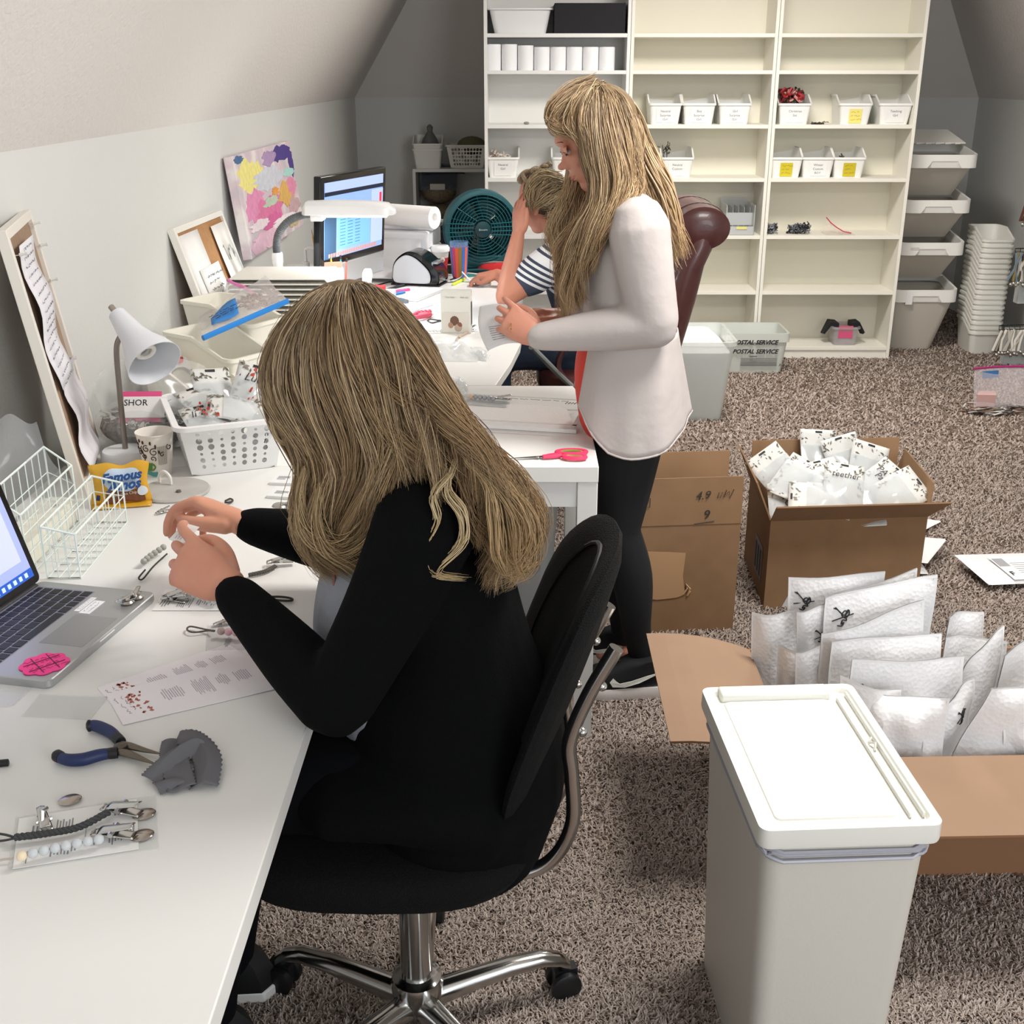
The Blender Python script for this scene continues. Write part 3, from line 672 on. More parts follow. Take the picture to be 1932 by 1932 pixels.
# desk fan
t = thing('desk_fan', 'round dark teal desk fan standing at the end of the corner desk', 'fan', (-.185, 5.42, .74), R(14))
TEAL = mat('17525A', .4); TEALD = mat('0F3D44', .45)
Rf = .172; zc = .195; b = MB()
def ringY(r, y, n=40, sq=0): return [V((r*math.cos(2*math.pi*i/n), y, zc + r*math.sin(2*math.pi*i/n))) for i in range(n)]
b.loft([ringY(Rf-.012, -.05), ringY(Rf, -.045), ringY(Rf+.004, 0), ringY(Rf-.01, .075), ringY(Rf-.04, .09), ringY(.10, .095), ringY(.10, .09), ringY(Rf-.045, .082), ringY(Rf-.02, .06), ringY(Rf-.02, -.05)], closed=True)
b.build('housing', TEAL, t, smooth=True)
b = MB()
for i in range(9): 
    r = .045 + i*.0135; b.tube(ringY(r, -.052 + .0*i, 40), .0018, n=5, closed=True)
for k in range(4):
    for s in (-1, 1): b.tube([(s*.04, -.055, zc - .024 + .016*k), (s*(Rf-.008), -.052, zc - .030 + .02*k)], .0025, n=5)
for k in range(18):
    a = 2*math.pi*k/18; b.tube([(.04*math.cos(a), -.05, zc+.04*math.sin(a)), ((Rf-.014)*math.cos(a+.35), -.047, zc+(Rf-.014)*math.sin(a+.35))], .0012, n=4)
b.build('front_grille', mat('1E6068', .35), t, smooth=True)
b = MB()
for i in range(7): b.tube(ringY(.04 + i*.018, .088, 30), .0018, n=4, closed=True)
for k in range(12):
    a = 2*math.pi*k/12; b.tube([(.02*math.cos(a), .088, zc+.02*math.sin(a)), ((Rf-.03)*math.cos(a), .085, zc+(Rf-.03)*math.sin(a))], .0015, n=4)
b.build('rear_grille', TEALD, t, smooth=True)
b = MB()
for k in range(5):
    a = 2*math.pi*k/5
    b.grid(lambda s, q: V(((.02 + .11*s)*math.cos(a + (q-.5)*1.0), .01 + .03*(q-.5)*2, zc + (.02 + .11*s)*math.sin(a + (q-.5)*1.0))), 6, 6)
b.build('blades', mat('123F46', .4), t, smooth=True, solid=.002)
h_ = MB().loft([ringY(.036, -.05), ringY(.036, -.062), ringY(.02, -.066)]).build('hub_badge', TEALD, t, smooth=True)
text('Bionaire', .012, Matrix.Translation((0, -.067, zc)) @ Matrix.Rotation(R(90), 4, 'X'), mat('C9D3D2', .4), h_)
b = MB(); b.loft([[V((x, y, z)) for x, y in ((-.15, -.06), (.15, -.06), (.15, .09), (-.15, .09))] for z in (0, .02)])
b.loft([[V((x*k, y, z)) for x, y in ((-.12, -.045), (.12, -.045), (.12, .08), (-.12, .08))] for z, k in ((.02, 1), (.075, .95))]); b.build('stand', TEAL, t, bevel=.006)
MB().tube([(.16, .0, .0), (.165, .0, .03), (.165, 0, .05)], .014, n=10).build('side_knob', TEALD, t, smooth=True)
# tumbler, coffee cup
t = thing('tumbler', 'clear tumbler with an orange and blue striped wrap', 'tumbler', (-.272, 5.20, .74))
MB().lathe([(.03, .0), (.031, .003), (.042, .165), (.040, .165), (.029, .006)], 28).build('cup', clear('8FB5E6', .25), t, smooth=True)
b = MB()
for k in range(16):
    a = 2*math.pi*k/16; b.cur = (0, 1, 2, 0, 3, 1, 0, 1)[k % 8]
    b.loft([[V((r*math.cos(a+d), r*math.sin(a+d), z)) for r, d in ((r0, 0), (r0, .36), (r0-.001, .36), (r0-.001, 0))] for z, r0 in ((.008, .0325), (.142, .0416))])
b.build('striped_wrap', [mat('E8663F', .4), mat('3F74C9', .4), mat('D9527E', .4), mat('9A7A35', .4)], t)
t = thing('coffee_cup', 'white lidded coffee cup with green and red sleeve print', 'cup', (-.365, 5.32, .74))
b = MB(); b.cur = 0; b.lathe([(.028, 0), (.041, .11), (.043, .112), (.043, .118)], 26)
b.build('cup', mat('F2F1EC', .5), t, smooth=True)
MB().lathe([(.044, .105), (.045, .12), (.040, .128), (.038, .132), (.030, .131)], 26).build('lid', mat('FAFAFA', .3), t, smooth=True)
b = MB()
for k in range(24):
    a = 2*math.pi*k/24; b.cur = 0 if (k % 8) < 4 else 1
    b.loft([[V((r*math.cos(a+d), r*math.sin(a+d), z)) for r, d in ((r0, 0), (r0, .264), (r0-.0008, .264), (r0-.0008, 0))] for z, r0 in ((.002, .029), (.078, .0378))])
b.build('printed_band', [mat('3B7A3F', .5), mat('B92B33', .5)], t)
MB().ell((.014, -.040, .072), (.011, .003, .011), 14, 8).build('round_mark', mat('F0E9DD', .5), t, smooth=True)
# phone, card, pens, pouch, label tape
def pen(p, q_, r, c, lab, cap=None, z=.74, name='pen', cat='pen', tip='2B2B2D'):
    p, q_ = V(p), V(q_); d = (q_ - p); t = thing(name, lab, cat, (p.x, p.y, z + r)); d.z = 0; n = d.normalized(); L = d.length
    MB().tube([V((0, 0, 0)), n*.004, n*L*.62], [r*.7, r, r], n=10).build('barrel', mat(c, .35), t, smooth=True)
    MB().tube([n*L*.62, n*L*.98, n*L], [r*1.12, r*1.12, r*.7], n=10).build('cap', mat(cap or c, .35), t, smooth=True); return t
pen(atZ(850, 532), atZ(870, 522), .006, '191A1D', 'short black marker on the corner desk near the phone')
pen(atZ(855, 539), atZ(876, 529), .006, 'D9F23A', 'yellow-green highlighter beside the short black marker', name='highlighter', cat='highlighter')
pen(atZ(713, 553), atZ(763, 541), .006, '1B1C1F', 'slim black pen above the pink pen')
pen(atZ(716, 556), atZ(773, 549), .006, 'E8569A', 'pink pen between the keyboard and the red tape box')
pen(atZ(728, 560), atZ(764, 554), .006, '2F7FC4', 'blue pen under the pink pen, left of the keyboard')
pen(atZ(736, 565), atZ(768, 574), .009, '7C8286', 'thick grey marker below the white keyboard', cap='6A7075')
t = thing('smartphone', 'white-edged smartphone with dark screen beside the woman\'s hand', 'phone', (-.186, 5.36, .74), R(-30))
MB().box(-.034, -.068, 0, .034, .068, .008).build('case', mat('E4E5E6', .3), t, bevel=.003)
MB().box(-.031, -.052, .008, .031, .052, .0086).build('screen', mat('0B0C0E', .08), t)
o = MB().box(-.04, -.03, 0, .04, .03, .001).build('teal_card', mat('2A8C80', .5), None); o.location = (-.235, 5.28, .741); o.rotation_euler.z = .4; tag(o, 'small teal card lying beside the smartphone', 'card')
t = thing('label_tape', 'loop of white label tape curling beside the label printer', 'tape', (-.30, 5.14, .74))
b = MB(); pts = [(-.03 + .075*math.cos(a)*1.0, .03*math.sin(a), .032 + .028*math.sin(a)) for a in [R(x) for x in range(-200, 20, 12)]] + [(.075, -.02, .012), (.11, -.03, .002)]
b.loft([[V(p) + V((0, -.014, 0)), V(p) + V((0, .014, 0)), V(p) + V((0, .014, .001)), V(p) + V((0, -.014, .001))] for p in pts]); b.build('paper_strip', PAPER, t, smooth=True)
MB().lathe([(.03, 0), (.034, .004), (.03, .02), (.02, .02)], 20, (-.03, .02, 0)).build('spool', mat('B9BCBB', .4), t, smooth=True)
t = thing('pouch', 'bright red pouch lying behind the woman\'s hand', 'pouch', (-.13, 5.42, .74), R(10))
MB().loft([rrect(.15, .09, .02, 0), rrect(.16, .10, .03, .02), rrect(.14, .08, .03, .045), rrect(.06, .03, .01, .05)]).build('body', mat('C9262B', .5), t, smooth=True)
MB().tube([(-.06, -.035, .042), (0, -.04, .048), (.06, -.03, .042)], .004, n=6).build('zipper', mat('8D8A86', .4), t, smooth=True)
# keyboard
K = [atZ(*p) for p in ((742, 562), (789, 570), (842, 548), (794, 541))]
t = thing('keyboard', 'thin white keyboard lying askew on the corner desk', 'keyboard', tuple(K[0]))
M = Matrix.Translation(-K[0]) @ frame(K[1], K[2] - K[1], K[0] - K[1]); w, d = .28, .115
MB(M).box(0, 0, 0, w, d, .008).build('base', mat('D4D6D8', .35, .3), t, bevel=.003)
b = MB(M)
for r_ in range(5):
    for c_ in range(14): b.box(.008+c_*.019, .008+r_*.021, .008, .024+c_*.019, .026+r_*.021, .0105)
b.build('keys', mat('F5F5F5', .5), t, bevel=.001)
# desk organiser with pencils, stapler, red tape box, sanitizer
t = thing('desk_organizer', 'clear stepped desk organizer with a brown card, pencils behind', 'organizer', (-.70, 4.42, .74), R(20))
b = MB(); ACR = clear('E6EAE6', .5)
for (xa, xb, ya, yb, hh) in ((-.07, .03, .0, .06, .17), (-.05, .09, -.07, 0, .12), (-.02, .16, -.13, -.07, .07)):
    for a in ((xa, ya, 0, xb, ya+.003, hh), (xa, yb-.003, 0, xb, yb, hh), (xa, ya, 0, xa+.003, yb, hh), (xb-.003, ya, 0, xb, yb, hh), (xa, ya, 0, xb, yb, .003)): b.box(*a)
b.build('trays', ACR, t)
MB().box(-.06, .02, .1, .03, .024, .19).build('brown_card', mat('8D735F', .8), t)
MB().box(-.045, -.05, .004, .07, -.02, .1).build('white_papers', PAPER, t)
for (x, y, z, dx, dy, L, c, n_, lab) in ((-.76, 4.46, .80, -.12, .0, .25, 'C9A06A', 'pencil', 'tall tan pencil leaning left over the computer screen'), (-.735, 4.46, .80, -.10, .02, .19, 'E8B93C', 'pencil', 'yellow pencil in front of the computer chin'),
        (-.715, 4.47, .80, -.07, .02, .18, 'E3C23F', 'pencil', 'yellow pencil, right-hand one of the yellow pair'), (-.75, 4.43, .80, -.2, .0, .13, 'E8468A', 'highlighter', 'pink highlighter standing in the desk organizer'),
        (-.69, 4.47, .80, .02, .03, .15, '2A7C8C', 'pen', 'teal pen standing in the desk organizer'), (-.675, 4.47, .80, .08, .0, .14, 'C05A4A', 'pen', 'reddish pen leaning right in the desk organizer')):
    t = thing(n_, lab, n_, (x, y, z)); d = V((dx, dy, 1)).normalized()
    MB().tube([V((0, 0, 0)), d*L*.9], .0035 if n_ != 'highlighter' else .006, n=7).build('barrel', mat(c, .4), t, smooth=True)
    MB().tube([d*L*.9, d*L], [.0035, .0008] if n_ == 'pencil' else [.004, .004], n=7).build('tip', mat('D9B58C' if n_ == 'pencil' else '222222', .5), t, smooth=True)
t = thing('stapler', 'white stapler standing upright beside the organizer', 'stapler', (-.60, 4.42, .74), R(10))
MB().loft([[V((x*k + .02*z/.15, y, z)) for x, y in ((-.016, -.02), (.016, -.02), (.016, .02), (-.016, .02))] for z, k in ((0, 1), (.08, 1), (.15, 1.15), (.165, .8))]).build('body', mat('F1F1F0', .3), t, bevel=.004)
MB().box(.012, -.01, .02, .02, .01, .12).build('staple_rail', STEEL, t, bevel=.001)
o = MB().box(-.026, -.02, 0, .026, .02, .022).box(-.012, -.021, .016, -.004, -.018, .03).build('tape_box', mat('C4282C', .4), None, bevel=.003); o.location = (-.545, 4.46, .815); tag(o, 'small red box with a white notch on clear drawers', 'box')
t = thing('drawer_unit', 'clear drawers under the small red box', 'drawers', (-.545, 4.46, .74))
b = MB()
for a in ((-.06, -.06, 0, .06, .06, .003), (-.06, -.06, .072, .06, .06, .075), (-.06, -.06, 0, -.057, .06, .075), (.057, -.06, 0, .06, .06, .075), (-.06, -.06, .036, .06, .06, .039)): b.box(*a)
b.build('case', clear('E8ECEC', .5), t)
t = thing('sanitizer_bottle', 'clear pump bottle of hand sanitizer left of the computer', 'bottle', (-.862, 4.7, .74))
MB().lathe([(.028, 0), (.03, .01), (.03, .09), (.022, .115), (.012, .12)], 22).build('bottle', clear('E7F0F2', .35), t, smooth=True)
MB().lathe([(.015, .115), (.015, .15), (.006, .152), (.006, .19)], 16).build('collar', mat('F6F6F6', .35), t, smooth=True)
MB().tube([(0, 0, .185), (0, 0, .2), (.01, 0, .205), (.04, 0, .203), (.047, 0, .196)], .006, n=8).build('pump_nozzle', mat('F6F6F6', .35), t, smooth=True)
o = MB().tube(spline([(-.98, 4.62, .745), (-.93, 4.75, .79), (-.86, 4.83, .81), (-.80, 4.84, .78), (-.76, 4.85, .745)], 6), .0035, n=6).build('power_cable', BLACK, None, smooth=True); tag(o, 'black cable looping behind the pump bottle', 'cable')
o = MB().tube(spline([(-.62, 5.0, .745), (-.56, 5.06, .75), (-.52, 4.98, .744), (-.49, 5.02, .744)], 6), .003, n=6).build('power_cable', BLACK, None, smooth=True); tag(o, 'thin black cable running to the label printer', 'cable')
# papers on the corner desk
for i, (cx, cy, w_, h_, a, lab) in enumerate(((-.52, 5.03 - .12, .2, .14, .3, 'white sheet under the black pen on the corner desk'), (-.47, 4.52, .17, .22, -.5, 'white sheet corner left of the grey marker'), (-.50, 4.36, .2, .13, -.2, 'white envelope next to the grey marker'))):
    o = MB().box(-w_/2, -h_/2, 0, w_/2, h_/2, .001).build('paper_sheet', PAPER, None); o.location = (cx, cy, .7405 + .0012*i); o.rotation_euler.z = a; tag(o, lab, 'paper')
# stacked white padded trays
t0 = None
for i in range(12):
    b = MB(); w_, d_ = .35, .26
    prof = [(-.5, -.02), (-.49, .004), (-.46, .01), (.44, .01), (.5, -.012), (.5, -.016), (.44, .006), (-.46, .006), (-.485, 0), (-.495, -.022)]
    b.loft([[V((x*w_, y*d_, z)) for x, z in prof] for y in (-.5, .5)])
    o = b.build('foam_tray', mat('F1EFE6', .55), None, smooth=True, bevel=.001); o.location = (-.80 + rnd.uniform(-.003, .003), 3.98 + rnd.uniform(-.004, .004), .765 + .0172*i); o.rotation_euler.z = rnd.uniform(-.01, .01)
    tag(o, 'topmost white curved-edge tray of the stack on the corner desk' if i == 11 else ('lowest white curved-edge tray of the stack on the corner desk' if i == 0 else 'white curved-edge tray inside the stack on the corner desk'), 'tray', 'stacked white trays')
# goods in front on the corner desk
t = thing('gift_box', 'clear retail box with a baby photo standing on the corner desk', 'box', tuple(atZ(862, 627)), R(-4))
MB().box(-.053, -.02, 0, .053, .02, .15).build('box', clear('ECECE4', .75), t, bevel=.001)
MB().box(-.048, -.0215, .004, .045, -.0203, .075).build('photo_panel', mat('DAD5CC', .6), t)
for x, z, r, c in ((-.005, .045, .016, '6E5040'), (-.018, .03, .010, 'A98670'), (.012, .03, .010, '8C5A4C'), (.008, .022, .014, 'B7A392')): MB().ell((x, -.0217, z), (r, .0012, r*1.1), 12, 6).build('baby_print', mat(c, .6), t, smooth=True)
for k, s_ in enumerate(('Your baby', 'little one')): text(s_, .008, Matrix.Translation((-.02 + .05*k, -.0212, .128)) @ Matrix.Rotation(R(90), 4, 'X'), mat('9A9990', .6), t)
MB().box(.0535, -.018, .03, .0542, .012, .11).build('black_mark', mat('2C2B2D', .6), t)
def beads(path, r, cols, name, lab, cat, clip=None, loop=None, cord='4B4743', z=0, group=None, loc=None, cordr=.0016):
    """string of beads along a path; sub-objects: bead_string, cord_loop, metal_clip"""
    path = [V(p) for p in path]; o0 = V(loc) if loc else path[0].copy(); t = thing(name, lab, cat, tuple(o0), group=group)
    pts = [V(tuple(p)) - o0 for p in spline([tuple(p) for p in path], 10)]
    L = 0; nxt = r; b = MB(); ms = []; n = 0
    for i in range(1, len(pts)):
        d = (pts[i] - pts[i-1]).length
        while L + d >= nxt:
            c = cols[min(n, len(cols)-1)] if not isinstance(cols, str) else cols
            if c not in ms: ms.append(c)
            b.cur = ms.index(c); p = pts[i-1].lerp(pts[i], (nxt - L)/d); b.ell(p, r, 14, 9); nxt += 2*r*.98; n += 1
        L += d
    b.build('bead_string', [mat(c, .55, coat=.1) for c in ms], t, smooth=True)
    if loop:
        lp = [V(p) - o0 for p in loop]; MB().tube([V(tuple(p)) for p in spline([tuple(p) for p in lp], 6)], cordr, n=6).build('cord_loop', mat(cord, .8), t, smooth=True)
    if clip is not None: metal_clip(t, V(clip[0]) - o0, clip[1])
    return t
def metal_clip(par, p, rz, s=1, name='metal_clip'):
    M = Matrix.Translation(p) @ Matrix.Rotation(rz, 4, 'Z') @ Matrix.Scale(s, 4); b = MB(M)
    b.grid(lambda a, c: V((-.022 + .044*a, (c-.5)*.018*(1-.35*a), .006 + .010*a + .002*math.cos((c-.5)*3))), 8, 5)
    b.grid(lambda a, c: V((-.022 + .044*a, (c-.5)*.018*(1-.2*a), .005 - .003*a)), 8, 5)
    b.tube([(-.004, -.011, .008), (-.004, .011, .008)], .003, n=8)
    b.tube([(-.022, -.008, .005), (-.030, -.006, .003), (-.030, .006, .003), (-.022, .008, .005)], .0012, n=6)
    return b.build(name, mat('C6C6C4', .18, 1), par, smooth=True, solid=.0012)
def disc(name, p, rx, ry, rz, lab, cat, m=None, group=None, tilt=.15):
    o = MB().lathe([(.0, .0), (rx*.96, 0), (rx, .0012), (rx*.9, .0024), (0, .003)], 28).build(name, m or mat('B9B4AE', .16, 1), None, smooth=True)
    o.location = p; o.scale = (1, ry/rx, 1); o.rotation_euler = (0, tilt, rz); return tag(o, lab, cat, group)
DZ = .743
t = beads([atZ(776, 597, DZ+.008), atZ(790, 590, DZ+.010), atZ(811, 588, DZ+.008)], .009, 'D24C66', 'teether_strand', 'coral pink bead strand in clear film on the corner desk', 'bead strand')
o0 = t.location; b = MB()
b.ell(atZ(790, 594, DZ) - o0, (.06, .045, .012), 18, 8); b.build('clear_film', clear('F3EDED', .22), t, smooth=True)
MB().tube([atZ(772, 601, DZ+.006)-o0, atZ(790, 598, DZ+.012)-o0, atZ(812, 594, DZ+.006)-o0], .009, n=8).build('ribbon', mat('D6556E', .6), t, smooth=True)
beads([atZ(796, 624, DZ+.006), atZ(842, 623, DZ+.006)], .0062, ['D9C79A'] + ['F0EFEA']*40, 'pacifier_strand', 'white bead strand with gold end bead near the clear box', 'bead strand', clip=(atZ(856, 624, DZ), .1), loop=[atZ(796, 624, DZ+.004), atZ(783, 612, DZ), atZ(781, 603, DZ), atZ(790, 610, DZ), atZ(798, 622, DZ)], cord='CDB98C')
beads([atZ(866, 636, DZ+.003), atZ(884, 626, DZ+.003)], .004, 'C4AE9A', 'pacifier_strand', 'short beige strap with clip at the front of the corner desk', 'bead strand', clip=(atZ(888, 624, DZ), .8), loop=[atZ(866, 636, DZ), atZ(860, 643, DZ), atZ(862, 637, DZ), atZ(868, 634, DZ)], cord='BDA894')
o = MB().tube(spline([tuple(atZ(u, v, DZ)) for u, v in ((806, 605), (815, 609), (828, 606), (838, 605), (826, 604), (812, 602), (806, 605))], 6), .0022, n=6).build('cord', mat('3D3A38', .8), None, smooth=True); tag(o, 'dark cord loop left of the clear retail box', 'cord')
def film_bag(pts, z, hgt, name, lab, tint='F0F2F2', a=.35, seed=1, n=14, extra=None, bumps=.012):
    """crumpled clear bag lying on a surface: pts is its quad outline"""
    q = random.Random(seed); A_, B_, C_, D_ = [V(p) for p in pts]; o0 = A_.copy(); t = thing(name, lab, 'bag', tuple(o0))
    ph = [q.uniform(0, 6.3) for _ in range(6)]
    def f(a, b):
        p = A_.lerp(B_, a).lerp(D_.lerp(C_, a), b) - o0; e = math.sin(math.pi*a)**.6*math.sin(math.pi*b)**.6
        return p + V((0, 0, .002 + e*(hgt + bumps*(math.sin(a*17+ph[0]+4*b) + math.sin(b*19+ph[1]+5*a) + math.sin((a+b)*23+ph[2]))*.5)))
    MB().grid(f, n*2, n*2).build('film', clear(tint, a), t, smooth=True)
    return t, f
t, f = film_bag([atZ(800, 682), atZ(900, 683), atZ(925, 660), atZ(800, 645)], .74, .02, 'zip_bag', 'clear crumpled bag of packets at the corner desk\'s front', a=.55, seed=3)

t, f = film_bag([atZ(905, 680), atZ(918, 683), atZ(925, 672), atZ(880, 668)], .74, .01, 'zip_bag', 'flat clear packet beside the crumpled bag, at the desk edge', a=.6, seed=5)
# ================================================================ cardboard boxes
def cardbox(name, lab, P, H, flaps, m=None, mi=None, th=.005, kindcat='box'):
    """P: floor corners FL FR BR BL; flaps: per side (front,right,back,left) (length, angle from vertical, skew)"""
    m = m or CARD; mi = mi or CARDI
    c = sum((V((p[0], p[1], 0)) for p in P), V())/4; t = thing(name, lab, kindcat, tuple(c)); Q = [V((p[0], p[1], 0)) - c for p in P]
    def inner(k):
        return [q*(1 - k/q.length) for q in Q]
    I = inner(th*1.4); z = lambda L, h: [p + V((0, 0, h)) for p in L]
    b = MB(); b.cur = 0; b.loft([z(Q, .001), z(Q, H)], caps=(True, False)); b.cur = 1; b.loft([z(Q, H), z(I, H), z(I, th)], caps=(False, True))
    b.build('walls', [m, mi], t)
    for k, fl in enumerate(flaps):
        if not fl: continue
        L, ang = fl[0], R(fl[1]); sk = fl[2] if len(fl) > 2 else 0; curl = fl[3] if len(fl) > 3 else 0
        a, b_ = Q[k], Q[(k+1) % 4]; out = (b_ - a).cross(V((0, 0, 1))).normalized()
        n = 6; fr = []
        for i in range(n + 1):
            s = i/n; an = ang + curl*s; 
            p = V((0, 0, H)) + sum(((out*math.sin(ang + curl*j/n) + V((0, 0, math.cos(ang + curl*j/n))))*(L/n) for j in range(i)), V())
            e = (b_ - a).normalized()*sk*s; nrm = (out*math.cos(an) - V((0, 0, math.sin(an))))*th*.5
            fr.append([a + p + e - nrm, b_ + p - e - nrm, b_ + p - e + nrm, a + p + e + nrm])
        b2 = MB()
        for i in range(n):
            for j in range(4):
                b2.cur = 1 if j == 0 else 0; j2 = (j+1) % 4; b2.quad(fr[i][j], fr[i][j2], fr[i+1][j2], fr[i+1][j])
        b2.cur = 0; b2.quad(*fr[-1]); b2.quad(*fr[0][::-1])
        b2.build('flap', [m, mi], t, smooth=bool(curl))
    return t, c
def on_face(A, B, z0, a, zz, off=.0008):
    """matrix on the outer face going from floor point A to B (seen from outside A is left); a = metres along, zz = height"""
    A, B = V((A[0], A[1], 0)), V((B[0], B[1], 0)); e = (B - A).normalized(); n = e.cross(V((0, 0, 1)))
    return frame(A + e*a + V((0, 0, zz)) + n*off, e, V((0, 0, 1)))
BR1 = mat('816448', .9, noise=(12, '8E6F51', .3)); BR1I = mat('977758', .9, noise=(9, 'A28160', .3))
# left box, opened flat flaps
t, c = cardbox('cardboard_box', 'cardboard box marked with a handwritten 9, behind the standing woman', [(.345, 3.17), (.655, 3.20), (.67, 3.53), (.36, 3.50)], .355, [(.145, -2), None, (.12, -1), None], BR1, BR1I)
FA, FB = V((.345, 3.17, 0)) - c, V((.655, 3.20, 0)) - c
Mf = on_face(FA, FB, 0, .19, .445, .004); text('4.9', .036, Mf @ Matrix.Rotation(.08, 4, 'Z'), INK, t, shear=.3); Mg = on_face(FA, FB, 0, .235, .445, .004)
b = MB(Mg); b.tube([(0, -.008, 0), (.004, .01, 0), (.008, -.008, 0), (.014, .01, 0), (.018, -.006, 0), (.026, .016, 0), (.02, .0, 0), (.034, .012, 0), (.036, -.01, 0), (.048, .018, 0)], .0011, n=4); b.build('handwriting', INK, t)
text('9', .04, on_face(FA, FB, 0, .205, .385, .004), INK, t, shear=.15)
MB(on_face(FA, FB, 0, .2, .362, .004)).tube([(-.03, -.004, 0), (.03, .003, 0)], .001, n=4).build('underline', INK, t)
b = MB(on_face(FA, FB, 0, .005, .415, .004)); b.tube([(.0, .0, 0), (.03, .0, 0), (.03, .028, 0), (.012, .028, 0)], .0011, n=4).tube([(.005, .014, 0), (.025, .014, 0)], .0011, n=4); b.build('handwriting', INK, t)
b = MB(on_face(FA, FB, 0, .02, .0, .002)); b.loft([[V((x, y, z)) for x, y in ((.0, .125), (.05, .115), (.11, .12), (.135, .13), (.125, .19), (.13, .265), (.08, .27), (.0, .275))] for z in (0, .001)]); b.build('torn_patch', mat('B08C68', .9), t)
b = MB(on_face(FA, FB, 0, .15, .13, .002)); b.tube([(0, 0, 0), (.01, .02, .004), (.005, .035, .003), (.018, .02, .004), (.012, -.004, .002), (.02, .01, .003)], .003, n=5); b.build('torn_edge', mat('C29C76', .9), t)
# middle box full of retail packets
P2 = [(.778, 3.349), (1.278, 3.392), (1.30, 3.80), (.79, 3.76)]
t, c = cardbox('cardboard_box', 'open cardboard box heaped with white floral retail packets', P2, .305, [(.135, 52, -.02), (.10, 8, .03), (.13, 2), (.125, 22, .02)], BR1, BR1I)
A_, B_ = V((P2[0][0], P2[0][1], 0)) - c, V((P2[1][0], P2[1][1], 0)) - c
Ml = on_face(A_, B_, 0, .10, .10, .0012) @ Matrix.Rotation(-.42, 4, 'Z')
l = MB(Ml).box(0, -.10, 0, .16, .0, .0008).build('shipping_label', mat('C9C9CB', .6), t); b = MB(Ml); q = random.Random(4)
for cx in (.012, .062, .11):
    y = -.008
    while y > -.075: hh = q.uniform(.001, .004); b.box(cx, y - hh, .0008, cx + .036, y, .0014); y -= hh + q.uniform(.001, .003)
b.build('barcode', INK, l)
D_ = V((P2[3][0], P2[3][1], 0)) - c
Ml = on_face(D_, A_, 0, .2, .06, .0012); l = MB(Ml).box(0, 0, 0, .13, .12, .0008).build('shipping_label', mat('77767A', .6), t)
b = MB(Ml); [b.box(.01 + .04*k, .01, .0008, .03 + .04*k, .10, .0014) for k in range(3)]; b.build('barcode', INK, l)
# the packets
def packet(M, w, h, lab, seed, word=None, scr=None, grp='white floral packets heaped in the box'):
    q = random.Random(seed); o0 = M.translation.copy(); t = thing('retail_packet', lab, 'packet', tuple(o0), group=None); M = Matrix.Translation(-o0) @ M
    ph = q.uniform(0, 6)
    f = lambda a, b: V(((a-.5)*w, (b-.5)*h, .010*math.sin(math.pi*a)*math.sin(math.pi*b)*(1+.5*math.sin(9*a+ph)*math.cos(8*b+ph)) + .012*math.sin(3*b+ph)))
    card = MB(M).grid(lambda a, b: f(a, b) + V((0, 0, -.001)), 8, 10).build('card', mat('DDDDD9', .55), t, smooth=True, solid=.0008)
    MB(M).grid(lambda a, b: f(a, b*.72) + V((0, 0, .006*math.sin(math.pi*a)*math.sin(math.pi*b) + .004)), 10, 10).build('clear_window', clear('DDE3E6', .5), t, smooth=True)
    b = MB(M)
    for k in range(46):
        e = q.random(); side = q.randrange(3); a_, b_ = ((q.uniform(.03, .16), e), (q.uniform(.84, .97), e), (e, q.uniform(.8, .95)))[side]
        p = f(a_, b_) + V((0, 0, .0016)); an = q.uniform(0, 3.14); L = q.uniform(.003, .009); d = V((math.cos(an), math.sin(an), 0))
        b.cur = q.randrange(3); n_ = V((-d.y, d.x, 0)); b.add([p - d*L, p + n_*L*.35, p + d*L, p - n_*L*.35], [(0, 1, 2, 3)])
    fp = b.build('floral_print', [mat('55504A', .7), mat('8A8276', .7), mat('6C6A55', .7)], card); fp['kind'] = 'stuff'
    b = MB(M); p = f(.5, .955); b.box(p.x-.012, p.y-.003, p.z-.001, p.x+.012, p.y+.003, p.z+.0014); b.build('hang_slot', INK, card)
    if word:
        for i, wd in enumerate(word): text(wd, .03, M @ Matrix.Translation(f(.5, .72 - .13*i) + V((0, 0, .007))), mat('3B3A3C', .6), card, shear=.25)
    return t
def lay(u, v, Y, yaw, pitch, roll=0):
    p = atY(u, v, Y); return Matrix.Translation(p) @ Matrix.Rotation(yaw, 4, 'Z') @ Matrix.Rotation(pitch, 4, 'X') @ Matrix.Rotation(roll, 4, 'Z')
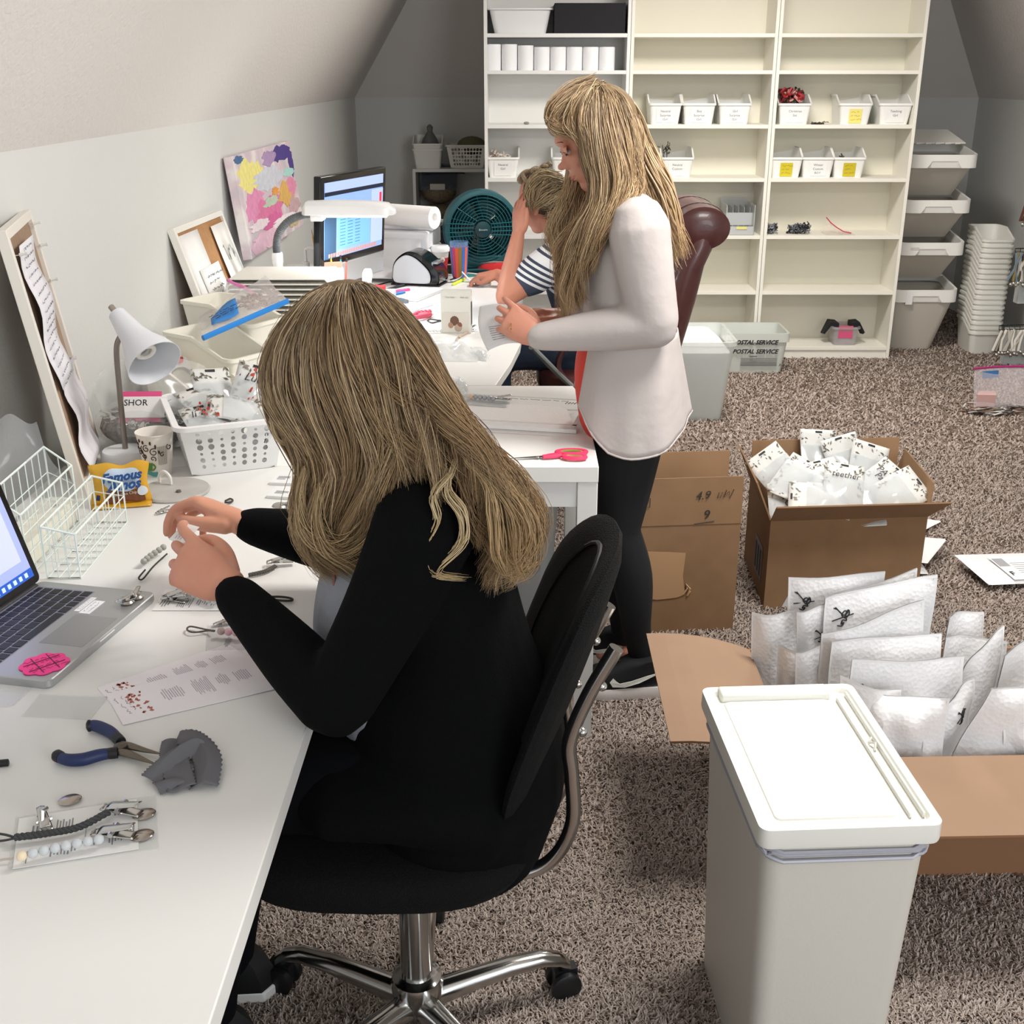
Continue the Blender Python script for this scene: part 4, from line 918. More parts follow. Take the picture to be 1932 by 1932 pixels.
PK = [(1600, 872, 3.66, .1, 1.0, .25, 'tall floral packet at the back of the box', ['']), (1548, 862, 3.70, .2, 1.1, -.1, 'grey-windowed packet at the back left of the heap', None),
      (1470, 892, 3.58, -.2, .8, .75, 'floral packet standing against the box\'s left wall', None), (1505, 905, 3.55, .1, .6, -.7, 'clear packet tilted left, in the middle of the heap', None),
      (1490, 960, 3.47, -.05, .75, .0, 'floral packet at the left front of the heap, red-stitch script', ['Pod', 'Co']), (1565, 905, 3.53, .0, .55, .3, 'shiny clear packet in the middle of the heap', None),
      (1590, 925, 3.47, .1, .7, -.25, 'packet with floral edge in the centre of the heap', ['teether']), (1660, 915, 3.50, -.2, .75, -.75, 'packet with large script lettering at the box\'s right side', ['PATCH', 'Paipai']),
      (1640, 885, 3.6, .3, .9, -.4, 'floral packet leaning in the right rear corner', None), (1545, 945, 3.44, .1, .5, 1.3, 'grey-clipped packet lying at the front of the heap', None),
      (1610, 960, 3.43, 0, .45, 1.5, 'clear packet lying flat at the front right of the heap', None), (1520, 930, 3.5, .4, .4, .6, 'crumpled packet under the centre packets', None), (1690, 935, 3.46, -.1, .8, -1.0, 'floral packet tucked against the right flap', None)]
for i, (u, v, Y, ya, pi, ro, lab, wd) in enumerate(PK): packet(lay(u, v, Y, ya, pi, ro), .13, .19, lab, 40 + i, wd if wd and wd[0] else None)
MB().loft([rrect(.44, .34, .03, 0), rrect(.46, .36, .03, .14), rrect(.40, .30, .03, .19), rrect(.2, .15, .03, .22)]).build('packet_fill', mat('DADAD6', .6, bump=('noise', 30, .8, .02)), None, smooth=True)
o = bpy.data.objects['packet_fill']; o.location = (1.04, 3.575, .02); tag(o, 'lower layers of packets filling the open box', 'packets', kind='stuff')

# near box with mailers
P3 = [(.55, 2.02), (1.36, 2.05), (1.38, 2.52), (.55, 2.50)]
LBI = mat('8F745E', .9, noise=(6, '997D66', .3))
t, c = cardbox('cardboard_box', 'open cardboard box full of white bubble mailers behind the tall bin', P3, .30, [(.25, 92), (.2, 100), (.2, 150), (.25, 70, .0, .45)], mat('8A6448', .85), LBI)
BUB = mat('EBEBEC', .42, bump=('vor', 110, .3, .003)); SEAM = mat('F0F0F0', .4)
def mailer(TL, TR_, down, h, lab, seed, script=None, group=None, bend=.022, fat=.007, name='bubble_mailer', tuck=0):
    q = random.Random(seed); TL, TR_ = V(TL), V(TR_); o0 = TL.copy(); w = (TR_ - TL).length; ex = (TR_ - TL).normalized(); dn = V(down).normalized(); nz = dn.cross(ex).normalized()
    if nz.y > 0: nz = -nz
    t = thing(name, lab, 'mailer', tuple(o0), group=group); p1, p2 = q.uniform(0, 6), q.uniform(0, 6)
    def mid(a, b): # a across, b down
        cr = bend*math.sin(2.2*a + p1)*(1 - .5*b) + .006*math.sin(7*a + p2) + .005*math.sin(9*b + 3*a + p1)
        return ex*(a*w) + dn*(b*h) + nz*cr
    sm = .045
    def sh(s):
        def f(a, b):
            ea = min(a, 1-a)*w; eb = min(b, 1-b)*h if b > .5 else b*h; e = min(1, max(0, (min(ea, eb) - .008)/.03)); return mid(a, b) + nz*s*(.0012 + fat*e**.6*(1 + .25*math.sin(14*a + p2)*math.sin(11*b + p1)))
        return f
    MB().grid(sh(1), 18, 16).grid(sh(-1), 18, 16).build('envelope', BUB, t, smooth=True)
    b = MB(); k = .9
    for (a0, a1, b0, b1) in ((0, .03, 0, 1), (.97, 1, 0, 1), (0, 1, 0, .018)):
        b.grid(lambda a, c_: mid(a0 + (a1-a0)*a, b0 + (b1-b0)*c_) + nz*.0022, 10, 10)
        b.grid(lambda a, c_: mid(a0 + (a1-a0)*a, b0 + (b1-b0)*c_) - nz*.0022, 10, 10)
    b.build('seam', SEAM, t, smooth=True)
    if script:
        for (a, bb, s_) in script:
            f = sh(1); P0 = f(a, bb) + nz*.002; b = MB()
            L = [(-.9, 1.0), (-.6, .85), (-.75, 1.05), (-.3, .5), (.1, .1), (.45, .35), (.15, .5), (-.1, .15), (.25, -.2), (.6, .15), (.5, .55), (.25, .05), (.35, -.45), (.0, -.35), (-.15, -.7), (.1, -.6), (-.1, -.9), (-.5, -.8)]
            pt = lambda x, y: f(min(.97, max(.02, a + x*s_/w)), min(.97, max(.01, bb - y*s_/h))) + nz*.0015
            b.tube([V(tuple(p)) for p in spline([tuple(pt(x, y)) for x, y in L], 4)], .0016, n=5)
            b.tube([pt(-1.0, -.3), pt(1.0, .1)], .0014, n=5)
            b.build('handwriting', INK, t, smooth=True)
    return t
def mm(u1, v1, Y1, u2, v2, Y2, lean, lab, seed, script=None, h=None, **k):
    A_, B_ = atY(u1, v1, Y1), atY(u2, v2, Y2); z = min(A_.z, B_.z) - .015
    d = V((lean[0], lean[1], -1)).normalized(); hh = min(h or .34, z/abs(d.z))
    return mailer(A_, B_, d, hh, lab, seed, script, **k)
G = None
mm(1418, 1150, 2.46, 1508, 1150, 2.44, (.06, -.02), 'bubble mailer at the far left of the box', 1)
mm(1490, 1095, 2.47, 1665, 1070, 2.46, (.03, -.02), 'rearmost bubble mailer, signed, in front of the packet box', 2, [(.16, .16, .022)])
mm(1552, 1116, 2.43, 1735, 1078, 2.42, (.04, -.01), 'second bubble mailer from the rear, tall right corner', 3, [(.28, .13, .008)])
mm(1500, 1145, 2.41, 1575, 1140, 2.40, (.10, -.02), 'narrow bubble mailer on the left with a half-hidden signature', 4, [(.65, .22, .016)])
mm(1562, 1135, 2.37, 1772, 1088, 2.38, (.02, -.0), 'large signed bubble mailer near the middle of the box', 5, [(.17, .16, .024)])
mm(1462, 1228, 2.36, 1525, 1230, 2.33, (.05, -.02), 'small bubble mailer in the left corner of the box', 6, [(.75, .3, .012)])
mm(1500, 1222, 2.33, 1600, 1215, 2.31, (.07, -.02), 'bubble mailer between the left corner and the tilted one', 7)
mm(1545, 1187, 2.33, 1748, 1135, 2.33, (.04, -.02), 'tilted plain bubble mailer in front of the large signed one', 8)
mm(1785, 1160, 2.40, 1866, 1162, 2.42, (.02, -.02), 'folded bubble mailer in the rear right corner', 9)
mm(1786, 1205, 2.35, 1905, 1215, 2.36, (.0, -.03), 'plain bubble mailer behind the pointed one at right', 10)
mm(1567, 1208, 2.28, 1785, 1206, 2.28, (.02, -.03), 'wide bubble mailer with dimpled left edge', 11)
mm(1815, 1262, 2.27, 1910, 1190, 2.30, (-.02, -.02), 'pointed bubble mailer at right marked with a small letter', 12, [(.0, .3, .008)])
mm(1602, 1235, 2.22, 1826, 1247, 2.22, (.02, -.04), 'front bubble mailer with a clear signature and a dash', 13, [(.17, .24, .022), (.68, .42, .006)])
mm(1582, 1268, 2.16, 1700, 1300, 2.15, (.05, -.05), 'crumpled bubble mailer beside the bin\'s rear corner', 14, bend=.03)
mm(1628, 1310, 2.13, 1782, 1303, 2.12, (.0, -.10), 'crumpled folded bubble mailer just behind the bin', 15, bend=.03, fat=.03)
mm(1885, 1228, 2.25, 2010, 1180, 2.27, (.0, -.03), 'bubble mailer at the right frame edge behind the big one', 16)
mm(1780, 1345, 2.14, 1850, 1290, 2.16, (.02, .02), 'shaded signed bubble mailer left of the big front one', 17, [(.6, .3, .016)], h=.17)
mm(1862, 1290, 2.10, 2050, 1272, 2.12, (-.30, .02), 'big bubble mailer leaning left at the front right', 18, fat=.02)
mm(1690, 1392, 2.08, 1742, 1400, 2.07, (.0, -.1), 'small folded mailer corner at the box\'s front edge', 19, h=.12)
mm(1900, 1372, 2.06, 2040, 1362, 2.06, (.1, .02), 'mailer in the front right corner, mostly in shadow', 20, h=.16)
# mailers on the carpet
def floor_mailer(pts, lab, seed, z=.02, label=False, tip=0):
    A_, B_, C_, D_ = [atZ(u, v, z + (tip if i == 0 else 0)) for i, (u, v) in enumerate(pts)]
    o0 = A_.copy(); t = thing('bubble_mailer', lab, 'mailer', (o0.x, o0.y, 0)); o0 = V((o0.x, o0.y, 0))
    def f(a, b, s): return A_.lerp(B_, a).lerp(D_.lerp(C_, a), b) - o0 + V((0, 0, s*.01*(math.sin(math.pi*a)*math.sin(math.pi*b))**.5))
    MB().grid(lambda a, b: f(a, b, 1), 16, 16).grid(lambda a, b: f(a, b, -1), 16, 16).build('envelope', BUB, t, smooth=True)
    if label:
        M = frame(f(.72, .55, 1) + V((0, 0, .004)), (B_-A_), (A_-D_)); l = MB(M).box(-.075, -.09, 0, .09, .07, .0006).build('shipping_label', mat('F4F4F4', .5), t)
        text('F', .035, M @ Matrix.Translation((-.055, -.05, .001)), INK, l, bold=.001); b = MB(M)
        for k in range(14): b.box(-.07 + k*.003, .0, .0006, -.0685 + k*.003, .055, .0012)
        for k in range(6): b.box(-.02, -.045 + .013*k, .0006, .06, -.042 + .013*k, .001)
        b.build('print', INKG, l)
    return t
floor_mailer([(1800, 1047), (1945, 1043), (1960, 1100), (1866, 1104)], 'addressed bubble mailer lying on the carpet at the right frame edge', 1, .03, True, .02)
floor_mailer([(1725, 1012), (1787, 1017), (1750, 1063), (1720, 1060)], 'bubble mailer on the carpet beside the packet box, upper of two', 2, .05)
floor_mailer([(1715, 975), (1778, 983), (1735, 1005), (1715, 1000)], 'farthest bubble mailer on the carpet, by the box\'s right side', 3, .02)
floor_mailer([(1715, 1055), (1740, 1064), (1752, 1083), (1715, 1082)], 'bubble mailer under another beside the packet box', 4, .02)

# ================================================================ tall white bin
t = thing('trash_bin', 'tall white lidded bin with a grey liner edge, right foreground', 'bin', (.472, 1.617, 0), R(3.6))
b = MB(); b.loft([rrect(.215, .36, .03, 0, 6), rrect(.25, .395, .03, .545, 6), rrect(.244, .389, .03, .545, 6), rrect(.21, .354, .03, .01, 6)]); b.build('body', mat('CBC8BF', .5, bump=('noise', 160, .15, .002)), t, smooth=True)
b = MB(); q = random.Random(2)
for k in range(3):
    pts = [(p.x*1.012, p.y*1.012, .525 + .006*k + .006*q.uniform(-1, 1)) for p in rrect(.252, .398, .03, 0, 6)]; b.tube(pts, .0035, n=6, closed=True)
b.build('liner_edge', mat('A9AAB4', .25), t, smooth=True)
b = MB(); W, D, z0 = .272, .418, .548
b.loft([rrect(W, D, .018, z0, 5), rrect(W+.003, D+.003, .02, z0+.006, 5), rrect(W, D, .016, z0+.032, 5), rrect(W-.026, D-.03, .012, z0+.032, 5), rrect(W-.034, D-.038, .012, z0+.024, 5)])
b.build('lid_frame', mat('E3E3DB', .4), t, smooth=True, angle=30)
b = MB(); b.loft([rrect(W-.085, D-.075, .01, z0+.0235, 4, -.012, -.004), rrect(W-.088, D-.078, .01, z0+.0265, 4, -.012, -.004)]); b.build('lid_panel', mat('E6E6DF', .38), t, smooth=True, angle=30)
b = MB(); b.box(-W/2+.028, D/2-.040, z0+.02, W/2-.05, D/2-.006, z0+.038); b.build('lid_ledge', mat('E3E3DB', .4), t, bevel=.004)
b = MB(); b.box(W/2-.042, -D/2+.03, z0+.0238, W/2-.038, D/2-.045, z0+.032).box(W/2-.022, -D/2+.03, z0+.0238, W/2-.018, D/2-.03, z0+.0335); b.build('lid_groove', mat('E4E4DC', .4), t, bevel=.001)
b = MB(); b.tube([(W/2-.03, .0, z0+.026), (W/2-.026, .012, z0+.033), (W/2-.033, .022, z0+.028), (W/2-.026, .03, z0+.032)], .0022, n=5); b.build('torn_film', mat('D9D6CC', .4), t, smooth=True)

# ================================================================ tubs on the floor
t = thing('postal_tub', 'translucent postal tub with printed lettering, under the bookcases', 'tub', (1.30, 6.60, 0))
b = MB(); w, d, h = .42, .30, .23
b.loft([rrect(w*.9, d*.9, .03, 0), rrect(w, d, .03, h-.05), rrect(w+.02, d+.02, .03, h-.05), rrect(w+.02, d+.02, .03, h), rrect(w-.006, d-.006, .03, h), rrect(w*.9-.006, d*.9-.006, .03, .004)]); b.build('body', mat('D5DAD3', .35, alpha=.82), t, smooth=True)
Mf = frame((0, -d/2 - .003, .115), (1, 0, 0), (0, -.06, 1)); K_ = mat('26282A', .6)
for s_, y, sz in (('UNITED STATES POSTAL SERVICE', .065, .034), ('UNITED STATES POSTAL SERVICE', .012, .034)):
    o = text(s_, sz, Mf @ Matrix.Translation((-.10 if y < .05 else -.105, y, .004)), K_, t, shear=.3, bold=.0012)
    o.scale = (1, 1, 1)
b = MB(Mf); [b.box(-.05, -.03 - .008*k, .002, .155, -.027 - .008*k, .003) for k in range(6)]; b.box(.0, -.018, .002, .04, -.013, .003); b.build('small_print', mat('5A5D5C', .6), t)
text('A', .022, Mf @ Matrix.Translation((.175, -.066, .003)), K_, t)
MB().loft([rrect(w*.82, d*.8, .03, .01), rrect(w*.86, d*.85, .03, .12)]).build('white_contents', PAPER, t)
t = thing('storage_tub', 'tall clear plastic tub of papers behind the standing woman', 'tub', (.86, 5.68, 0))
b = MB(); w, d, h = .34, .46, .40
b.loft([rrect(w*.78, d*.82, .04, 0), rrect(w, d, .04, h-.02), rrect(w+.025, d+.025, .05, h-.02), rrect(w+.025, d+.025, .05, h), rrect(w-.006, d-.006, .04, h), rrect(w*.78-.006, d*.82-.006, .04, .004)]); b.build('body', clear('E4EBE8', .5), t, smooth=True)
MB().loft([rrect(w*.74, d*.76, .03, .01), rrect(w*.9, d*.9, .03, .34), rrect(w*.5, d*.6, .03, .40)]).build('white_papers', PAPER, t, smooth=True)
t = thing('storage_tub', 'grey translucent tub standing under the scissors table', 'tub', (-.06, 3.10, 0))
b = MB(); w, d, h = .33, .40, .56
b.loft([rrect(w*.8, d*.84, .04, 0), rrect(w, d, .04, h-.03), rrect(w+.03, d+.03, .05, h-.03), rrect(w+.03, d+.03, .05, h), rrect(w-.006, d-.006, .04, h), rrect(w*.8-.006, d*.84-.006, .04, .004)]); b.build('body', mat('B9BDBC', .3, alpha=.85), t, smooth=True)
t = thing('plastic_bag', 'translucent bag hanging over the side under the scissors table', 'bag', (-.22, 2.82, .5)); 
MB().grid(lambda a, b: V(((a-.5)*.10 + .02*math.sin(5*b), .02*math.sin(6*a), .1 - .28*b)), 8, 8).build('film', clear('D9DDDD', .5), t, smooth=True)

# zip bag standing on the carpet
t = thing('zip_bag', 'clear zip bag with magenta zipper and metal clips on the carpet', 'bag', (2.40, 5.66, 0))
ex = lambda a, b: V((-.13 + .25*a + .02*b*(a-.5), -.05*(1-b) + .02*math.sin(3*a), .012 + .215*b))
for s in (-1, 1): MB().grid(lambda a, b: ex(a, b) + V((0, s*.035*math.sin(math.pi*a)*(1-b)**.6, 0)), 12, 10).build('film', clear('E6DDE0', .3), t, smooth=True)
MB().tube([ex(a/8, 1.0) + V((0, 0, .012*a/8 - .006)) for a in range(9)], .006, n=6).build('zipper', mat('A8276E', .4), t, smooth=True)
MB(frame(ex(.3, .84) + V((0, -.006, 0)), (1, 0, .08), (0, 0, 1))).box(-.035, -.018, 0, .045, .018, .001).build('blue_label', mat('3D78B4', .5), t)
tangle(0, -.03, 0, .21, .08, .05, [STEEL, DSTEEL, '8A6B5A', 'E2DDD8'], 110, .0032, 'clip_heap', seed=12, par=t)
MB().loft([[V((-.12, -.04, z*1.0)), V((-.03, -.05, z)), V((-.02, -.01, z+.01)), V((-.10, .0, z+.01))] for z in (.04, .06, .085, .10)]).build('pink_cloth', mat('C9A39E', .85), t, smooth=True)
# hanging racks at the right wall
for i, (z, cols, n, lab) in enumerate(((1.0, ['7A3B22', '9A5A34', 'B9B3A8', '57301F'], 16, 'rack of orange-brown bead straps hung on the right wall, top one'), (.66, ['8C7A45', '6E7F8C', 'C9C4BA', '4E4A38'], 16, 'rack of olive and blue bead straps on the right wall, middle one'), (.22, ['E4E0D6', 'BDB7AA', '8E8A80'], 12, 'rack of white bead straps on the right wall, lowest one'))):
    y0_ = 6.62; x0 = atY(1938, 600, 6.6).x + (.09, .075, .05)[i]; t = thing('strap_rack', lab, 'rack', (x0, y0_, z))
    b = MB(); b.tube([(-.2, -.02, 0), (.02, .02, 0)], .003, n=5); b.tube([(-.17, .05, .01), (.05, .09, .01)], .003, n=5)
    for k in range(8): b.tube([(-.2 + .03*k, -.02, 0), (-.17 + .03*k, .06, .01)], .002, n=4)
    b.build('wire_frame', mat('34332F', .4, .5), t, smooth=True)
    q = random.Random(i); b = MB(); ms = [mat(c, .6) for c in cols]; hh = (.17, .16, .12)[i]
    for k in range(n):
        x = -.19 + .2*k/n; b.cur = q.randrange(len(ms)); b.tube([(x, -.03 + q.uniform(-.01, .03), 0), (x + q.uniform(-.03, .01), -.03, -hh*.5), (x - .02 + q.uniform(-.02, .02), -.03, -hh)], .0075, n=6)
    b.build('straps', ms, t, smooth=True)
    b = MB()
    for k in range(n): b.ell((-.2 + .21*k/n, -.03 + q.uniform(-.01, .01), -hh - q.uniform(0, .03)), (.012, .01, .013), 8, 6)
    b.build('metal_clips', STEEL, t, smooth=True)
    MB().box(-.12, .04, -.30, .08, .10, -.01).build('backing_board', mat('B9BEBE', .6), t)
# ================================================================ things on the near desk
FLp, FRp = atZ(95, 1303), atZ(305, 1125)
t = thing('laptop', 'open silver laptop with black keys at the left frame edge', 'laptop', tuple(FLp))
ex = (FRp - FLp).normalized(); ey = V((-ex.y, ex.x, 0)); W, D = .325, .227
if ey.x > 0: ey = -ey
M = frame(V((0, 0, 0)), ex, ey); ALU = mat('B4B5B6', .38, .75)
b = MB(M); b.loft([rrect(W-.004, D-.004, .012, 0, 5, W/2, D/2), rrect(W, D, .013, .004, 5, W/2, D/2), rrect(W, D, .013, .014, 5, W/2, D/2), rrect(W-.003, D-.003, .012, .0155, 5, W/2, D/2)]); b.build('base', ALU, t, smooth=True, angle=30)
b = MB(M); b.box(W/2-.053, .012, .0155, W/2+.053, .088, .0158); b.build('trackpad', mat('A3A4A5', .3, .7), t)
b = MB(M); rows = [(14, .0145), (14, .0172), (14, .0172), (13, .0172), (12, .0172)]
y = .204
kz = .0155
MB(M).box(.022, .105, kz-.0004, W-.022, .213, kz+.0002).build('key_well', mat('8E8FA0', .5, .3), t)
for i, n in enumerate((14, 14, 13, 12, 11)):
    h_ = .009 if i == 0 else .0155; y -= 0 ; yy = (.202, .183, .164, .145, .126)[i]; ww = (W - .05)/n
    for k in range(n): b.box(.025 + k*ww, yy, kz, .025 + (k+1)*ww - .0028, yy + h_, kz + .0014)
for x0, x1 in ((.025, .043), (.046, .064), (.067, .085), (.088, .11), (.113, .212), (.215, .237), (.24, .258), (.261, .278), (.281, .30)): b.box(x0, .107, kz, x1 - .001, .1225, kz + .0014)
b.build('keys', mat('14141A', .45), t, bevel=.0006)
b = MB(M); b.tube([V((.02, D-.004, .013)), V((W-.02, D-.004, .013))], .007, n=10); b.build('hinge', mat('26262A', .4), t, smooth=True)
MB(M).box(W/2-.022, -.0006, .010, W/2+.022, .0008, .0125).build('lid_notch', mat('E8E8EA', .3), t)
th = R(106); d = M.to_3x3() @ V((0, -math.cos(th), math.sin(th))); S_ = frame(M @ V((0, D-.004, .014)), M.to_3x3() @ V((1, 0, 0)), d); H = .215
b = MB(S_); b.loft([rrect(W, H, .012, -.006, 5, W/2, H/2+.004), rrect(W, H, .012, -.001, 5, W/2, H/2+.004)]); b.build('screen_back', ALU, t, smooth=True, angle=30)
b = MB(S_); b.loft([rrect(W-.002, H-.002, .011, -.001, 5, W/2, H/2+.004), rrect(W-.002, H-.002, .011, .0008, 5, W/2, H/2+.004)]); b.build('screen_bezel', BLACKG, t, smooth=True, angle=30)
s = MB(S_).box(.014, .018, .0008, W-.014, H-.008, .0012).build('screen', mat('9FABE6', .5, emit=.38), t)
MB(S_).box(.014, .018, .0012, W-.014, .034, .0018).build('task_bar', mat('2354B5', .4, emit=.5), s)
MB(S_).box(.10, .052, .0012, W-.03, H-.03, .0018).build('page', mat('BEC5F0', .5, emit=.42), s)
b = MB(S_); [b.box(.16 + .016*k, .022, .0018, .168 + .016*k, .03, .0024) for k in range(9)]; b.build('task_icons', mat('BBD0F2', .4, emit=.6), s)
for (x0, y0, x1, y1) in ((W-.10, .088, W-.045, .098), (W-.105, .066, W-.055, .086)):
    l = MB(M).box(x0, y0, .0157, x1, y1, .0162).build('paper_label', mat('E6E7E8', .6), t); b = MB(); scribble(b, M @ Matrix.Translation(((x0+x1)/2, (y0+y1)/2, .0166)), (x1-x0)*.8, (y1-y0)*.8, 2, .0002, 3, .002); b.build('small_print', INKG, l)
# clips resting on the laptop
for i, (u, v, a) in enumerate(((240, 1137, .4), (258, 1127, 1.2))):
    t2 = thing('metal_clip', ['round metal clip on the laptop, left one of a pair', 'round metal clip on the laptop, right one of a pair'][i], 'clip', tuple(atZ(u, v, .757)), a)
    MB().lathe([(0, 0), (.011, .0), (.012, .002), (.0095, .005), (0, .006)], 20).build('disc', STEEL, t2, smooth=True); metal_clip(t2, V((0, 0, .004)), .3, .62, 'clasp')
# pink scalloped sticky note
c = atZ(84, 1253, .7562); t = thing('sticky_note', 'hot pink flower-shaped sticky note on the laptop corner', 'sticky note', tuple(c), .75)
poly = [((.033 + .0045*abs(math.sin(4*a)))*math.cos(a), (.033 + .0045*abs(math.sin(4*a)))*math.sin(a)*.95) for a in [2*math.pi*k/64 for k in range(64)]]
MB().prism(poly, 0, .0012).build('note', mat('F2408F', .6), t); b = MB()
for a, e in (((-.012, -.028), (-.010, .028)), ((.012, -.028), (.014, .028)), ((-.028, .010), (.028, .012)), ((-.028, -.012), (.028, -.010))): b.tube([(a[0], a[1], .0016), (e[0], e[1], .0016)], .0007, n=4)
b.build('grid_lines', mat('5A1F38', .6), t); b = MB(); scribble(b, Matrix.Translation((0, 0, .0016)), .05, .05, 4, .00035, 8, .003); b.build('handwriting', mat('8A3058', .6), t)
# pliers
P_ = lambda u, v, z=.75: atZ(u, v, z)
o0 = P_(225, 1412); t = thing('pliers', 'needle-nose pliers with dark blue handles, open on the desk', 'pliers', tuple(o0)); NAVY = mat('1C2A55', .5); TIP = mat('131418', .5)
q_ = lambda L: [p - o0 for p in L]
h1 = q_([V(tuple(p)) for p in spline([tuple(P_(u, v)) for u, v in ((228, 1400), (212, 1384), (196, 1375), (178, 1369), (163, 1370))], 5)])
h2 = q_([V(tuple(p)) for p in spline([tuple(P_(u, v)) for u, v in ((222, 1420), (190, 1424), (155, 1433), (125, 1433), (103, 1423))], 5)])
for hh in (h1, h2):
    n = len(hh); rr = [.0065 + .0022*math.sin(math.pi*i/(n-1)) for i in range(n)]
    g = MB().tube(hh[2:-3], rr[2:-3], n=12).build('handle_grip', NAVY, t, smooth=True); MB().tube(hh[-4:], [.0078, .0085, .0084, .005], n=12).build('grip_end', TIP, g, smooth=True); MB().tube(hh[:4], [.0075, .0078, .0078, .0074], n=12).build('grip_collar', TIP, g, smooth=True)
for k, (L, r) in enumerate((((P_(228, 1405), P_(246, 1408), P_(275, 1416), P_(303, 1422)), (.007, .0065, .004, .0014)), ((P_(226, 1418), P_(244, 1423), P_(268, 1432), P_(292, 1441)), (.007, .0065, .004, .0014)))):
    MB().tube(q_(L), r, n=10, flat=.7).build('jaw', mat('6E675E', .32, .9), t, smooth=True)
MB().lathe([(0, -.005), (.009, -.005), (.009, .005), (0, .007)], 18, P_(228, 1412) - o0).build('pivot', mat('5D5750', .3, .9), t, smooth=True)
# grey cloth
o0 = atZ(345, 1450); t = thing('polishing_cloth', 'crumpled grey polishing cloth with pinked edges near the pliers', 'cloth', tuple(o0)); GR = mat('66666A', .85, bump=('noise', 400, .3, .001))
def strip(path, w, lift, seed):
    q = random.Random(seed); P = [V(tuple(p)) - o0 for p in spline([tuple(x) for x in path], 8)]; b = MB(); n = len(P)
    def f(a, c):
        i = min(n-2, int(a*(n-1))); p = P[i].lerp(P[i+1], a*(n-1) - i); d = (P[min(n-1, i+1)] - P[i]); d.z = 0; d = d.normalized(); s = V((-d.y, d.x, 0))
        zig = .0012*(1 if int(a*40) % 2 else -1)*(abs(c-.5) > .49); return p + s*((c-.5)*w + zig) + V((0, 0, lift*(.3+.7*math.sin(math.pi*a)) * (1 - .6*abs(c-.5)*2) + .003*math.sin(5*c + 3*a + seed) + .003))
    b.grid(f, 40, 12); return b
G_ = lambda u, v: atZ(u, v, .742)
b = strip((G_(345, 1494), G_(330, 1440), G_(333, 1402)), .036, .010, 1); strip2 = strip((G_(332, 1402), G_(360, 1405), G_(392, 1440), G_(385, 1490)), .036, .014, 2); b.add(strip2.v, strip2.f)
s3 = strip((G_(285, 1478), G_(320, 1450), G_(372, 1420), G_(398, 1425)), .030, .018, 3); b.add(s3.v, s3.f); s4 = strip((G_(295, 1490), G_(330, 1478), G_(360, 1470)), .03, .004, 5); b.add(s4.v, s4.f)
b.build('cloth', GR, t, smooth=True, solid=.0012)
pen(atZ(-60, 1452), atZ(18, 1444), .0045, '1A1A1C', 'black pen tip at the left frame edge beside the pliers', z=.74)
# clear sleeve with card, cords and bead strand
def sheet(pts, name, lab, cat, m, z=.7405, th=.0006):
    L = [atZ(u, v, z) for u, v in pts]; o0 = L[0]; t = thing(name, lab, cat, (o0.x, o0.y, z)); R0 = V((o0.x, o0.y, z))
    MB().loft([[p - R0 for p in L], [p - R0 + V((0, 0, th)) for p in L]]).build('sheet', m, t); return t, frame(V((0, 0, th + .0003)), L[1] - L[0], L[-1] - L[0]), (L[1]-L[0]).length, (L[-1]-L[0]).length
def print_lines(t, M, rects, m=INKG, name='print', seed=1):
    b = MB(M); q = random.Random(seed)
    for (x0, y0, x1, y1, n, vert) in rects:
        for k in range(n):
            if vert: x = x0 + (x1-x0)*k/n; e = q.uniform(.5, 1); b.box(x, y0 + (y1-y0)*(1-e)/2, 0, x + (x1-x0)/n*.4, y1 - (y1-y0)*(1-e)/2, .0003)
            else: y = y0 + (y1-y0)*k/n; e = q.uniform(.6, 1); b.box(x0, y, 0, x0 + (x1-x0)*e, y + (y1-y0)/n*.4, .0003)
    return b.build(name, m, t)
t, M, w, h = sheet(((15, 1645), (300, 1600), (293, 1500), (30, 1542)), 'clear_sleeve', 'clear sleeve with an instruction card under the grey bead strand', 'sleeve', clear('F2F3F2', .35), .7405)
t, M, w, h = sheet(((24, 1640), (262, 1602), (258, 1508), (36, 1545)), 'instruction_card', 'white printed instruction card inside the clear sleeve', 'card', PAPER, .7412)
print_lines(t, M, [(w*.07, h*.05, w*.11, h*.3, 2, 1), (w*.28, h*.1, w*.5, h*.35, 8, 1), (w*.3, h*.55, w*.45, h*.85, 6, 1), (w*.55, h*.05, w*.56, h*.95, 1, 1), (w*.6, h*.2, w*.7, h*.5, 4, 1), (w*.75, h*.15, w*.97, h*.6, 9, 1), (w*.78, h*.7, w*.95, h*.95, 6, 1), (w*.1, h*.5, w*.2, h*.8, 3, 1)], INKG)
DZ = .746
beads([atZ(30, 1618, DZ+.008), atZ(85, 1604, DZ+.008), atZ(140, 1592, DZ+.008), atZ(190, 1583, DZ+.008)], .0062, ['F0DFC0'] + ['CBCFD2']*8, 'pacifier_strand', 'grey bead strand with a cream end bead at the lower left', 'bead strand', clip=(atZ(222, 1577, DZ), -.1), loop=[atZ(25, 1620, DZ), atZ(5, 1622, DZ), atZ(-30, 1630, DZ)], cord='B8AFA2')
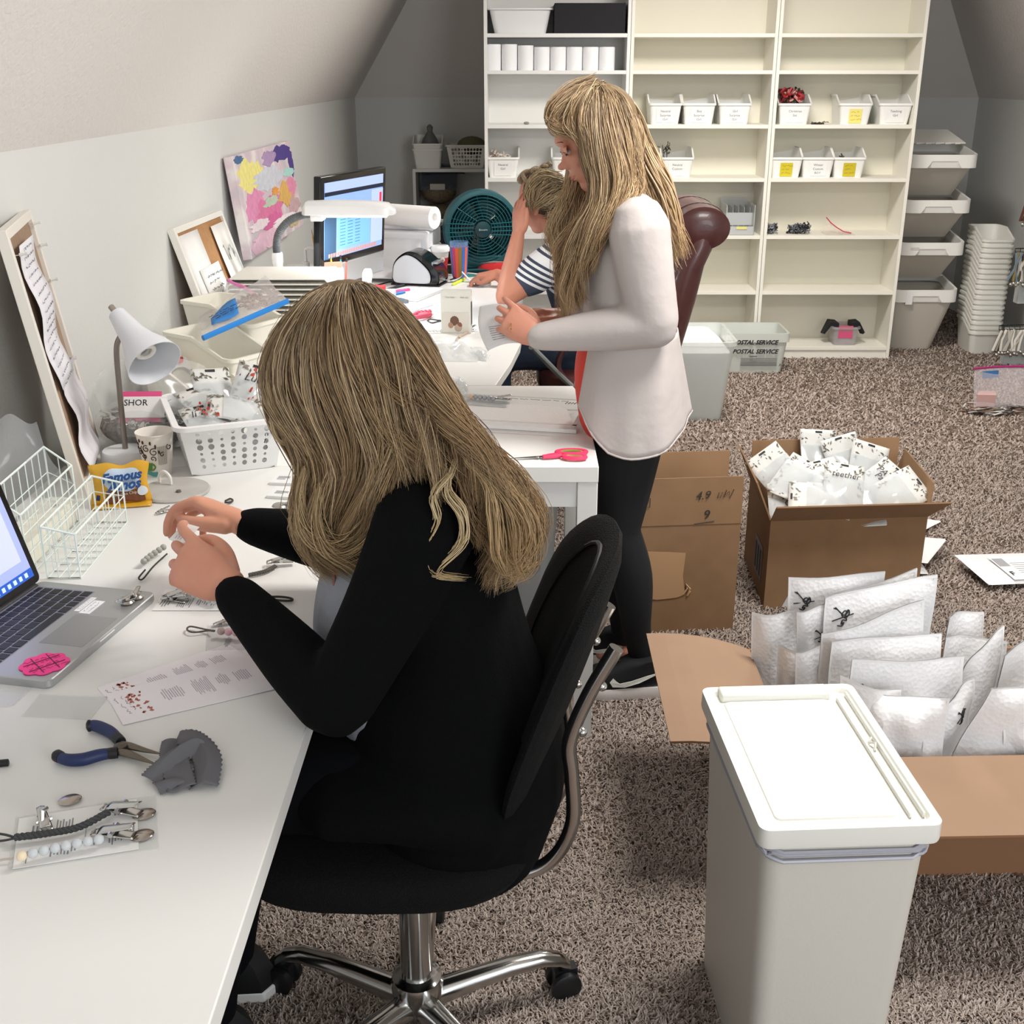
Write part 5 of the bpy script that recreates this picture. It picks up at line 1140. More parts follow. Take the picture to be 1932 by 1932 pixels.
def braid(path, r, col, name, lab, clip=None, loop=None):
    P = [V(tuple(p)) for p in spline([tuple(x) for x in path], 14)]; o0 = P[0].copy(); t = thing(name, lab, 'braided cord', tuple(o0)); b = MB(); n = len(P)
    for ph in range(3):
        pts = []
        for i, p in enumerate(P):
            d = (P[min(n-1, i+1)] - P[max(0, i-1)]).normalized(); s = V((-d.y, d.x, 0)); a = i*.95 + ph*2.094; pts.append(p - o0 + s*math.cos(a)*r*.6 + V((0, 0, math.sin(a)*r*.5)))
        b.tube(pts, r*.55, n=7)
    b.build('braid', mat(col, .75), t, smooth=True)
    if loop: MB().tube([V(tuple(p)) - o0 for p in spline([tuple(x) for x in loop], 6)], .0016, n=6).build('cord_loop', mat(col, .75), t, smooth=True)
    if clip: metal_clip(t, V(clip[0]) - o0, clip[1])
    return t
braid([atZ(28, 1580, DZ+.006), atZ(90, 1572, DZ+.006), atZ(150, 1560, DZ+.006), atZ(205, 1532, DZ+.006)], .0045, '3F4142', 'braided_cord', 'dark grey braided cord with a clip above the bead strand', clip=(atZ(236, 1533, DZ), -.25), loop=[atZ(28, 1580, DZ+.004), atZ(5, 1574, DZ), atZ(-30, 1572, DZ), atZ(-34, 1588, DZ), atZ(5, 1586, DZ), atZ(30, 1581, DZ+.004)])
t = thing('metal_clip', 'loose metal clip standing above the braided cord', 'clip', tuple(atZ(84, 1556, .742)), .9); metal_clip(t, V((0, 0, .002)), 1.2, .8, 'clasp'); MB().tube([(-.006, -.006, .004), (.0, .0, .02), (.008, .004, .018)], .003, n=6).build('hinge_pin', STEEL, t, smooth=True)
SIL = mat('B5ACA4', .2, .85)
for u, v, lab in ((132, 1510, 'oval silver disc lying alone above the sleeve'), (272, 1537, 'oval silver disc, upper of two at the sleeve\'s end'), (268, 1577, 'oval silver disc, lower of two at the sleeve\'s end')):
    disc('silver_disc', atZ(u, v, .7425), .0145, .0115, .5, lab, 'disc', SIL, tilt=0)
# printed cards
RED = mat('B06A5E', .7)
for i, (pts, lab) in enumerate(((((183, 1298), (430, 1215), (475, 1245), (215, 1335)), 'printed paper card with a red flower, upper of two'), (((200, 1310), (480, 1235), (520, 1300), (232, 1368)), 'printed paper card with a red flower, lower of two'))):
    t, M, w, h = sheet(pts, 'printed_card', lab, 'card', mat('F2EEF0', .6), .7405 + .0006*i)
    print_lines(t, M, [(w*.30, h*.3, w*.44, h*.7, 9, 1), (w*.5, h*.25, w*.62, h*.8, 10, 1), (w*.66, h*.3, w*.74, h*.7, 6, 1), (w*.78, h*.3, w*.88, h*.75, 7, 1)], mat('B9B3BA', .7))
    b = MB(M); q = random.Random(3 + i)
    for k in range(26):
        cx, cy = w*(.1 + .10*q.random()), h*(.15 + .7*q.random()); r = q.uniform(.002, .0045); a0 = q.uniform(0, 6); b.prism([(cx + r*math.cos(a0 + 2*math.pi*j/5)*(1 if j % 2 else .4), cy + r*math.sin(a0 + 2*math.pi*j/5)) for j in range(5)], 0, .0003)
    b.build('flower_print', RED, t)
    b = MB(); scribble(b, M @ Matrix.Translation((w*.07, h*.5, .0002)) @ Matrix.Rotation(1.4, 4, 'Z'), h*.6, .02, 2, .0004, 5+i, .004); b.build('script_print', mat('8F8388', .7), t)
t, M, w, h = sheet(((40, 1352), (170, 1358), (205, 1315), (75, 1310)), 'clear_sleeve', 'empty clear sleeve on the desk in front of the laptop', 'sleeve', clear('EDEEEE', .3), .7405)
t, M, w, h = sheet(((-40, 1340), (25, 1330), (60, 1298), (-20, 1300)), 'clear_sleeve', 'empty clear sleeve at the left frame edge', 'sleeve', clear('EDEEEE', .3), .7411)
t, M, w, h = sheet(((287, 1152), (425, 1152), (452, 1115), (312, 1112)), 'printed_card', 'white instruction sheet under the near wrist', 'card', PAPER, .7408)
print_lines(t, M, [(w*.05, h*.15, w*.2, h*.6, 4, 1), (w*.3, h*.1, w*.5, h*.6, 7, 1), (w*.55, h*.2, w*.9, h*.8, 10, 1)])
beads([atZ(352, 1118, DZ+.007), atZ(372, 1124, DZ+.007), atZ(410, 1136, DZ+.007)], .0062, 'C9CCCB', 'pacifier_strand', 'light grey bead strand with clips beside the laptop', 'bead strand', clip=(atZ(340, 1126, DZ), .3))
t = thing('metal_clip', 'metal clip on the sheet right of the laptop', 'clip', tuple(atZ(333, 1134, .742)), -.3); metal_clip(t, V((0, 0, 0)), 0, .9, 'clasp')
# pink strand
t, M, w, h = sheet(((388, 1228), (478, 1225), (475, 1180), (392, 1180)), 'clear_sleeve', 'clear sleeve under the pink bead strand', 'sleeve', clear('EEF0F0', .35), .7405)
print_lines(t, M, [(w*.35, h*.1, w*.48, h*.5, 4, 1), (w*.85, h*.3, w*.97, h*.8, 3, 1)])
beads([atZ(410, 1190, DZ+.007), atZ(430, 1192, DZ+.007), atZ(480, 1196, DZ+.007)], .0066, ['BBA9A0'] + ['E2B3BC']*9, 'pacifier_strand', 'pink bead strand with a brown cord loop under the near forearm', 'bead strand', loop=[atZ(405, 1190, DZ+.004), atZ(390, 1188, DZ), atZ(360, 1182, DZ), atZ(353, 1188, DZ), atZ(365, 1193, DZ), atZ(392, 1190, DZ), atZ(404, 1191, DZ+.004)], cord='5C534C')
t = thing('metal_clip', 'metal ring clip above the pink beads', 'clip', tuple(atZ(424, 1178, .742)), .3); metal_clip(t, V((0, 0, 0)), 0, .6, 'clasp')
o = MB().tube(spline([tuple(atZ(u, v, .744)) for u, v in ((505, 1126), (530, 1126), (549, 1129), (550, 1133), (530, 1133), (507, 1130))], 6), .0022, n=6).build('cord', mat('38332F', .8), None, smooth=True); tag(o, 'dark cord loop lying right of the near forearm', 'cord')
# goods beyond the near hand: braided cords, clips, packets
braid([atZ(470, 1085, DZ), atZ(500, 1078, DZ), atZ(520, 1068, DZ)], .004, '5A5750', 'braided_cord', 'olive braided cord showing below the far forearm', clip=(atZ(535, 1062, DZ), .2))
beads([atZ(268, 1062, DZ+.006), atZ(285, 1048, DZ+.008), atZ(312, 1030, DZ+.012)], .0062, 'A6A89F', 'pacifier_strand', 'grey-green bead strand hanging from the fingers to the desk', 'bead strand', loop=[atZ(274, 1075, DZ), atZ(262, 1090, DZ), atZ(270, 1092, DZ), atZ(290, 1068, DZ), atZ(315, 1045, DZ)], cord='39352F')
for i, (u, v, lab) in enumerate(((528, 958, 'round clip with a peach strap, rear one near the hair'), (512, 972, 'round clip with a grey strap, front one near the hair'))):
    t = thing('pacifier_clip', lab, 'clip', tuple(atZ(u, v, .742)), .15)
    MB().lathe([(0, 0), (.017, 0), (.018, .003), (.014, .008), (0, .009)], 22).build('disc', STEEL, t, smooth=True); metal_clip(t, V((.022, 0, .004)), 0, .7, 'clasp')
    MB().box(.03, -.010, .0, .11, .010, .004).build('strap', mat(['D9A79B', '8A8C90'][i], .6), t, bevel=.002)
for i, (pts, lab) in enumerate(((((508, 915), (590, 918), (590, 895), (528, 893)), 'clear packet, farthest of three beside the woman\'s curls'), (((503, 940), (590, 946), (592, 925), (520, 922)), 'clear packet, middle one beside the curls'), (((490, 975), (640, 1000), (650, 955), (520, 950)), 'clear film packet with pink goods under the curls'))):
    t, M, w, h = sheet(pts, 'retail_packet', lab, 'packet', mat('E9EBEA', .4), .7405, .006); print_lines(t, M @ Matrix.Translation((0, 0, .0)), [(w*.1, h*.3, w*.4, h*.6, 3, 0)])
for i, (u, v) in enumerate(((432, 943),)):
    o = MB().tube(spline([tuple(atZ(a, c, .744)) for a, c in ((425, 945), (434, 941), (439, 944), (434, 948), (424, 948))], 5), .0022, n=6).build('cord', mat('4A443F', .8), None, smooth=True); tag(o, 'small cord loop behind the far wrist', 'cord')
t = thing('metal_clip', 'small dark clip just left of the far fingertips', 'clip', tuple(atZ(310, 966, .742)), .8); metal_clip(t, V((0, 0, 0)), 0, .6, 'clasp')

# lamp with bell shade
t = thing('desk_lamp', 'white bell-shaded desk lamp with a steel stem, switched off', 'lamp', tuple(atZ(238, 872))); B0 = t.location.copy()
MB().lathe([(.052, 0), (.055, .004), (.055, .026), (.050, .032), (.012, .034)], 36).build('base', mat('DFE1E2', .4), t, smooth=True)
Yl = B0.y; pp = spline([tuple(V((B0.x + .002, Yl, B0.z + .03)) - B0), tuple(atY(226, 740, Yl) - B0), tuple(atY(220, 660, Yl) - B0), tuple(atY(228, 632, Yl) - B0)], 8)
MB().tube(pp, .0065, n=12).build('stem', mat('8D8781', .3, .9), t, smooth=True)
A0, A1 = atY(213, 583, Yl) - B0, atY(292, 686, Yl - .10) - B0; ax = (A1 - A0).normalized(); Lh = (A1 - A0).length; u_ = ax.orthogonal().normalized(); w_ = ax.cross(u_)
def circ(c, r, n=36): return [c + (u_*math.cos(2*math.pi*k/n) + w_*math.sin(2*math.pi*k/n))*r for k in range(n)]
prof = [(.03, .012), (.035, .024), (.085, .029), (.10, .031), (.16, .036), (.22, .048), (.28, .066), (.34, .078)]; prof = [(s/.34*Lh, r*1.0) for s, r in prof]; prof = [(s, r*.82) for s, r in prof]
rings = [circ(A0 + ax*s, r) for s, r in prof] + [circ(A0 + ax*s, r - .0015) for s, r in prof[::-1]]; MB().loft(rings, caps=(True, True)).build('lamp_shade', mat('DDE0E6', .35), t, smooth=True)
MB().loft([circ(A0 - ax*.008, .007, 16), circ(A0 + ax*.015, .007, 16)]).build('switch_knob', mat('A8A096', .4, .6), t, smooth=True)
pts = []; c0 = A0 + ax*(Lh*.60)
for k in range(60):
    a = k/60*4*math.pi; rr = .019; pts.append(c0 + ax*(.03*math.sin(k/59*math.pi)**.6 + k*.0002) + (u_*math.cos(a) + w_*math.sin(a))*rr)
MB().tube(pts, .0055, n=8).build('spiral_bulb', mat('F0EDE6', .3), t, smooth=True)
MB().loft([circ(A0 + ax*(Lh*.35), .016, 20), circ(c0, .02, 20)]).build('socket', mat('E5E4E0', .4), t, smooth=True)
# paper cup
t = thing('paper_cup', 'patterned paper coffee cup with a green mug print', 'cup', tuple(atZ(300, 893)), R(-20))
k = .92; rz = lambda z: .029 + (.0415-.029)*z/.098
MB().lathe([(.029, 0), (.0415, .098), (.0432, .099), (.0432, .102), (.041, .1015), (.040, .098), (.028, .004)], 36).build('cup', mat('EFEAE2', .6), t, smooth=True)
def wrap(a, z, off=.0006): r = rz(z) + off; return V((r*math.sin(a), -r*math.cos(a), z))
b = MB(); BRN = mat('4A3A33', .7)
def curl(a0, z0, R0, turns, ph, sgn=1): return [wrap(a0 + sgn*R0*(1 - s*.75)*math.cos(ph + sgn*s*turns*6.28)/.036, z0 + R0*(1 - s*.75)*math.sin(ph + sgn*s*turns*6.28)) for s in [i/18 for i in range(19)]]
for (a0, z0, R0, tn, ph, sg) in ((-.5, .060, .010, 1.3, 0, 1), (.05, .070, .009, 1.2, 2, -1), (.5, .062, .010, 1.2, 1, 1), (-.15, .052, .007, 1.1, 3, 1), (.4, .046, .007, 1.0, 4, -1), (-.6, .08, .006, 1, 2, 1), (1.0, .055, .006, 1, 1, 1), (1.5, .07, .008, 1, 1, -1)): b.tube(curl(a0, z0, R0, tn, ph, sg), .0011, n=5)
b.tube([wrap(-.25 + .12*math.sin(i*.7), .040 + .004*i) for i in range(10)], .0012, n=5)
for a_, z_ in ((-.35, .088), (-.1, .085), (.35, .084), (.62, .076), (-.62, .07), (.8, .062)): b.ell(wrap(a_, z_), (.003, .0015, .0045), 8, 6)
b.build('swirl_print', BRN, t, smooth=True)
b = MB(); b.grid(lambda s, q: wrap(-.12 + (.36 + .1*q)*(s-.5)*2.0, .016 + .020*q, .0009), 10, 5); b.tube([wrap(.30 + .18*math.sin(math.pi*s/8), .034 - .002*s, .001) for s in range(9)], .0018, n=5); b.build('mug_print', mat('5B8F3A', .6), t, smooth=True)
MB().grid(lambda s, q: wrap(-.5 + 1.1*s, .004 + .011*q + .002*math.sin(6*s), .0012), 12, 3).build('teal_band', mat('4FA3A0', .6), t, smooth=True)
b = MB(); q_r = random.Random(5)
for k_ in range(9): b.grid(lambda s, q: wrap(.72 + .07*k_ + .03*s, .03 + .03*q_r.random()*0 + .045*q, .0009), 1, 4)
b.build('small_print', mat('A59A92', .7), t)
# stone coaster and a white earbud cable clip
t = thing('coaster', 'round grey stone coaster partly under the cookie bag', 'coaster', tuple(atZ(330, 928)), 0)
MB().lathe([(0, 0), (.075, 0), (.077, .004), (.074, .008), (0, .008)], 40).build('disc', mat('C9C8C4', .45, noise=(18, 'B3B1AC', .3)), t, smooth=True)
o = MB().tube(spline([(-.016, 0, 0), (-.014, 0, .018), (0, 0, .028), (.014, 0, .018), (.016, 0, 0)], 6), .0035, n=8).build('cable_ring', mat('F2F2F0', .35), None, smooth=True); o.location = atZ(312, 912, .749); o.rotation_euler.z = -.4; tag(o, 'small white plastic arch standing on the stone coaster', 'holder')
o = MB().lathe([(0, 0), (.006, 0), (.005, .004), (0, .005)], 14).build('rubber_foot', mat('6E625C', .6), None, smooth=True); o.location = atZ(337, 928, .7485); tag(o, 'tiny brown button on the stone coaster', 'button')
# cookie bag
c = atZ(232, 950); t = thing('cookie_bag', 'yellow snack bag of cookies with blue lettering, standing', 'snack bag', tuple(c), R(14)); w, h = .118, .082
def cb(a, b, s): 
    x = (a-.5)*w*(1 + .06*math.cos(6*b)); e = (math.sin(math.pi*a)**.5)*(math.sin(math.pi*b)**.6); return V((x, -.004 - .05*b*0 + s*(.017*e) + .026*(b-.5), .006 + h*b + .003*math.sin(9*a)*b + .002*math.sin(14*a+3*b)))
YEL = mat('D9A52B', .3, coat=.4, bump=('noise', 30, .35, .006))
MB().grid(lambda a, b: cb(a, b, -1), 24, 18).grid(lambda a, b: cb(a, b, 1), 24, 18).build('bag_film', YEL, t, smooth=True)
MB().grid(lambda a, b: V(((a-.5)*w*1.04, -.035 + .022*b + 0*a, .003 + .006*b)), 10, 3).build('bottom_seal', YEL, t, smooth=True, solid=.001)
def patch(a0, a1, b0, b1, m, name, off=.0012, oval=False, rot=0):
    if oval: f = lambda s, q: cb((a0+a1)/2 + (a1-a0)/2*s*math.cos(6.283*q), (b0+b1)/2 + (b1-b0)/2*s*math.sin(6.283*q), -1) + V((0, -off, 0)); return MB().grid(f, 6, 28).build(name, m, t, smooth=True)
    return MB().grid(lambda s, q: cb(a0 + (a1-a0)*s, b0 + (b1-b0)*q, -1) + V((0, -off, 0)), 14, 8).build(name, m, t, smooth=True)
patch(.25, .90, .06, .40, mat('6A3A22', .4, noise=(90, '8A5230', .3)), 'cookie_picture'); patch(.21, .88, .36, .94, mat('C7DAEC', .4), 'oval_label', .0022, True)
BL_ = mat('1F4E8E', .4)
for s_, a, b_, sz in (('Famous', .54, .76, .026), ('Amos', .58, .55, .028)):
    Mx = Matrix.Translation(cb(a, b_, -1) + V((0, -.011, .002))) @ Matrix.Rotation(R(76), 4, 'X') @ Matrix.Rotation(.09, 4, 'Z'); text(s_, sz, Mx, BL_, t, shear=.35, bold=.0012, extrude=.0006)
text('Chocolate Chip', .0085, Matrix.Translation(cb(.56, .30, -1) + V((0, -.004, 0))) @ Matrix.Rotation(R(76), 4, 'X') @ Matrix.Rotation(.09, 4, 'Z'), mat('E9D9C2', .5), t, extrude=.0004)
patch(.80, .98, .20, .42, mat('D5DDE4', .4), 'round_badge', .0034, True)
MB().grid(lambda s, q: cb(.09 + .06*s, .12 + .14*q, -1) + V((0, -.0015, 0)), 3, 3).build('blue_square', mat('1E2E66', .5), t)

# basket of packaged goods
Fl, Fr = atZ(385, 897), atZ(530, 880); w = (Fr - Fl).length; ang = math.atan2(Fr.y - Fl.y, Fr.x - Fl.x); cc = (Fl + Fr)/2 + V((-math.sin(ang), math.cos(ang), 0))*.125
t = thing('basket', 'white plastic basket with round holes full of floral packets', 'basket', (cc.x - .016, cc.y - .008, .741), ang); hole_basket(.235, .30, .125, .82, ((7, 6),)).build('body', mat('F1F1F2', .35), t, smooth=True, angle=50)
for i, (x, y, z, ya, pi_, ro, wd) in enumerate(((-.05, .05, .13, .1, .5, .3, None), (.06, .04, .15, -.1, 1.0, -.35, ['Lulu']), (.01, -.03, .12, .3, .35, 1.1, None), (-.06, -.06, .115, .0, .4, .2, ['li & a']), (.07, -.07, .115, -.2, .3, .8, None), (-.02, .09, .14, .2, .9, -.1, None), (.0, .0, .105, .5, .1, .5, None))):
    Mx = Matrix.Translation(V((cc.x, cc.y, .735)) + Matrix.Rotation(ang, 3, 'Z') @ V((x, y, z))) @ Matrix.Rotation(ang + ya, 4, 'Z') @ Matrix.Rotation(pi_, 4, 'X') @ Matrix.Rotation(ro, 4, 'Z')
    p = packet(Mx, .095, .14, ['floral packet at the rear left of the white basket', 'upright packet with red flowers in the basket\'s right corner', 'clear packet lying across the middle of the white basket', 'packet with script lettering at the basket\'s front left', 'clear packet at the basket\'s front right', 'packet at the back rim of the white basket', 'packet under the others in the white basket'][i], 60 + i, wd)
    b = MB(Mx if False else None); q = random.Random(i); b.M = Matrix.Translation(-Mx.translation) @ Mx
    if i in (1, 3): 
        for k in range(14): cx, cy = q.uniform(-.01, .03), q.uniform(-.05, .05); r = q.uniform(.003, .007); b.prism([(cx + r*math.cos(j*1.256)*(1 if j % 2 else .5), cy + r*math.sin(j*1.256)) for j in range(5)], .016, .0165)
        b.build('red_flowers', mat('B4493C', .6), p)['kind'] = 'stuff'
# bag of metal clips with a note
t = thing('clip_bag', 'clear bag of metal clips with a SHOR note, behind the desk lamp', 'bag', (-.93, 2.78, .741), R(8))
MB().ell((0, 0, .045), (.115, .13, .05), 20, 10).build('clip_bulk', mat('8B8882', .35, .6, noise=(45, '4E4B47', .2), bump=('vor', 55, 1.0, .012)), t, smooth=True)
q = random.Random(6)
for k in range(26):
    a = q.uniform(-2.9, .2); rr = q.uniform(.05, .11); metal_clip(t, V((rr*math.cos(a), rr*math.sin(a)*1.1, .075 - .25*max(0, rr-.06))), q.uniform(0, 6), q.uniform(.7, 1))
MB().grid(lambda a, b: V(((a-.5)*.26 + .01*math.sin(7*b), .05 + .06*b + .02*math.sin(8*a), .06 + .13*b - .02*(a-.5)**2*8)), 16, 12).build('film', clear('E1E2DF', .35), t, smooth=True)
MB().ell((0, -.01, .05), (.128, .14, .06), 20, 10).build('bag_body', clear('E6E8E6', .22), t, smooth=True)
Mx = Matrix.Translation((.005, -.085, .105)) @ Matrix.Rotation(-.1, 4, 'Z') @ Matrix.Rotation(R(58), 4, 'X')
MB(Mx).box(-.055, -.035, -.004, .045, .042, -.003).build('pink_note', mat('E9588F', .6), t); n = MB(Mx).box(-.045, -.025, 0, .055, .028, .0008).build('white_note', PAPER, t); text('SHOR', .022, Mx @ Matrix.Translation((-.015, .012, .0012)), INK, n)
# white front-open bins leaning together
for i, (x, y, z, rx, rz, lab) in enumerate(((-.87, 3.02, .742, 0, 52, 'white open bin at the front of the three behind the lamp'), (-.84, 3.17, .80, 0, 56, 'middle white open bin of the three behind the lamp'), (-.84, 3.38, .85, 0, 60, 'rear white open bin, zip bag lying on it'))):
    t = thing('storage_bin', lab, 'bin', (x, y, z), rot=(0, 0, R(rz))); open_bin(.155, .27, .13, .085, taper=.86, r=.014, lip=.010, yk=(-.75, .1)).build('body', mat('F2EFE2', .4), t, smooth=True, angle=50)
    if i: 
        t['label'] = lab
        s = MB().box(-.06, -.1, -(z - .742), .06, .1, -.001).build('support_bin', WPL2, t, bevel=.01) if False else None
for (x, y, z) in ((-.84, 3.17, .742), (-.84, 3.38, .742)):
    o = MB().loft([rrect(.15, .24, .02, 0), rrect(.15, .24, .02, (.057 if y < 3.2 else .107))]).build('carton', mat('E3E1DA', .6), None, bevel=.002); o.location = (x, y, z); o.rotation_euler.z = R(56); tag(o, 'low white carton under the middle bin' if y < 3.2 else 'white carton under the rear bin behind the lamp', 'carton')
t = thing('tape_roll', 'big white tape roll standing in front of the bins', 'tape roll', tuple(atZ(345, 760))); c0 = V((0, 0, .065)); ax = V((.55, -.8, .35)).normalized(); u_ = ax.orthogonal().normalized(); w_ = ax.cross(u_)
rg = lambda r, s: [c0 + ax*s + (u_*math.cos(2*math.pi*k/40) + w_*math.sin(2*math.pi*k/40))*r for k in range(40)]
MB().loft([rg(.034, -.02), rg(.034, .02), rg(.064, .02), rg(.064, -.02)], closed=True).build('roll', mat('F1F1F0', .6), t, smooth=True, angle=50); MB().loft([rg(.030, -.015), rg(.030, .015), rg(.034, .019), rg(.034, -.019)], closed=True).build('core', mat('8B8B8A', .6), t, smooth=True)
MB().box(-.012, -.012, .115, .012, .008, .13).build('red_tab', mat('DD2A22', .4), t, bevel=.002)
# zip bags over the bins
A_, B_ = atY(383, 638, 2.98), atY(543, 568, 3.20); C_ = atY(500, 520, 3.6); D_ = atY(372, 600, 3.35)
t = thing('zip_bag', 'clear zip bag with bright blue zipper and blue label over the bins', 'bag', tuple(A_)); zf = lambda a, b: (A_.lerp(B_, a).lerp(D_.lerp(C_, a), b) - A_) + V((0, 0, .03*math.sin(math.pi*b)*math.sin(math.pi*a) + .006*math.sin(13*a)*math.sin(9*b)))
MB().grid(zf, 20, 16).grid(lambda a, b: zf(a, b) - V((0, 0, .025*math.sin(math.pi*b)*math.sin(math.pi*a))), 20, 16).build('film', clear('EFE9EA', .35), t, smooth=True)
MB().tube([zf(a/10, 0) for a in range(11)], .0065, n=8, flat=1.2).build('zipper', mat('2E86D6', .35), t, smooth=True)
l = MB().grid(lambda a, b: zf(.12 + .32*a + .02*b, .14 + .30*b) + V((0, -.004, .004)), 6, 4).build('blue_label', mat('2F7FC8', .6), t, smooth=True, solid=.001)
Ml = frame(zf(.29, .28) + V((0, -.006, .008)), zf(.4, .25) - zf(.2, .25), zf(.3, .4) - zf(.3, .1)); b = MB(); scribble(b, Ml, .085, .04, 3, .0009, 3, .005); b.build('handwriting', mat('16305E', .6), l)
b = MB(); q = random.Random(8)
for k in range(30):
    a, c_ = q.uniform(.5, .95), q.uniform(.15, .6); p = zf(a, c_) - V((0, 0, .012)); r = q.uniform(.01, .018); b.tube([p + V((r*math.cos(x), r*math.sin(x)*.7, .004*math.sin(3*x))) for x in [j*.7 for j in range(10)]], .002, n=4, closed=False)
b.build('elastic_rings', mat('A08C80', .7), t, smooth=True)
A2, B2, C2, D2 = atY(430, 528, 3.7), atY(485, 556, 3.6), atY(480, 590, 3.55), atY(410, 575, 3.6)
t = thing('zip_bag', 'crumpled clear bag with a pink zipper behind the blue-zipper bag', 'bag', tuple(A2)); z2 = lambda a, b: (A2.lerp(B2, a).lerp(D2.lerp(C2, a), b) - A2) + V((0, -.01*math.sin(9*a), .008*math.sin(11*a)*math.sin(7*b)))
MB().grid(z2, 14, 12).build('film', clear('F2F0F2', .45), t, smooth=True); MB().tube([z2(a/8, 0) for a in range(9)], .006, n=7).build('zipper', mat('E57FB8', .4), t, smooth=True)
# wire baskets
def wirebox(x0, x1, y0, y1, h, nx, ny, nz, name, lab, loc, rz, hl=None):
    t = thing(name, lab, 'wire basket', loc, rz); b = MB(); r = .0011; hl = hl or h
    for i in range(ny+1):
        y = y0 + (y1-y0)*i/ny; b.tube([(x0, y, hl), (x0, y, 0), (x1, y, 0), (x1, y, h)], r if 0 < i < ny else .002, n=5)
    for i in range(nx+1):
        x = x0 + (x1-x0)*i/nx; b.tube([(x, y0, 0), (x, y1, 0)], r, n=5)
    for j in range(1, nz+1):
        for x, hh in ((x0, hl), (x1, h)): b.tube([(x, y0, hh*j/nz), (x, y1, hh*j/nz)], r if j < nz else .0022, n=5)
    for y in (y0, y1):
        for j in range(1, nz+1): b.tube([(x0, y, hl*j/nz), (x1, y, h*j/nz)], r if j < nz else .0022, n=5)
        for i in range(1, nx): x = x0 + (x1-x0)*i/nx; b.tube([(x, y, 0), (x, y, hl + (h-hl)*i/nx)], r, n=5)
    b.build('wire_mesh', mat('E8F2EE', .35), t, smooth=True); return t
wirebox(-.06, 0, 0, .28, .085, 3, 9, 3, 'wire_basket', 'small white wire basket nearest the hands', (-.80, 1.925, .742), R(1), hl=.10)
wirebox(-.05, 0, 0, .28, .12, 2, 8, 3, 'wire_basket', 'taller white wire basket behind the small one, by the cork board', (-.895, 1.93, .742), R(2), hl=.16)
o = MB().loft([rrect(.07, .26, .02, 0), rrect(.065, .255, .02, .045)]).build('plastic_block', mat('E9E6D8', .5), None, smooth=True); o.location = (-.945, 2.10, .742); tag(o, 'cream plastic tray between the wire baskets and the cork board', 'tray')
# film bag at the far left
t = thing('plastic_bag', 'clear plastic bag of metal clips behind the laptop', 'bag', (-1.0, 2.12, .742)); ph = [rnd.uniform(0, 6) for _ in range(4)]
MB().grid(lambda a, b: V(((a-.5)*.22*(1 - .35*b), (.10 + .025*math.sin(9*a+ph[0]))*(1-b)*math.cos(a*6.28)*1 + .02*math.sin(7*b), .24*b + .01*math.sin(12*a))), 22, 16).build('film', clear('DDE0E2', .3), t, smooth=True)
for k in range(10): metal_clip(t, V((rnd.uniform(-.06, .07), rnd.uniform(-.06, .05), .008 + .012*(k % 3))), rnd.uniform(0, 6), .9)
# middle table goods
beads([atZ(884, 748, .762), atZ(905, 749, .762), atZ(938, 753, .762)], .0068, ['DDBB97'] + ['A9AAAC']*12, 'pacifier_strand', 'silver grey bead strand in a clear sleeve beside the hair', 'bead strand', clip=(atZ(950, 755, .757), -.1))
t, M, w, h = sheet(((865, 762), (955, 768), (960, 752), (868, 745)), 'clear_sleeve', 'clear sleeve under the silver grey bead strand', 'sleeve', clear('DDE2E4', .45), .7535)
t, f = film_bag([atZ(845, 752), atZ(885, 757), atZ(882, 722), atZ(848, 715)], .74, .02, 'zip_bag', 'crumpled clear film with dark specks beside the woman\'s hair', a=.5, seed=8)
t, M, w, h = sheet(((780, 800), (1087, 818), (1066, 772), (800, 752)), 'bubble_mailer', 'big flat white bubble mailer on the scissors table', 'mailer', mat('EDEBE8', .5, bump=('vor', 120, .3, .002)), .741, .010)
sm = MB(M @ Matrix.Translation((0, 0, .0095)))
for a in ((0, 0, w, .008), (0, h-.008, w, h), (w-.010, 0, w, h)): sm.box(a[0], a[1], 0, a[2], a[3], .0012)
sm.build('seam', mat('D5D5D3', .5), t)
Mz = M @ Matrix.Translation((0, 0, .009)); b = MB(); scribble(b, Mz @ Matrix.Translation((w*.62, h*.90, .001)), w*.5, .012, 1, .0006, 4, .006); b.tube([Mz @ V((w*.86 + .004*k, h*.82 + (.012 if k % 2 else -.004), .001)) for k in range(8)], .0012, n=4); b.build('handwriting', mat('55534F', .7), t)
# scissors
o0 = atZ(1028, 861, .744); t = thing('scissors', 'scissors with coral and green handles near the table corner', 'scissors', tuple(o0)); s_ = lambda u, v, z=.744: atZ(u, v, z) - o0
b = MB(); tip, j = s_(950, 866), s_(1026, 862)
for k in (-1, 1): b.loft([[tip + V((0, 0, z)) for z in (0, .001)] + [tip + V((0, .0008*k, z)) for z in (.001, 0)], [j + V((0, -.007*k, z)) for z in (0, .0015)] + [j + V((0, .006*k, z)) for z in (.0015, 0)]])
b.build('blades', mat('9A9894', .25, .95), t); PINK = mat('EE3D68', .4); GRN = mat('7F9F3E', .5)
def loop(cx, cy, rx, ry, a, name):
    c = s_(cx, cy, .748); R_ = Matrix.Rotation(a, 3, 'Z'); P = [c + R_ @ V((rx*math.cos(x), ry*math.sin(x), 0)) for x in [2*math.pi*k/28 for k in range(28)]]
    o = MB().tube(P, .0055, n=8, closed=True).build(name, PINK, t, smooth=True); MB().tube([c + (p - c)*.72 for p in P], .0028, n=8, closed=True).build('grip_lining', GRN, o, smooth=True)
loop(1078, 853, .036, .016, .06, 'finger_loop'); loop(1084, 862, .026, .012, -.1, 'thumb_loop')
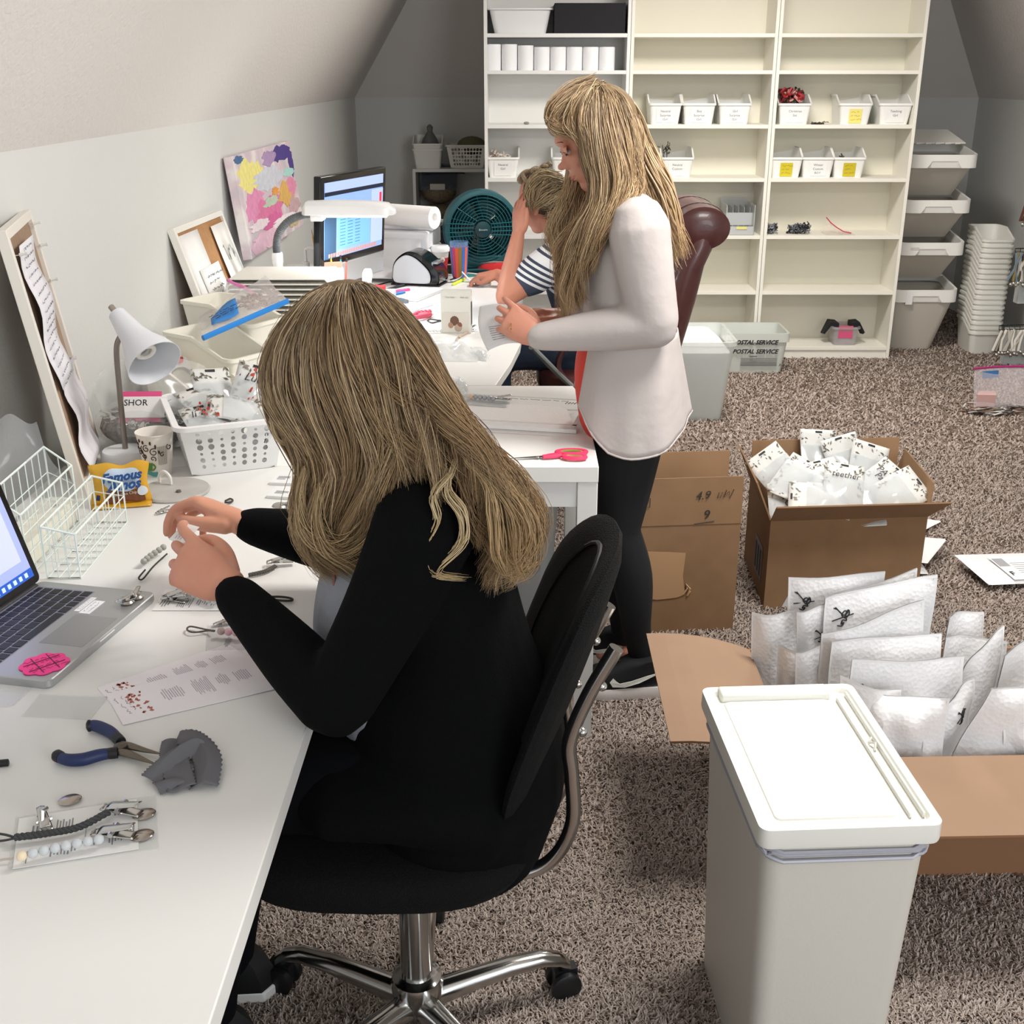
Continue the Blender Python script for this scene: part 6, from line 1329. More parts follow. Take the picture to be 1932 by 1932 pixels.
MB().tube([s_(1024, 862, .747), s_(1040, 860, .748), s_(1058, 858, .748)], [.007, .009, .010], n=8, flat=.7).build('handle_bridge', PINK, t, smooth=True)
MB().lathe([(0, 0), (.005, 0), (.004, .003), (0, .004)], 14, s_(1015, 863, .745)).build('pivot_screw', STEEL, t, smooth=True)
# ================================================================ office chair in the foreground
HB = V((-.18, 1.62, 0)); t = thing('office_chair', 'black mesh office chair with a chrome five-star base, front', 'chair', tuple(HB))
MESHB = mat('0B0C0D', .9, bump=('vor', 420, .6, .002), spec=.25); PLB = mat('101113', .45)
MB().lathe([(.036, .035), (.040, .04), (.044, .075), (.047, .10), (.043, .112), (.031, .118)], 30).build('hub', CHROME, t, smooth=True)
MB().lathe([(.028, .10), (.028, .33), (.022, .335), (.022, .37)], 30).build('gas_column', CHROME, t, smooth=True)
for k in range(5):
    a = R(17 + 72*k); d = V((math.cos(a), math.sin(a), 0)); e = V((-d.y, d.x, 0)); rings = []
    for s, z, w_, h_ in ((.03, .070, .022, .020), (.10, .082, .020, .016), (.17, .092, .018, .013), (.23, .094, .016, .011), (.265, .084, .014, .011), (.285, .066, .011, .010)):
        rings.append([d*s + e*(w_*c) + V((0, 0, z + h_*q)) for c, q in ((-1, -.9), (-1, .1), (-.6, .8), (0, 1), (.6, .8), (1, .1), (1, -.9))])
    leg = MB().loft(rings).build('base_arm', CHROME, t, smooth=True, angle=50)
    c = d*.275; b = MB()
    for s in (-1, 1):
        w0 = c + e*(s*.011) + V((0, 0, .029)); w1 = c + e*(s*.026) + V((0, 0, .029))
        u1, u2 = d, V((0, 0, 1)); rg = lambda p, r: [p + u1*math.cos(x)*r + u2*math.sin(x)*r for x in [2*math.pi*j/20 for j in range(20)]]
        b.loft([rg(w0, .026), rg(w0.lerp(w1, .1), .0285), rg(w0.lerp(w1, .85), .0285), rg(w1, .024)])
    b.tube([c + V((0, 0, .03)), c + V((0, 0, .075))], .010, n=12); b.loft([[c + e*x + d*y + V((0, 0, z)) for x, y in ((-.011, -.02), (.011, -.02), (.011, .024), (-.011, .024))] for z in (.02, .06)])
    b.build('caster', PLB, t, smooth=True, angle=50)
def pad(cx, cy, w, d, zb, zt, n=36, p=3.2, dome=.012, name='seat', m=MESHB, par=None, M=None):
    b = MB(M); rings = []
    sup = lambda k, z: [V((cx + math.copysign(abs(math.cos(a))**(2/p), math.cos(a))*w/2*k, cy + math.copysign(abs(math.sin(a))**(2/p), math.sin(a))*d/2*k, z)) for a in [2*math.pi*i/n for i in range(n)]]
    for k, z in ((.02, zb), (.86, zb), (.95, zb + .008), (1, (zb+zt)/2 - .005), (.98, zt - .014), (.93, zt - .003), (.8, zt + dome*.3), (.4, zt + dome*.9), (.02, zt + dome)): rings.append(sup(k, z))
    b.loft(rings); return b.build(name, m, par, smooth=True, angle=60)
pad(-.04, .01, .49, .47, .415, .485, par=t)
MB().box(-.10, -.08, .352, .10, .10, .372).box(-.07, -.05, .372, .07, .07, .404).build('seat_mechanism', PLB, t, bevel=.006)
MB().tube([(.0, .09, .355), (.03, .22, .35)], .006, n=8).build('tilt_lever', PLB, t, smooth=True)
# back: tall, curved and tilted pad
def backpt(a, b, s): # a across y -1..1, b up 0..1
    hw = .215*(1 - .10*b - .35*max(0, b-.75)**1.3*4*.5); z = .52 + .44*b; x = .205 + .02*math.sin(b*3.14) + .125*b*b - .03*(1-b)**2 ; x -= .055*(1 - abs(a)**2)*0 ; x += -.045*a*a
    return V((x + s*.026*(1 - abs(a)**3*.5)*(math.sin(math.pi*min(1, max(0, .04 + .92*b)))**.35), a*hw, z)) - V((0, 0, 0))
b = MB()
n = 40; rings = []
def edge(k, s):
    out = []
    for i in range(n):
        th = 2*math.pi*i/n; a_ = math.copysign(abs(math.cos(th))**(.62), math.cos(th))*k; b_ = .5 + .5*math.copysign(abs(math.sin(th))**(.62), math.sin(th))*k; out.append(backpt(a_, b_, s))
    return out
b.loft([edge(.03, -1), edge(.5, -1), edge(.86, -.95), edge(.97, -.55), edge(1, 0), edge(.97, .55), edge(.86, .95), edge(.5, 1), edge(.03, 1)]); b.build('backrest', MESHB, t, smooth=True, angle=70)
b = MB(); b.tube([backpt(math.cos(x)*.66, .5 + .44*math.sin(x), -1.02) for x in [2*math.pi*i/36 for i in range(36)]], .004, n=6, closed=True); b.build('back_piping', BLACK, t, smooth=True)
for s in (-1, 1):
    y = s*.075; pts = [(-.02, y, .385), (.08, y, .385), (.18, y, .39), (.235, y, .42), (.265, y, .49), (.262, y, .58), (.258, y, .64), (.285, y, .72), (.325, y, .80)]
    o = MB().tube(spline(pts, 6), .0118, n=14, flat=1).build('back_tube', CHROME, t, smooth=True)
    for bz, bx in ((.655, .277), (.735, .305)): MB().ell((bx, y, bz), .008, 10, 7).build('bolt', CHROME, o, smooth=True)
CH_SEAT = t

# leather executive chair
t = thing('leather_chair', 'brown leather executive chair with a rolled headrest', 'chair', (.505, 4.62, 0)); LEA = mat('55302F', .32, noise=(30, '4A2827', .3), coat=.15, bump=('noise', 60, .15, .003))
b = MB()
def sec(x, z, tx, w, tilt=0, n=28):
    return [V((x + tx*math.copysign(abs(math.cos(a))**.7, math.cos(a)), w*math.copysign(abs(math.sin(a))**.6, math.sin(a)), z + tilt*math.cos(a))) for a in [2*math.pi*i/n for i in range(n)]]
b.loft([sec(.05, .50, .05, .22), sec(.065, .62, .07, .25), (sec(.095, .78, .08, .26)), sec(.13, .92, .07, .265), sec(.165, 1.00, .07, .26), sec(.175, 1.04, .06, .25)]); b.build('backrest', LEA, t, smooth=True)
b = MB(); c = V((.172, 0, 1.062)); rings = []
for y, k in ((-.255, .25), (-.25, .8), (-.235, 1), (-.1, 1.04), (.1, 1.04), (.235, 1), (.25, .8), (.255, .25)): rings.append([c + V((math.cos(a)*.100*k, y, math.sin(a)*.078*k)) for a in [2*math.pi*i/28 for i in range(28)]])
b.loft(rings); b.build('headrest_roll', LEA, t, smooth=True)
SM = mat('3A1E1E', .6)
for yy in (-.12, .12): MB().tube([c + V((math.cos(a)*.1035, yy, math.sin(a)*.081)) for a in [R(x) for x in range(-60, 200, 12)]], .003, n=6).build('seam', SM, t, smooth=True)
MB().tube([c + V((.02, y/10, -.074)) + V((-.092, 0, .03)) for y in (-2.3, -1, 0, 1, 2.3)], .003, n=6).build('seam', SM, t, smooth=True)
pad(-.18, 0, .52, .54, .40, .50, name='seat', m=LEA, par=t)
GRM = mat('8C9291', .35, .3)
for s in (-1, 1):
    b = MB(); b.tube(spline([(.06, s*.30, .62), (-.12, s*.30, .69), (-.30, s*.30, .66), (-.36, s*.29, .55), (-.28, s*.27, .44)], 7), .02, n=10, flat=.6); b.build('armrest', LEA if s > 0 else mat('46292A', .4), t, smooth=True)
MB().lathe([(.03, .05), (.03, .40)], 20, (-.15, 0, 0)).build('gas_column', DSTEEL, t, smooth=True)
for k in range(5):
    a = R(30 + 72*k); d = V((math.cos(a), math.sin(a), 0)); MB().tube([V((-.15, 0, .09)), V((-.15, 0, .10)) + d*.15, V((-.15, 0, .06)) + d*.30], [.028, .024, .016], n=10).build('base_arm', PLB, t, smooth=True); MB().ell(V((-.15, 0, .03)) + d*.30, .03, 12, 8).build('caster', PLB, t, smooth=True)
# curved grey strut under the corner desk
o = MB().tube([tuple(x) for x in spline([tuple(atZ(1003, 655, .66)), tuple(atZ(1030, 682, .60)), tuple(atZ(1058, 710, .52)), tuple(atZ(1090, 738, .44)), tuple(atZ(1130, 765, .30))], 6)], .022, n=10, flat=.5).build('chair_arm', GRM, None, smooth=True)
tag(o, 'curved grey chair arm beside the corner desk\'s front edge', 'chair arm')

# ================================================================ people: helpers
def limb(b, pts, n=16):
    """pts: (x, y, z, r) or (x, y, z, ra, rb) along a limb; capsule ends"""
    P = spline([tuple(p) if len(p) == 5 else (*p, p[3]) for p in pts], 5); V3 = [V(p[:3]) for p in P]; m = len(P); rings = []; prev = None
    def fr(i):
        t_ = (V3[min(m-1, i+1)] - V3[max(0, i-1)]).normalized(); return t_
    for i in range(m):
        t_ = fr(i); u = V((0, 1, 0)) if prev is None else prev
        if prev is None and abs(t_.y) > .9: u = V((1, 0, 0))
        u = (u - t_*u.dot(t_)).normalized(); prev = u; w_ = t_.cross(u); ra, rb = P[i][3], P[i][4]
        mk = lambda c, k: [c + u*math.cos(2*math.pi*j/n)*ra*k + w_*math.sin(2*math.pi*j/n)*rb*k for j in range(n)]
        if i == 0: rr = min(ra, rb); rings += [mk(V3[0] - t_*rr*.95, .25), mk(V3[0] - t_*rr*.7, .72)]
        rings.append(mk(V3[i], 1))
        if i == m-1: rr = min(ra, rb); rings += [mk(V3[i] + t_*rr*.7, .72), mk(V3[i] + t_*rr*.95, .25)]
    b.loft(rings); return b
def hand(b, wrist, palm_dir, back_n, side, fingers, thumb, s=1.0, palm_len=.085):
    """palm_dir: wrist to knuckles, back_n: out of the back of the hand, side: +1 if thumb lies along palm_dir x back_n
    fingers: four (curl1, curl2, spread) index..little in degrees; thumb: three points offsets in (palm, side, normal) metres"""
    d = V(palm_dir).normalized(); n = V(back_n); n = (n - d*n.dot(d)).normalized(); sd = d.cross(n)*side; w = V(wrist)
    L = palm_len*s
    # palm: flattened loft
    rings = []
    for k, (wd, th) in ((-.15, (.024, .019)), (.0, (.026, .019)), (.25, (.034, .019)), (.6, (.038, .0155)), (.9, (.0385, .0135)), (1.05, (.035, .0105))):
        c = w + d*(L*k); rings.append([c + sd*(wd*s*math.cos(a)) + n*(th*s*math.sin(a)) for a in [2*math.pi*j/18 for j in range(18)]])
    b.loft(rings)
    lens = (.078, .086, .081, .064); rad = (.0088, .0090, .0085, .0075)
    tips = []
    for i, (c1, c2, sp) in enumerate(fingers):
        base = w + d*(L*(.88 if i in (0, 3) else .94)) + sd*(s*(.029 - .0195*i)); ln = lens[i]*s; r = rad[i]*s
        dd = (d*math.cos(R(sp)) + sd*math.sin(R(sp))).normalized(); p = base - dd*.012*s; pts = [(*p, r*1.12)]; p = base; ang = 0
        pts.append((*p, r*1.1))
        for seg, cu in ((.46, c1), (.30, c2), (.24, c2*.7)):
            ang += cu; v = dd*math.cos(R(ang)) - n*math.sin(R(ang)); p = p + v*(ln*seg); r *= .92; pts.append((*p, r))
        limb(b, pts, 10); tips.append(p)
    T = [w + d*a + sd*c_ + n*e for a, c_, e in thumb]; limb(b, [(*T[0], .0145*s), (*T[1], .012*s), (*T[2], .0098*s), (*T[3], .0088*s)], 10)
    return tips
def head(b, c, f, up, s=1.0):
    """skull with face: c centre, f facing direction, up"""
    f = V(f).normalized(); up = V(up); up = (up - f*up.dot(f)).normalized(); l = up.cross(f); M = Matrix(((f.x, l.x, up.x, c[0]), (f.y, l.y, up.y, c[1]), (f.z, l.z, up.z, c[2]), (0, 0, 0, 1)))
    old = b.M; b.M = M @ Matrix.Scale(s, 4)
    b.ell((-.012, 0, .028), (.092, .073, .088), 26, 16); b.ell((.022, 0, -.028), (.064, .058, .080), 24, 14); b.ell((.045, 0, -.085), (.030, .030, .024), 16, 10)   # cranium, face, chin
    b.ell((.052, .030, -.022), (.026, .026, .024)); b.ell((.052, -.030, -.022), (.026, .026, .024))    # cheeks
    b.ell((.068, 0, .030), (.022, .045, .018)); 
    b.loft([[V((.070, y, .022)) for y in (-.006, .006)] + [V((.060, .010, .0)), V((.060, -.010, .0))], [V((.098, -.008, -.022)), V((.098, .008, -.022)), V((.070, .017, -.030)), V((.070, -.017, -.030))], [V((.092, -.007, -.032)), V((.092, .007, -.032)), V((.070, .014, -.036)), V((.070, -.014, -.036))]])
    b.ell((.096, 0, -.024), (.011, .010, .009)); b.ell((.084, .012, -.029), (.010, .007, .007)); b.ell((.084, -.012, -.029), (.010, .007, .007))
    b.ell((.077, 0, -.052), (.013, .022, .006)); b.ell((.074, 0, -.062), (.013, .019, .006))
    for s_ in (-1, 1): b.ell((-.004, s_*.074, -.008), (.018, .008, .030)); b.ell((.0, s_*.078, -.026), (.010, .006, .010))
    b.M = old; return M @ Matrix.Scale(s, 4)
def face_parts(par, M, lips='B5625A', brow='6B4E3B', open_=.35):
    EY = mat('BDB2AB', .25); IR = mat('2E3230', .2)
    for s_, nm in ((-1, 'eye'), (1, 'eye')):
        e = MB(M).ell((.0690, s_*.026, .0015), (.0095, .0108, .0058), 14, 8).build(nm, EY, par, smooth=True)
        MB(M).ell((.0788, s_*.028, .0), (.0032, .0072, .0050), 12, 6).build('iris', IR, e, smooth=True)
        MB(M).grid(lambda a, b_: V((.0708 + .0110*math.cos((b_*1.5 - .35)*1.4)*math.cos((a-.5)*2.2) , s_*.029 + .0175*math.sin((a-.5)*2.6), .006 + .0102*math.sin((b_*1.5 - .35)*1.4))), 8, 5).build('eyelid', SKIN, par, smooth=True, solid=.0008)
        MB(M).tube([V((.0825 - .003*abs(k-2)*.5, s_*(.018 + .006*k), .0055 - .0008*abs(k-2))) for k in range(5)], [.0006, .0011, .0014, .0012, .0006], n=5).build('eyelashes', mat('2C2420', .6), par)
        MB(M).tube([V((.0870 - .0028*k, s_*(.014 + .008*k), .030 + .0015*k - .0006*k*k)) for k in range(5)], [.0015, .0024, .0024, .002, .001], n=6, flat=.7).build('eyebrow', mat(brow, .8), par, smooth=True)
    MB(M).tube([V((.0865 - .0016*k*k*.5, .005*k, -.0525 + .0006*k*k*.3)) for k in range(-4, 5)], [.001, .0028, .0038, .0042, .0036, .0042, .0038, .0028, .001], n=8, flat=.8).build('upper_lip', mat(lips, .4), par, smooth=True)
    MB(M).tube([V((.0845 - .0018*k*k*.5, .0046*k, -.0600 + .0006*k*k*.4)) for k in range(-4, 5)], [.001, .0032, .0044, .0048, .0048, .0048, .0044, .0032, .001], n=8, flat=.8).build('lower_lip', mat(lips, .4), par, smooth=True)
def skinned(b, name, m, par, voxel=.005, smooth=5):
    me = smoothed(b, voxel, smooth, name); me.name = name
    me.materials.clear()
    for x in (m if isinstance(m, (list, tuple)) else [m]): me.materials.append(x)
    return link(name, me, par)
def nails(par, tips, dirs): pass
HAIRM = lambda: mat('A08560', .42, attr='strand', spec=.3)
def hair(name, par, guides, count, cols, seed, width=.0011, jit=.006, clumps=60, frizz=.004, clump_pull=.55, n=26, depth=.018, root_jit=.01, normal=None, root_dark=.35, curl=.0, lenj=.12):
    """strand tubes following a fan of guide curves (lists of 3D points, root to tip)"""
    q = np.random.default_rng(seed); G = []
    for g in guides:
        p = np.array([tuple(x) for x in spline([tuple(x) for x in g], 12)]); L = np.r_[0, np.cumsum(np.linalg.norm(np.diff(p, axis=0), axis=1))]; G.append(np.stack([np.interp(np.linspace(0, L[-1], n), L, p[:, k]) for k in range(3)], 1))
    G = np.array(G); m = len(G); nv, nf, nc = [], [], []; base = 0
    cl = q.uniform(0, m-1, clumps); clo = q.normal(0, 1, (clumps, 3)); clc = q.uniform(0, 1, clumps); clf = q.uniform(0, 1, clumps); clp = q.uniform(0, 6.28, (clumps, 2)); cols_ = np.array([lin(c)[:3] for c in cols]); tt = np.linspace(0, 1, n)[:, None]
    for k in range(count):
        s = q.uniform(0, m-1); ci = int(np.argmin(np.abs(cl - s + q.normal(0, .12, clumps)))); i0 = min(m-2, int(s)); fr_ = s - i0
        sm = fr_*fr_*(3-2*fr_)*.4 + fr_*.6
        base_c = G[i0]*(1-sm) + G[i0+1]*sm
        sc = cl[ci]; j0 = min(m-2, int(sc)); f2 = sc - j0; cc = G[j0]*(1-f2) + G[j0+1]*f2
        pull = clump_pull*np.clip(tt*1.3 - .15, 0, 1); c = base_c*(1-pull) + cc*pull
        off = q.normal(0, 1, 3)*root_jit*(1 - tt) + (q.normal(0, 1, 3)*jit + clo[ci]*jit*1.6)*np.clip(tt*2.2 - .12, 0, 1)
        dd = -abs(q.normal(0, 1))*depth; nn = np.array(normal if normal is not None else (0, -1, 0)); off = off + nn*dd*np.minimum(1, tt*2.5)
        a = tt*(6 + 9*clf[ci] + q.normal(0, .4)) + clp[ci][0]; w_ = np.concatenate([np.sin(a), np.cos(a*.8 + clp[ci][1])*.7, np.sin(a*.9 + 1)*.8], 1)*(frizz*np.clip(tt*1.5 - .2, 0, 1.2) + curl*np.clip(tt*1.6 - .55, 0, 1)**1.5)
        P = c + off + w_ + np.sin(tt*q.uniform(10, 30) + q.uniform(0, 6))*q.normal(0, 1, 3)*frizz*.25
        if q.random() < lenj: P = P[:int(n*q.uniform(.55, .9))]
        N = len(P); T = np.gradient(P, axis=0); T /= np.linalg.norm(T, axis=1)[:, None] + 1e-9; ref = np.array([.3, -.9, .25]); U = np.cross(T, ref); U /= np.linalg.norm(U, axis=1)[:, None] + 1e-9; W = np.cross(T, U)
        w0 = width*q.uniform(.6, 1.35); rr = w0*np.clip(np.minimum(1, (1 - np.linspace(0, 1, N))*3 + .15), 0, 1)[:, None]
        ring = np.stack([P + U*rr, P - U*rr*.5 + W*rr*.87, P - U*rr*.5 - W*rr*.87], 1).reshape(-1, 3)
        idx = np.arange(N-1)[:, None]*3; fs = np.concatenate([np.stack([idx[:, 0]+x, idx[:, 0]+y, idx[:, 0]+3+y, idx[:, 0]+3+x], 1) for x, y in ((0, 1), (1, 2), (2, 0))]) + base
        h = np.clip(.72*clc[ci] + .28*q.random() + q.normal(0, .08), 0, .999)*(len(cols_)-1); hi = int(h); col = cols_[hi]*(1-(h-hi)) + cols_[hi+1]*(h-hi)
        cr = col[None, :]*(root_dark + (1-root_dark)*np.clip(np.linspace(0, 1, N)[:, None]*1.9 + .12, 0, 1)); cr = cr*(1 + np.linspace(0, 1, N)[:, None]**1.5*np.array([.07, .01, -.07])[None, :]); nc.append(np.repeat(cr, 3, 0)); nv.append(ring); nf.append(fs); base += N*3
    Pv = np.concatenate(nv); F_ = np.concatenate(nf).astype(np.int32); C_ = np.concatenate(nc); C_ = np.concatenate([C_, np.ones((len(C_), 1))], 1)
    me = bpy.data.meshes.new(name); me.vertices.add(len(Pv)); me.vertices.foreach_set('co', Pv.ravel()); me.loops.add(F_.size); me.loops.foreach_set('vertex_index', F_.ravel()); me.polygons.add(len(F_)); me.polygons.foreach_set('loop_start', np.arange(0, F_.size, 4)); me.update(calc_edges=True)
    me.polygons.foreach_set('use_smooth', [True]*len(F_)); ca = me.color_attributes.new('strand', 'FLOAT_COLOR', 'POINT'); ca.data.foreach_set('color', C_.ravel()); me.materials.append(HAIRM()); return link(name, me, par)
def gY(pts): return [atY(u, v, y) for u, v, y in pts]
def rebase(t):
    L = V(t.location)
    def rec(o):
        for c in kids(o):
            if c.type == 'MESH': c.data.transform(Matrix.Translation(-L))
            rec(c)
    rec(t)
def pt(v, *r): return (*tuple(v), *r)
BLK = mat('060708', .95, spec=.15, bump=('noise', 260, .5, .002))
# ---------------------------------------------------------------- seated woman in the foreground
t = thing('person', 'woman with long blonde-brown hair in a black cardigan seated at the near desk', 'person', (-.12, 1.62, 0)); PY = 1.62
sh_n, el_n, wr_n = atY(795, 985, 1.45), atY(628, 1322, 1.41), atY(428, 1104, 1.60)
sh_f, el_f, wr_f = V((sh_n.x - .01, 1.79, sh_n.z - .01)), atY(655, 1030, 1.86), atY(455, 988, 1.88)
hc = atY(655, 700, PY); fdir = V((-.80, -.02, -.60)); hup = V((-.60, 0, .80))
b = MB()
limb(b, [(-.07, PY, .53, .165, .125), (-.09, PY, .66, .135, .10), (-.135, PY, .80, .14, .10), (-.155, PY, .91, .135, .085), (-.165, PY, .965, .085, .055)], 22)
limb(b, [(-.165, PY, .97, .058), (-.185, PY, 1.04, .052), (hc.x + .045, PY, hc.z - .07, .052)])
limb(b, [pt(sh_n, .048), pt(sh_n.lerp(el_n, .5), .040), pt(el_n, .034)]); limb(b, [pt(el_n, .035), pt(el_n.lerp(wr_n, .35), .034), pt(wr_n, .0235, .0205)])
limb(b, [pt(sh_f, .048), pt(sh_f.lerp(el_f, .5), .040), pt(el_f, .034)]); limb(b, [pt(el_f, .035), pt(el_f.lerp(wr_f, .35), .034), pt(wr_f, .0235, .0205)])
for s in (-1, 1): limb(b, [(-.07, PY + s*.08, .545, .082), (-.27, PY + s*.085, .56, .072), (-.47, PY + s*.09, .55, .058)]); limb(b, [(-.47, PY + s*.09, .55, .055), (-.50, PY + s*.09, .32, .048), (-.53, PY + s*.07, .10, .034)]); limb(b, [(-.53, PY + s*.07, .07, .03), (-.56, PY + s*.07, .045, .028)])
HM = head(b, hc, fdir, hup, 1.02)
k1 = atY(354, 1062, 1.645); d1 = (k1 - wr_n)
tn = hand(b, wr_n, d1, V((-.35, -.75, .55)), 1, [(6, 30, 12), (20, 46, 4), (32, 56, -6), (42, 60, -15)], [(.012, .018, -.010), (.045, .040, -.018), (.080, .046, -.024), (.108, .036, -.030)], 1.1, .088)
k2 = atY(370, 962, 1.95); d2 = (k2 - wr_f)
tf = hand(b, wr_f, d2 + V((0, 0, .02)), V((-.05, .55, .80)), -1, [(38, 42, 8), (34, 44, 2), (36, 46, -5), (40, 48, -12)], [(.010, .022, -.012), (.045, .040, -.026), (.078, .040, -.034), (.106, .030, -.036)], 1.12, .088)
skinned(b, 'body', SKIN, t, .0028, 3); face_parts(t, HM)
# grey shirt, black cardigan and trousers
b = MB(); limb(b, [(-.14, PY, .60, .140, .125), (-.165, PY, .72, .140, .142), (-.190, PY, .82, .145, .132), (-.198, PY, .91, .135, .10), (-.185, PY, .985, .085, .065)], 24)
skinned(b, 'shirt', mat('9B9EA6', .85, noise=(5, '8C8F98', .3), bump=('noise', 9, .7, .02)), t, .006, 5)
o = MB().ell((0, 0, 0), (.004, .012, .035), 10, 8).build('flower_print', mat('A8736B', .8), t, smooth=True); p = atY(632, 1090, PY - .085); o.data.transform(Matrix.Translation(p))
b = MB(); limb(b, [(-.09, PY, .50, .20, .165), (-.10, PY, .60, .18, .175), (-.115, PY, .70, .172, .165), (-.115, PY, .79, .170, .130), (-.118, PY, .90, .180, .103), (-.125, PY, .965, .165, .080), (-.135, PY, 1.00, .10, .062)], 28)
limb(b, [(-.05, PY, .53, .20, .09), (-.16, PY-.01, .57, .205, .085), (-.29, PY-.01, .57, .20, .07)], 20)
for sh, el, wr, s in ((sh_n, el_n, wr_n, 1), (sh_f, el_f, wr_f, -1)):
    e = (wr - el); cuff = el + e*.90
    limb(b, [pt(sh + V((.005, 0, -.006)), .072), pt(sh.lerp(el, .45) + V((.012, 0, 0)), .062), pt(el + V((.008, 0, .0)), .052)]); limb(b, [pt(el, .052), pt(el + e*.3, .050), pt(el + e*.6, .043), pt(cuff, .036, .033)])
    limb(b, [pt(sh + V((.015, .02*s, -.002)), .072), pt(V((-.14, PY, sh.z + .002)), .08)])
skinned(b, 'cardigan', BLK, t, .006, 10)
b = MB()
for s in (-1, 1): limb(b, [(-.06, PY + s*.08, .545, .092), (-.27, PY + s*.085, .565, .080), (-.47, PY + s*.09, .555, .064)]); limb(b, [(-.47, PY + s*.09, .55, .062), (-.50, PY + s*.09, .32, .055), (-.53, PY + s*.07, .09, .044)])
skinned(b, 'trousers', mat('08090C', .95, spec=.15), t, .009, 3)
WS = mat('DCDCDA', .5)
for s in (-1, 1):
    c = V((-.545, PY + s*.07 + (.01 if s > 0 else 0), 0)); sh = MB(); sh.loft([[c + V((x*1.0, y, z)) for x, y in ((-.13, 0), (-.11, -.036), (0, -.040), (.08, -.036), (.105, 0), (.08, .036), (0, .040), (-.11, .036))] for z in (.004, .028)]); so = sh.build('shoe', WS, t, smooth=True, bevel=.004)
    MB().loft([[c + V((x*k, y*k, z)) for x, y in ((-.125, 0), (-.105, -.034), (0, -.042), (.075, -.036), (.098, 0), (.075, .036), (0, .042), (-.105, .034))] for z, k in ((.028, 1), (.05, .97), (.075, .85), (.10, .60))]).build('shoe_upper', BLACK, so, smooth=True)
# hair
CB = ['43352A', '7B664E', '9C8262', 'BAA07B', '62503F', 'D2BC99', '8E7558']
NG = [
 [(628, 568, 1.67), (600, 556, 1.60), (555, 590, 1.56), (515, 645, 1.55), (495, 705, 1.55), (505, 765, 1.55), (545, 825, 1.55), (577, 885, 1.55), (563, 945, 1.55), (556, 995, 1.56), (598, 1040, 1.56), (650, 1075, 1.56), (705, 1098, 1.56)],
 [(636, 568, 1.67), (620, 551, 1.60), (585, 590, 1.54), (555, 655, 1.51), (556, 735, 1.50), (592, 812, 1.50), (622, 885, 1.51), (600, 950, 1.52), (590, 1005, 1.53), (615, 1048, 1.53), (655, 1078, 1.53)],
 [(644, 568, 1.67), (640, 549, 1.60), (622, 590, 1.52), (610, 660, 1.49), (625, 740, 1.48), (664, 820, 1.48), (684, 885, 1.49), (668, 945, 1.50), (645, 1000, 1.51), (640, 1035, 1.52), (672, 1065, 1.52)],
 [(652, 568, 1.67), (655, 548, 1.60), (655, 590, 1.51), (666, 660, 1.48), (690, 740, 1.47), (720, 815, 1.46), (732, 870, 1.47), (716, 920, 1.48), (696, 960, 1.49), (680, 985, 1.50)],
 [(658, 568, 1.67), (672, 549, 1.60), (692, 590, 1.51), (722, 660, 1.48), (752, 735, 1.46), (786, 800, 1.44), (800, 850, 1.43), (802, 885, 1.42)],
 [(664, 568, 1.67), (690, 551, 1.60), (722, 590, 1.52), (765, 655, 1.49), (805, 735, 1.46), (845, 800, 1.43), (880, 850, 1.41), (910, 900, 1.40), (935, 950, 1.40)],
 [(670, 568, 1.67), (705, 555, 1.61), (745, 592, 1.54), (790, 650, 1.51), (826, 730, 1.49), (865, 800, 1.47), (905, 860, 1.45), (948, 910, 1.43), (975, 965, 1.43), (978, 1015, 1.43), (948, 1045, 1.43), (932, 1090, 1.43)],
 [(676, 568, 1.67), (722, 562, 1.64), (765, 600, 1.60), (806, 655, 1.57), (830, 725, 1.56), (858, 790, 1.54), (896, 845, 1.53), (945, 888, 1.51), (978, 940, 1.50), (1002, 1005, 1.50), (995, 1062, 1.50), (960, 1082, 1.50)]]
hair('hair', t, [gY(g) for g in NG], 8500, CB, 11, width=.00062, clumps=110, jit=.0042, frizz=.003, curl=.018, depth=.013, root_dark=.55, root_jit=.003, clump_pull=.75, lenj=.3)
# back and far side of the same hair, so that it stays a full head of hair from elsewhere
far = []
for g in NG: far.append(gY([(x + (10 if g is NG[0] else 0) - (12 if g is NG[-1] else 0), y + 6, 2*PY - Y) for x, y, Y in g[1:]]))
hair('hair', t, far, 1500, CB, 12, width=.0013, clumps=50, jit=.005, frizz=.003, depth=.014, root_dark=.62, normal=(0, 1, 0), root_jit=.003)
back = [[a.lerp(c, s) for i, (a, c) in enumerate(zip(gY(NG[-1][1:]), far[-1]))] for s in (.08, .36, .64, .92)]
hair('hair', t, back, 700, CB, 13, width=.0012, clumps=40, jit=.005, frizz=.004, depth=.008, root_dark=.62, normal=(1, 0, .2), root_jit=.003)
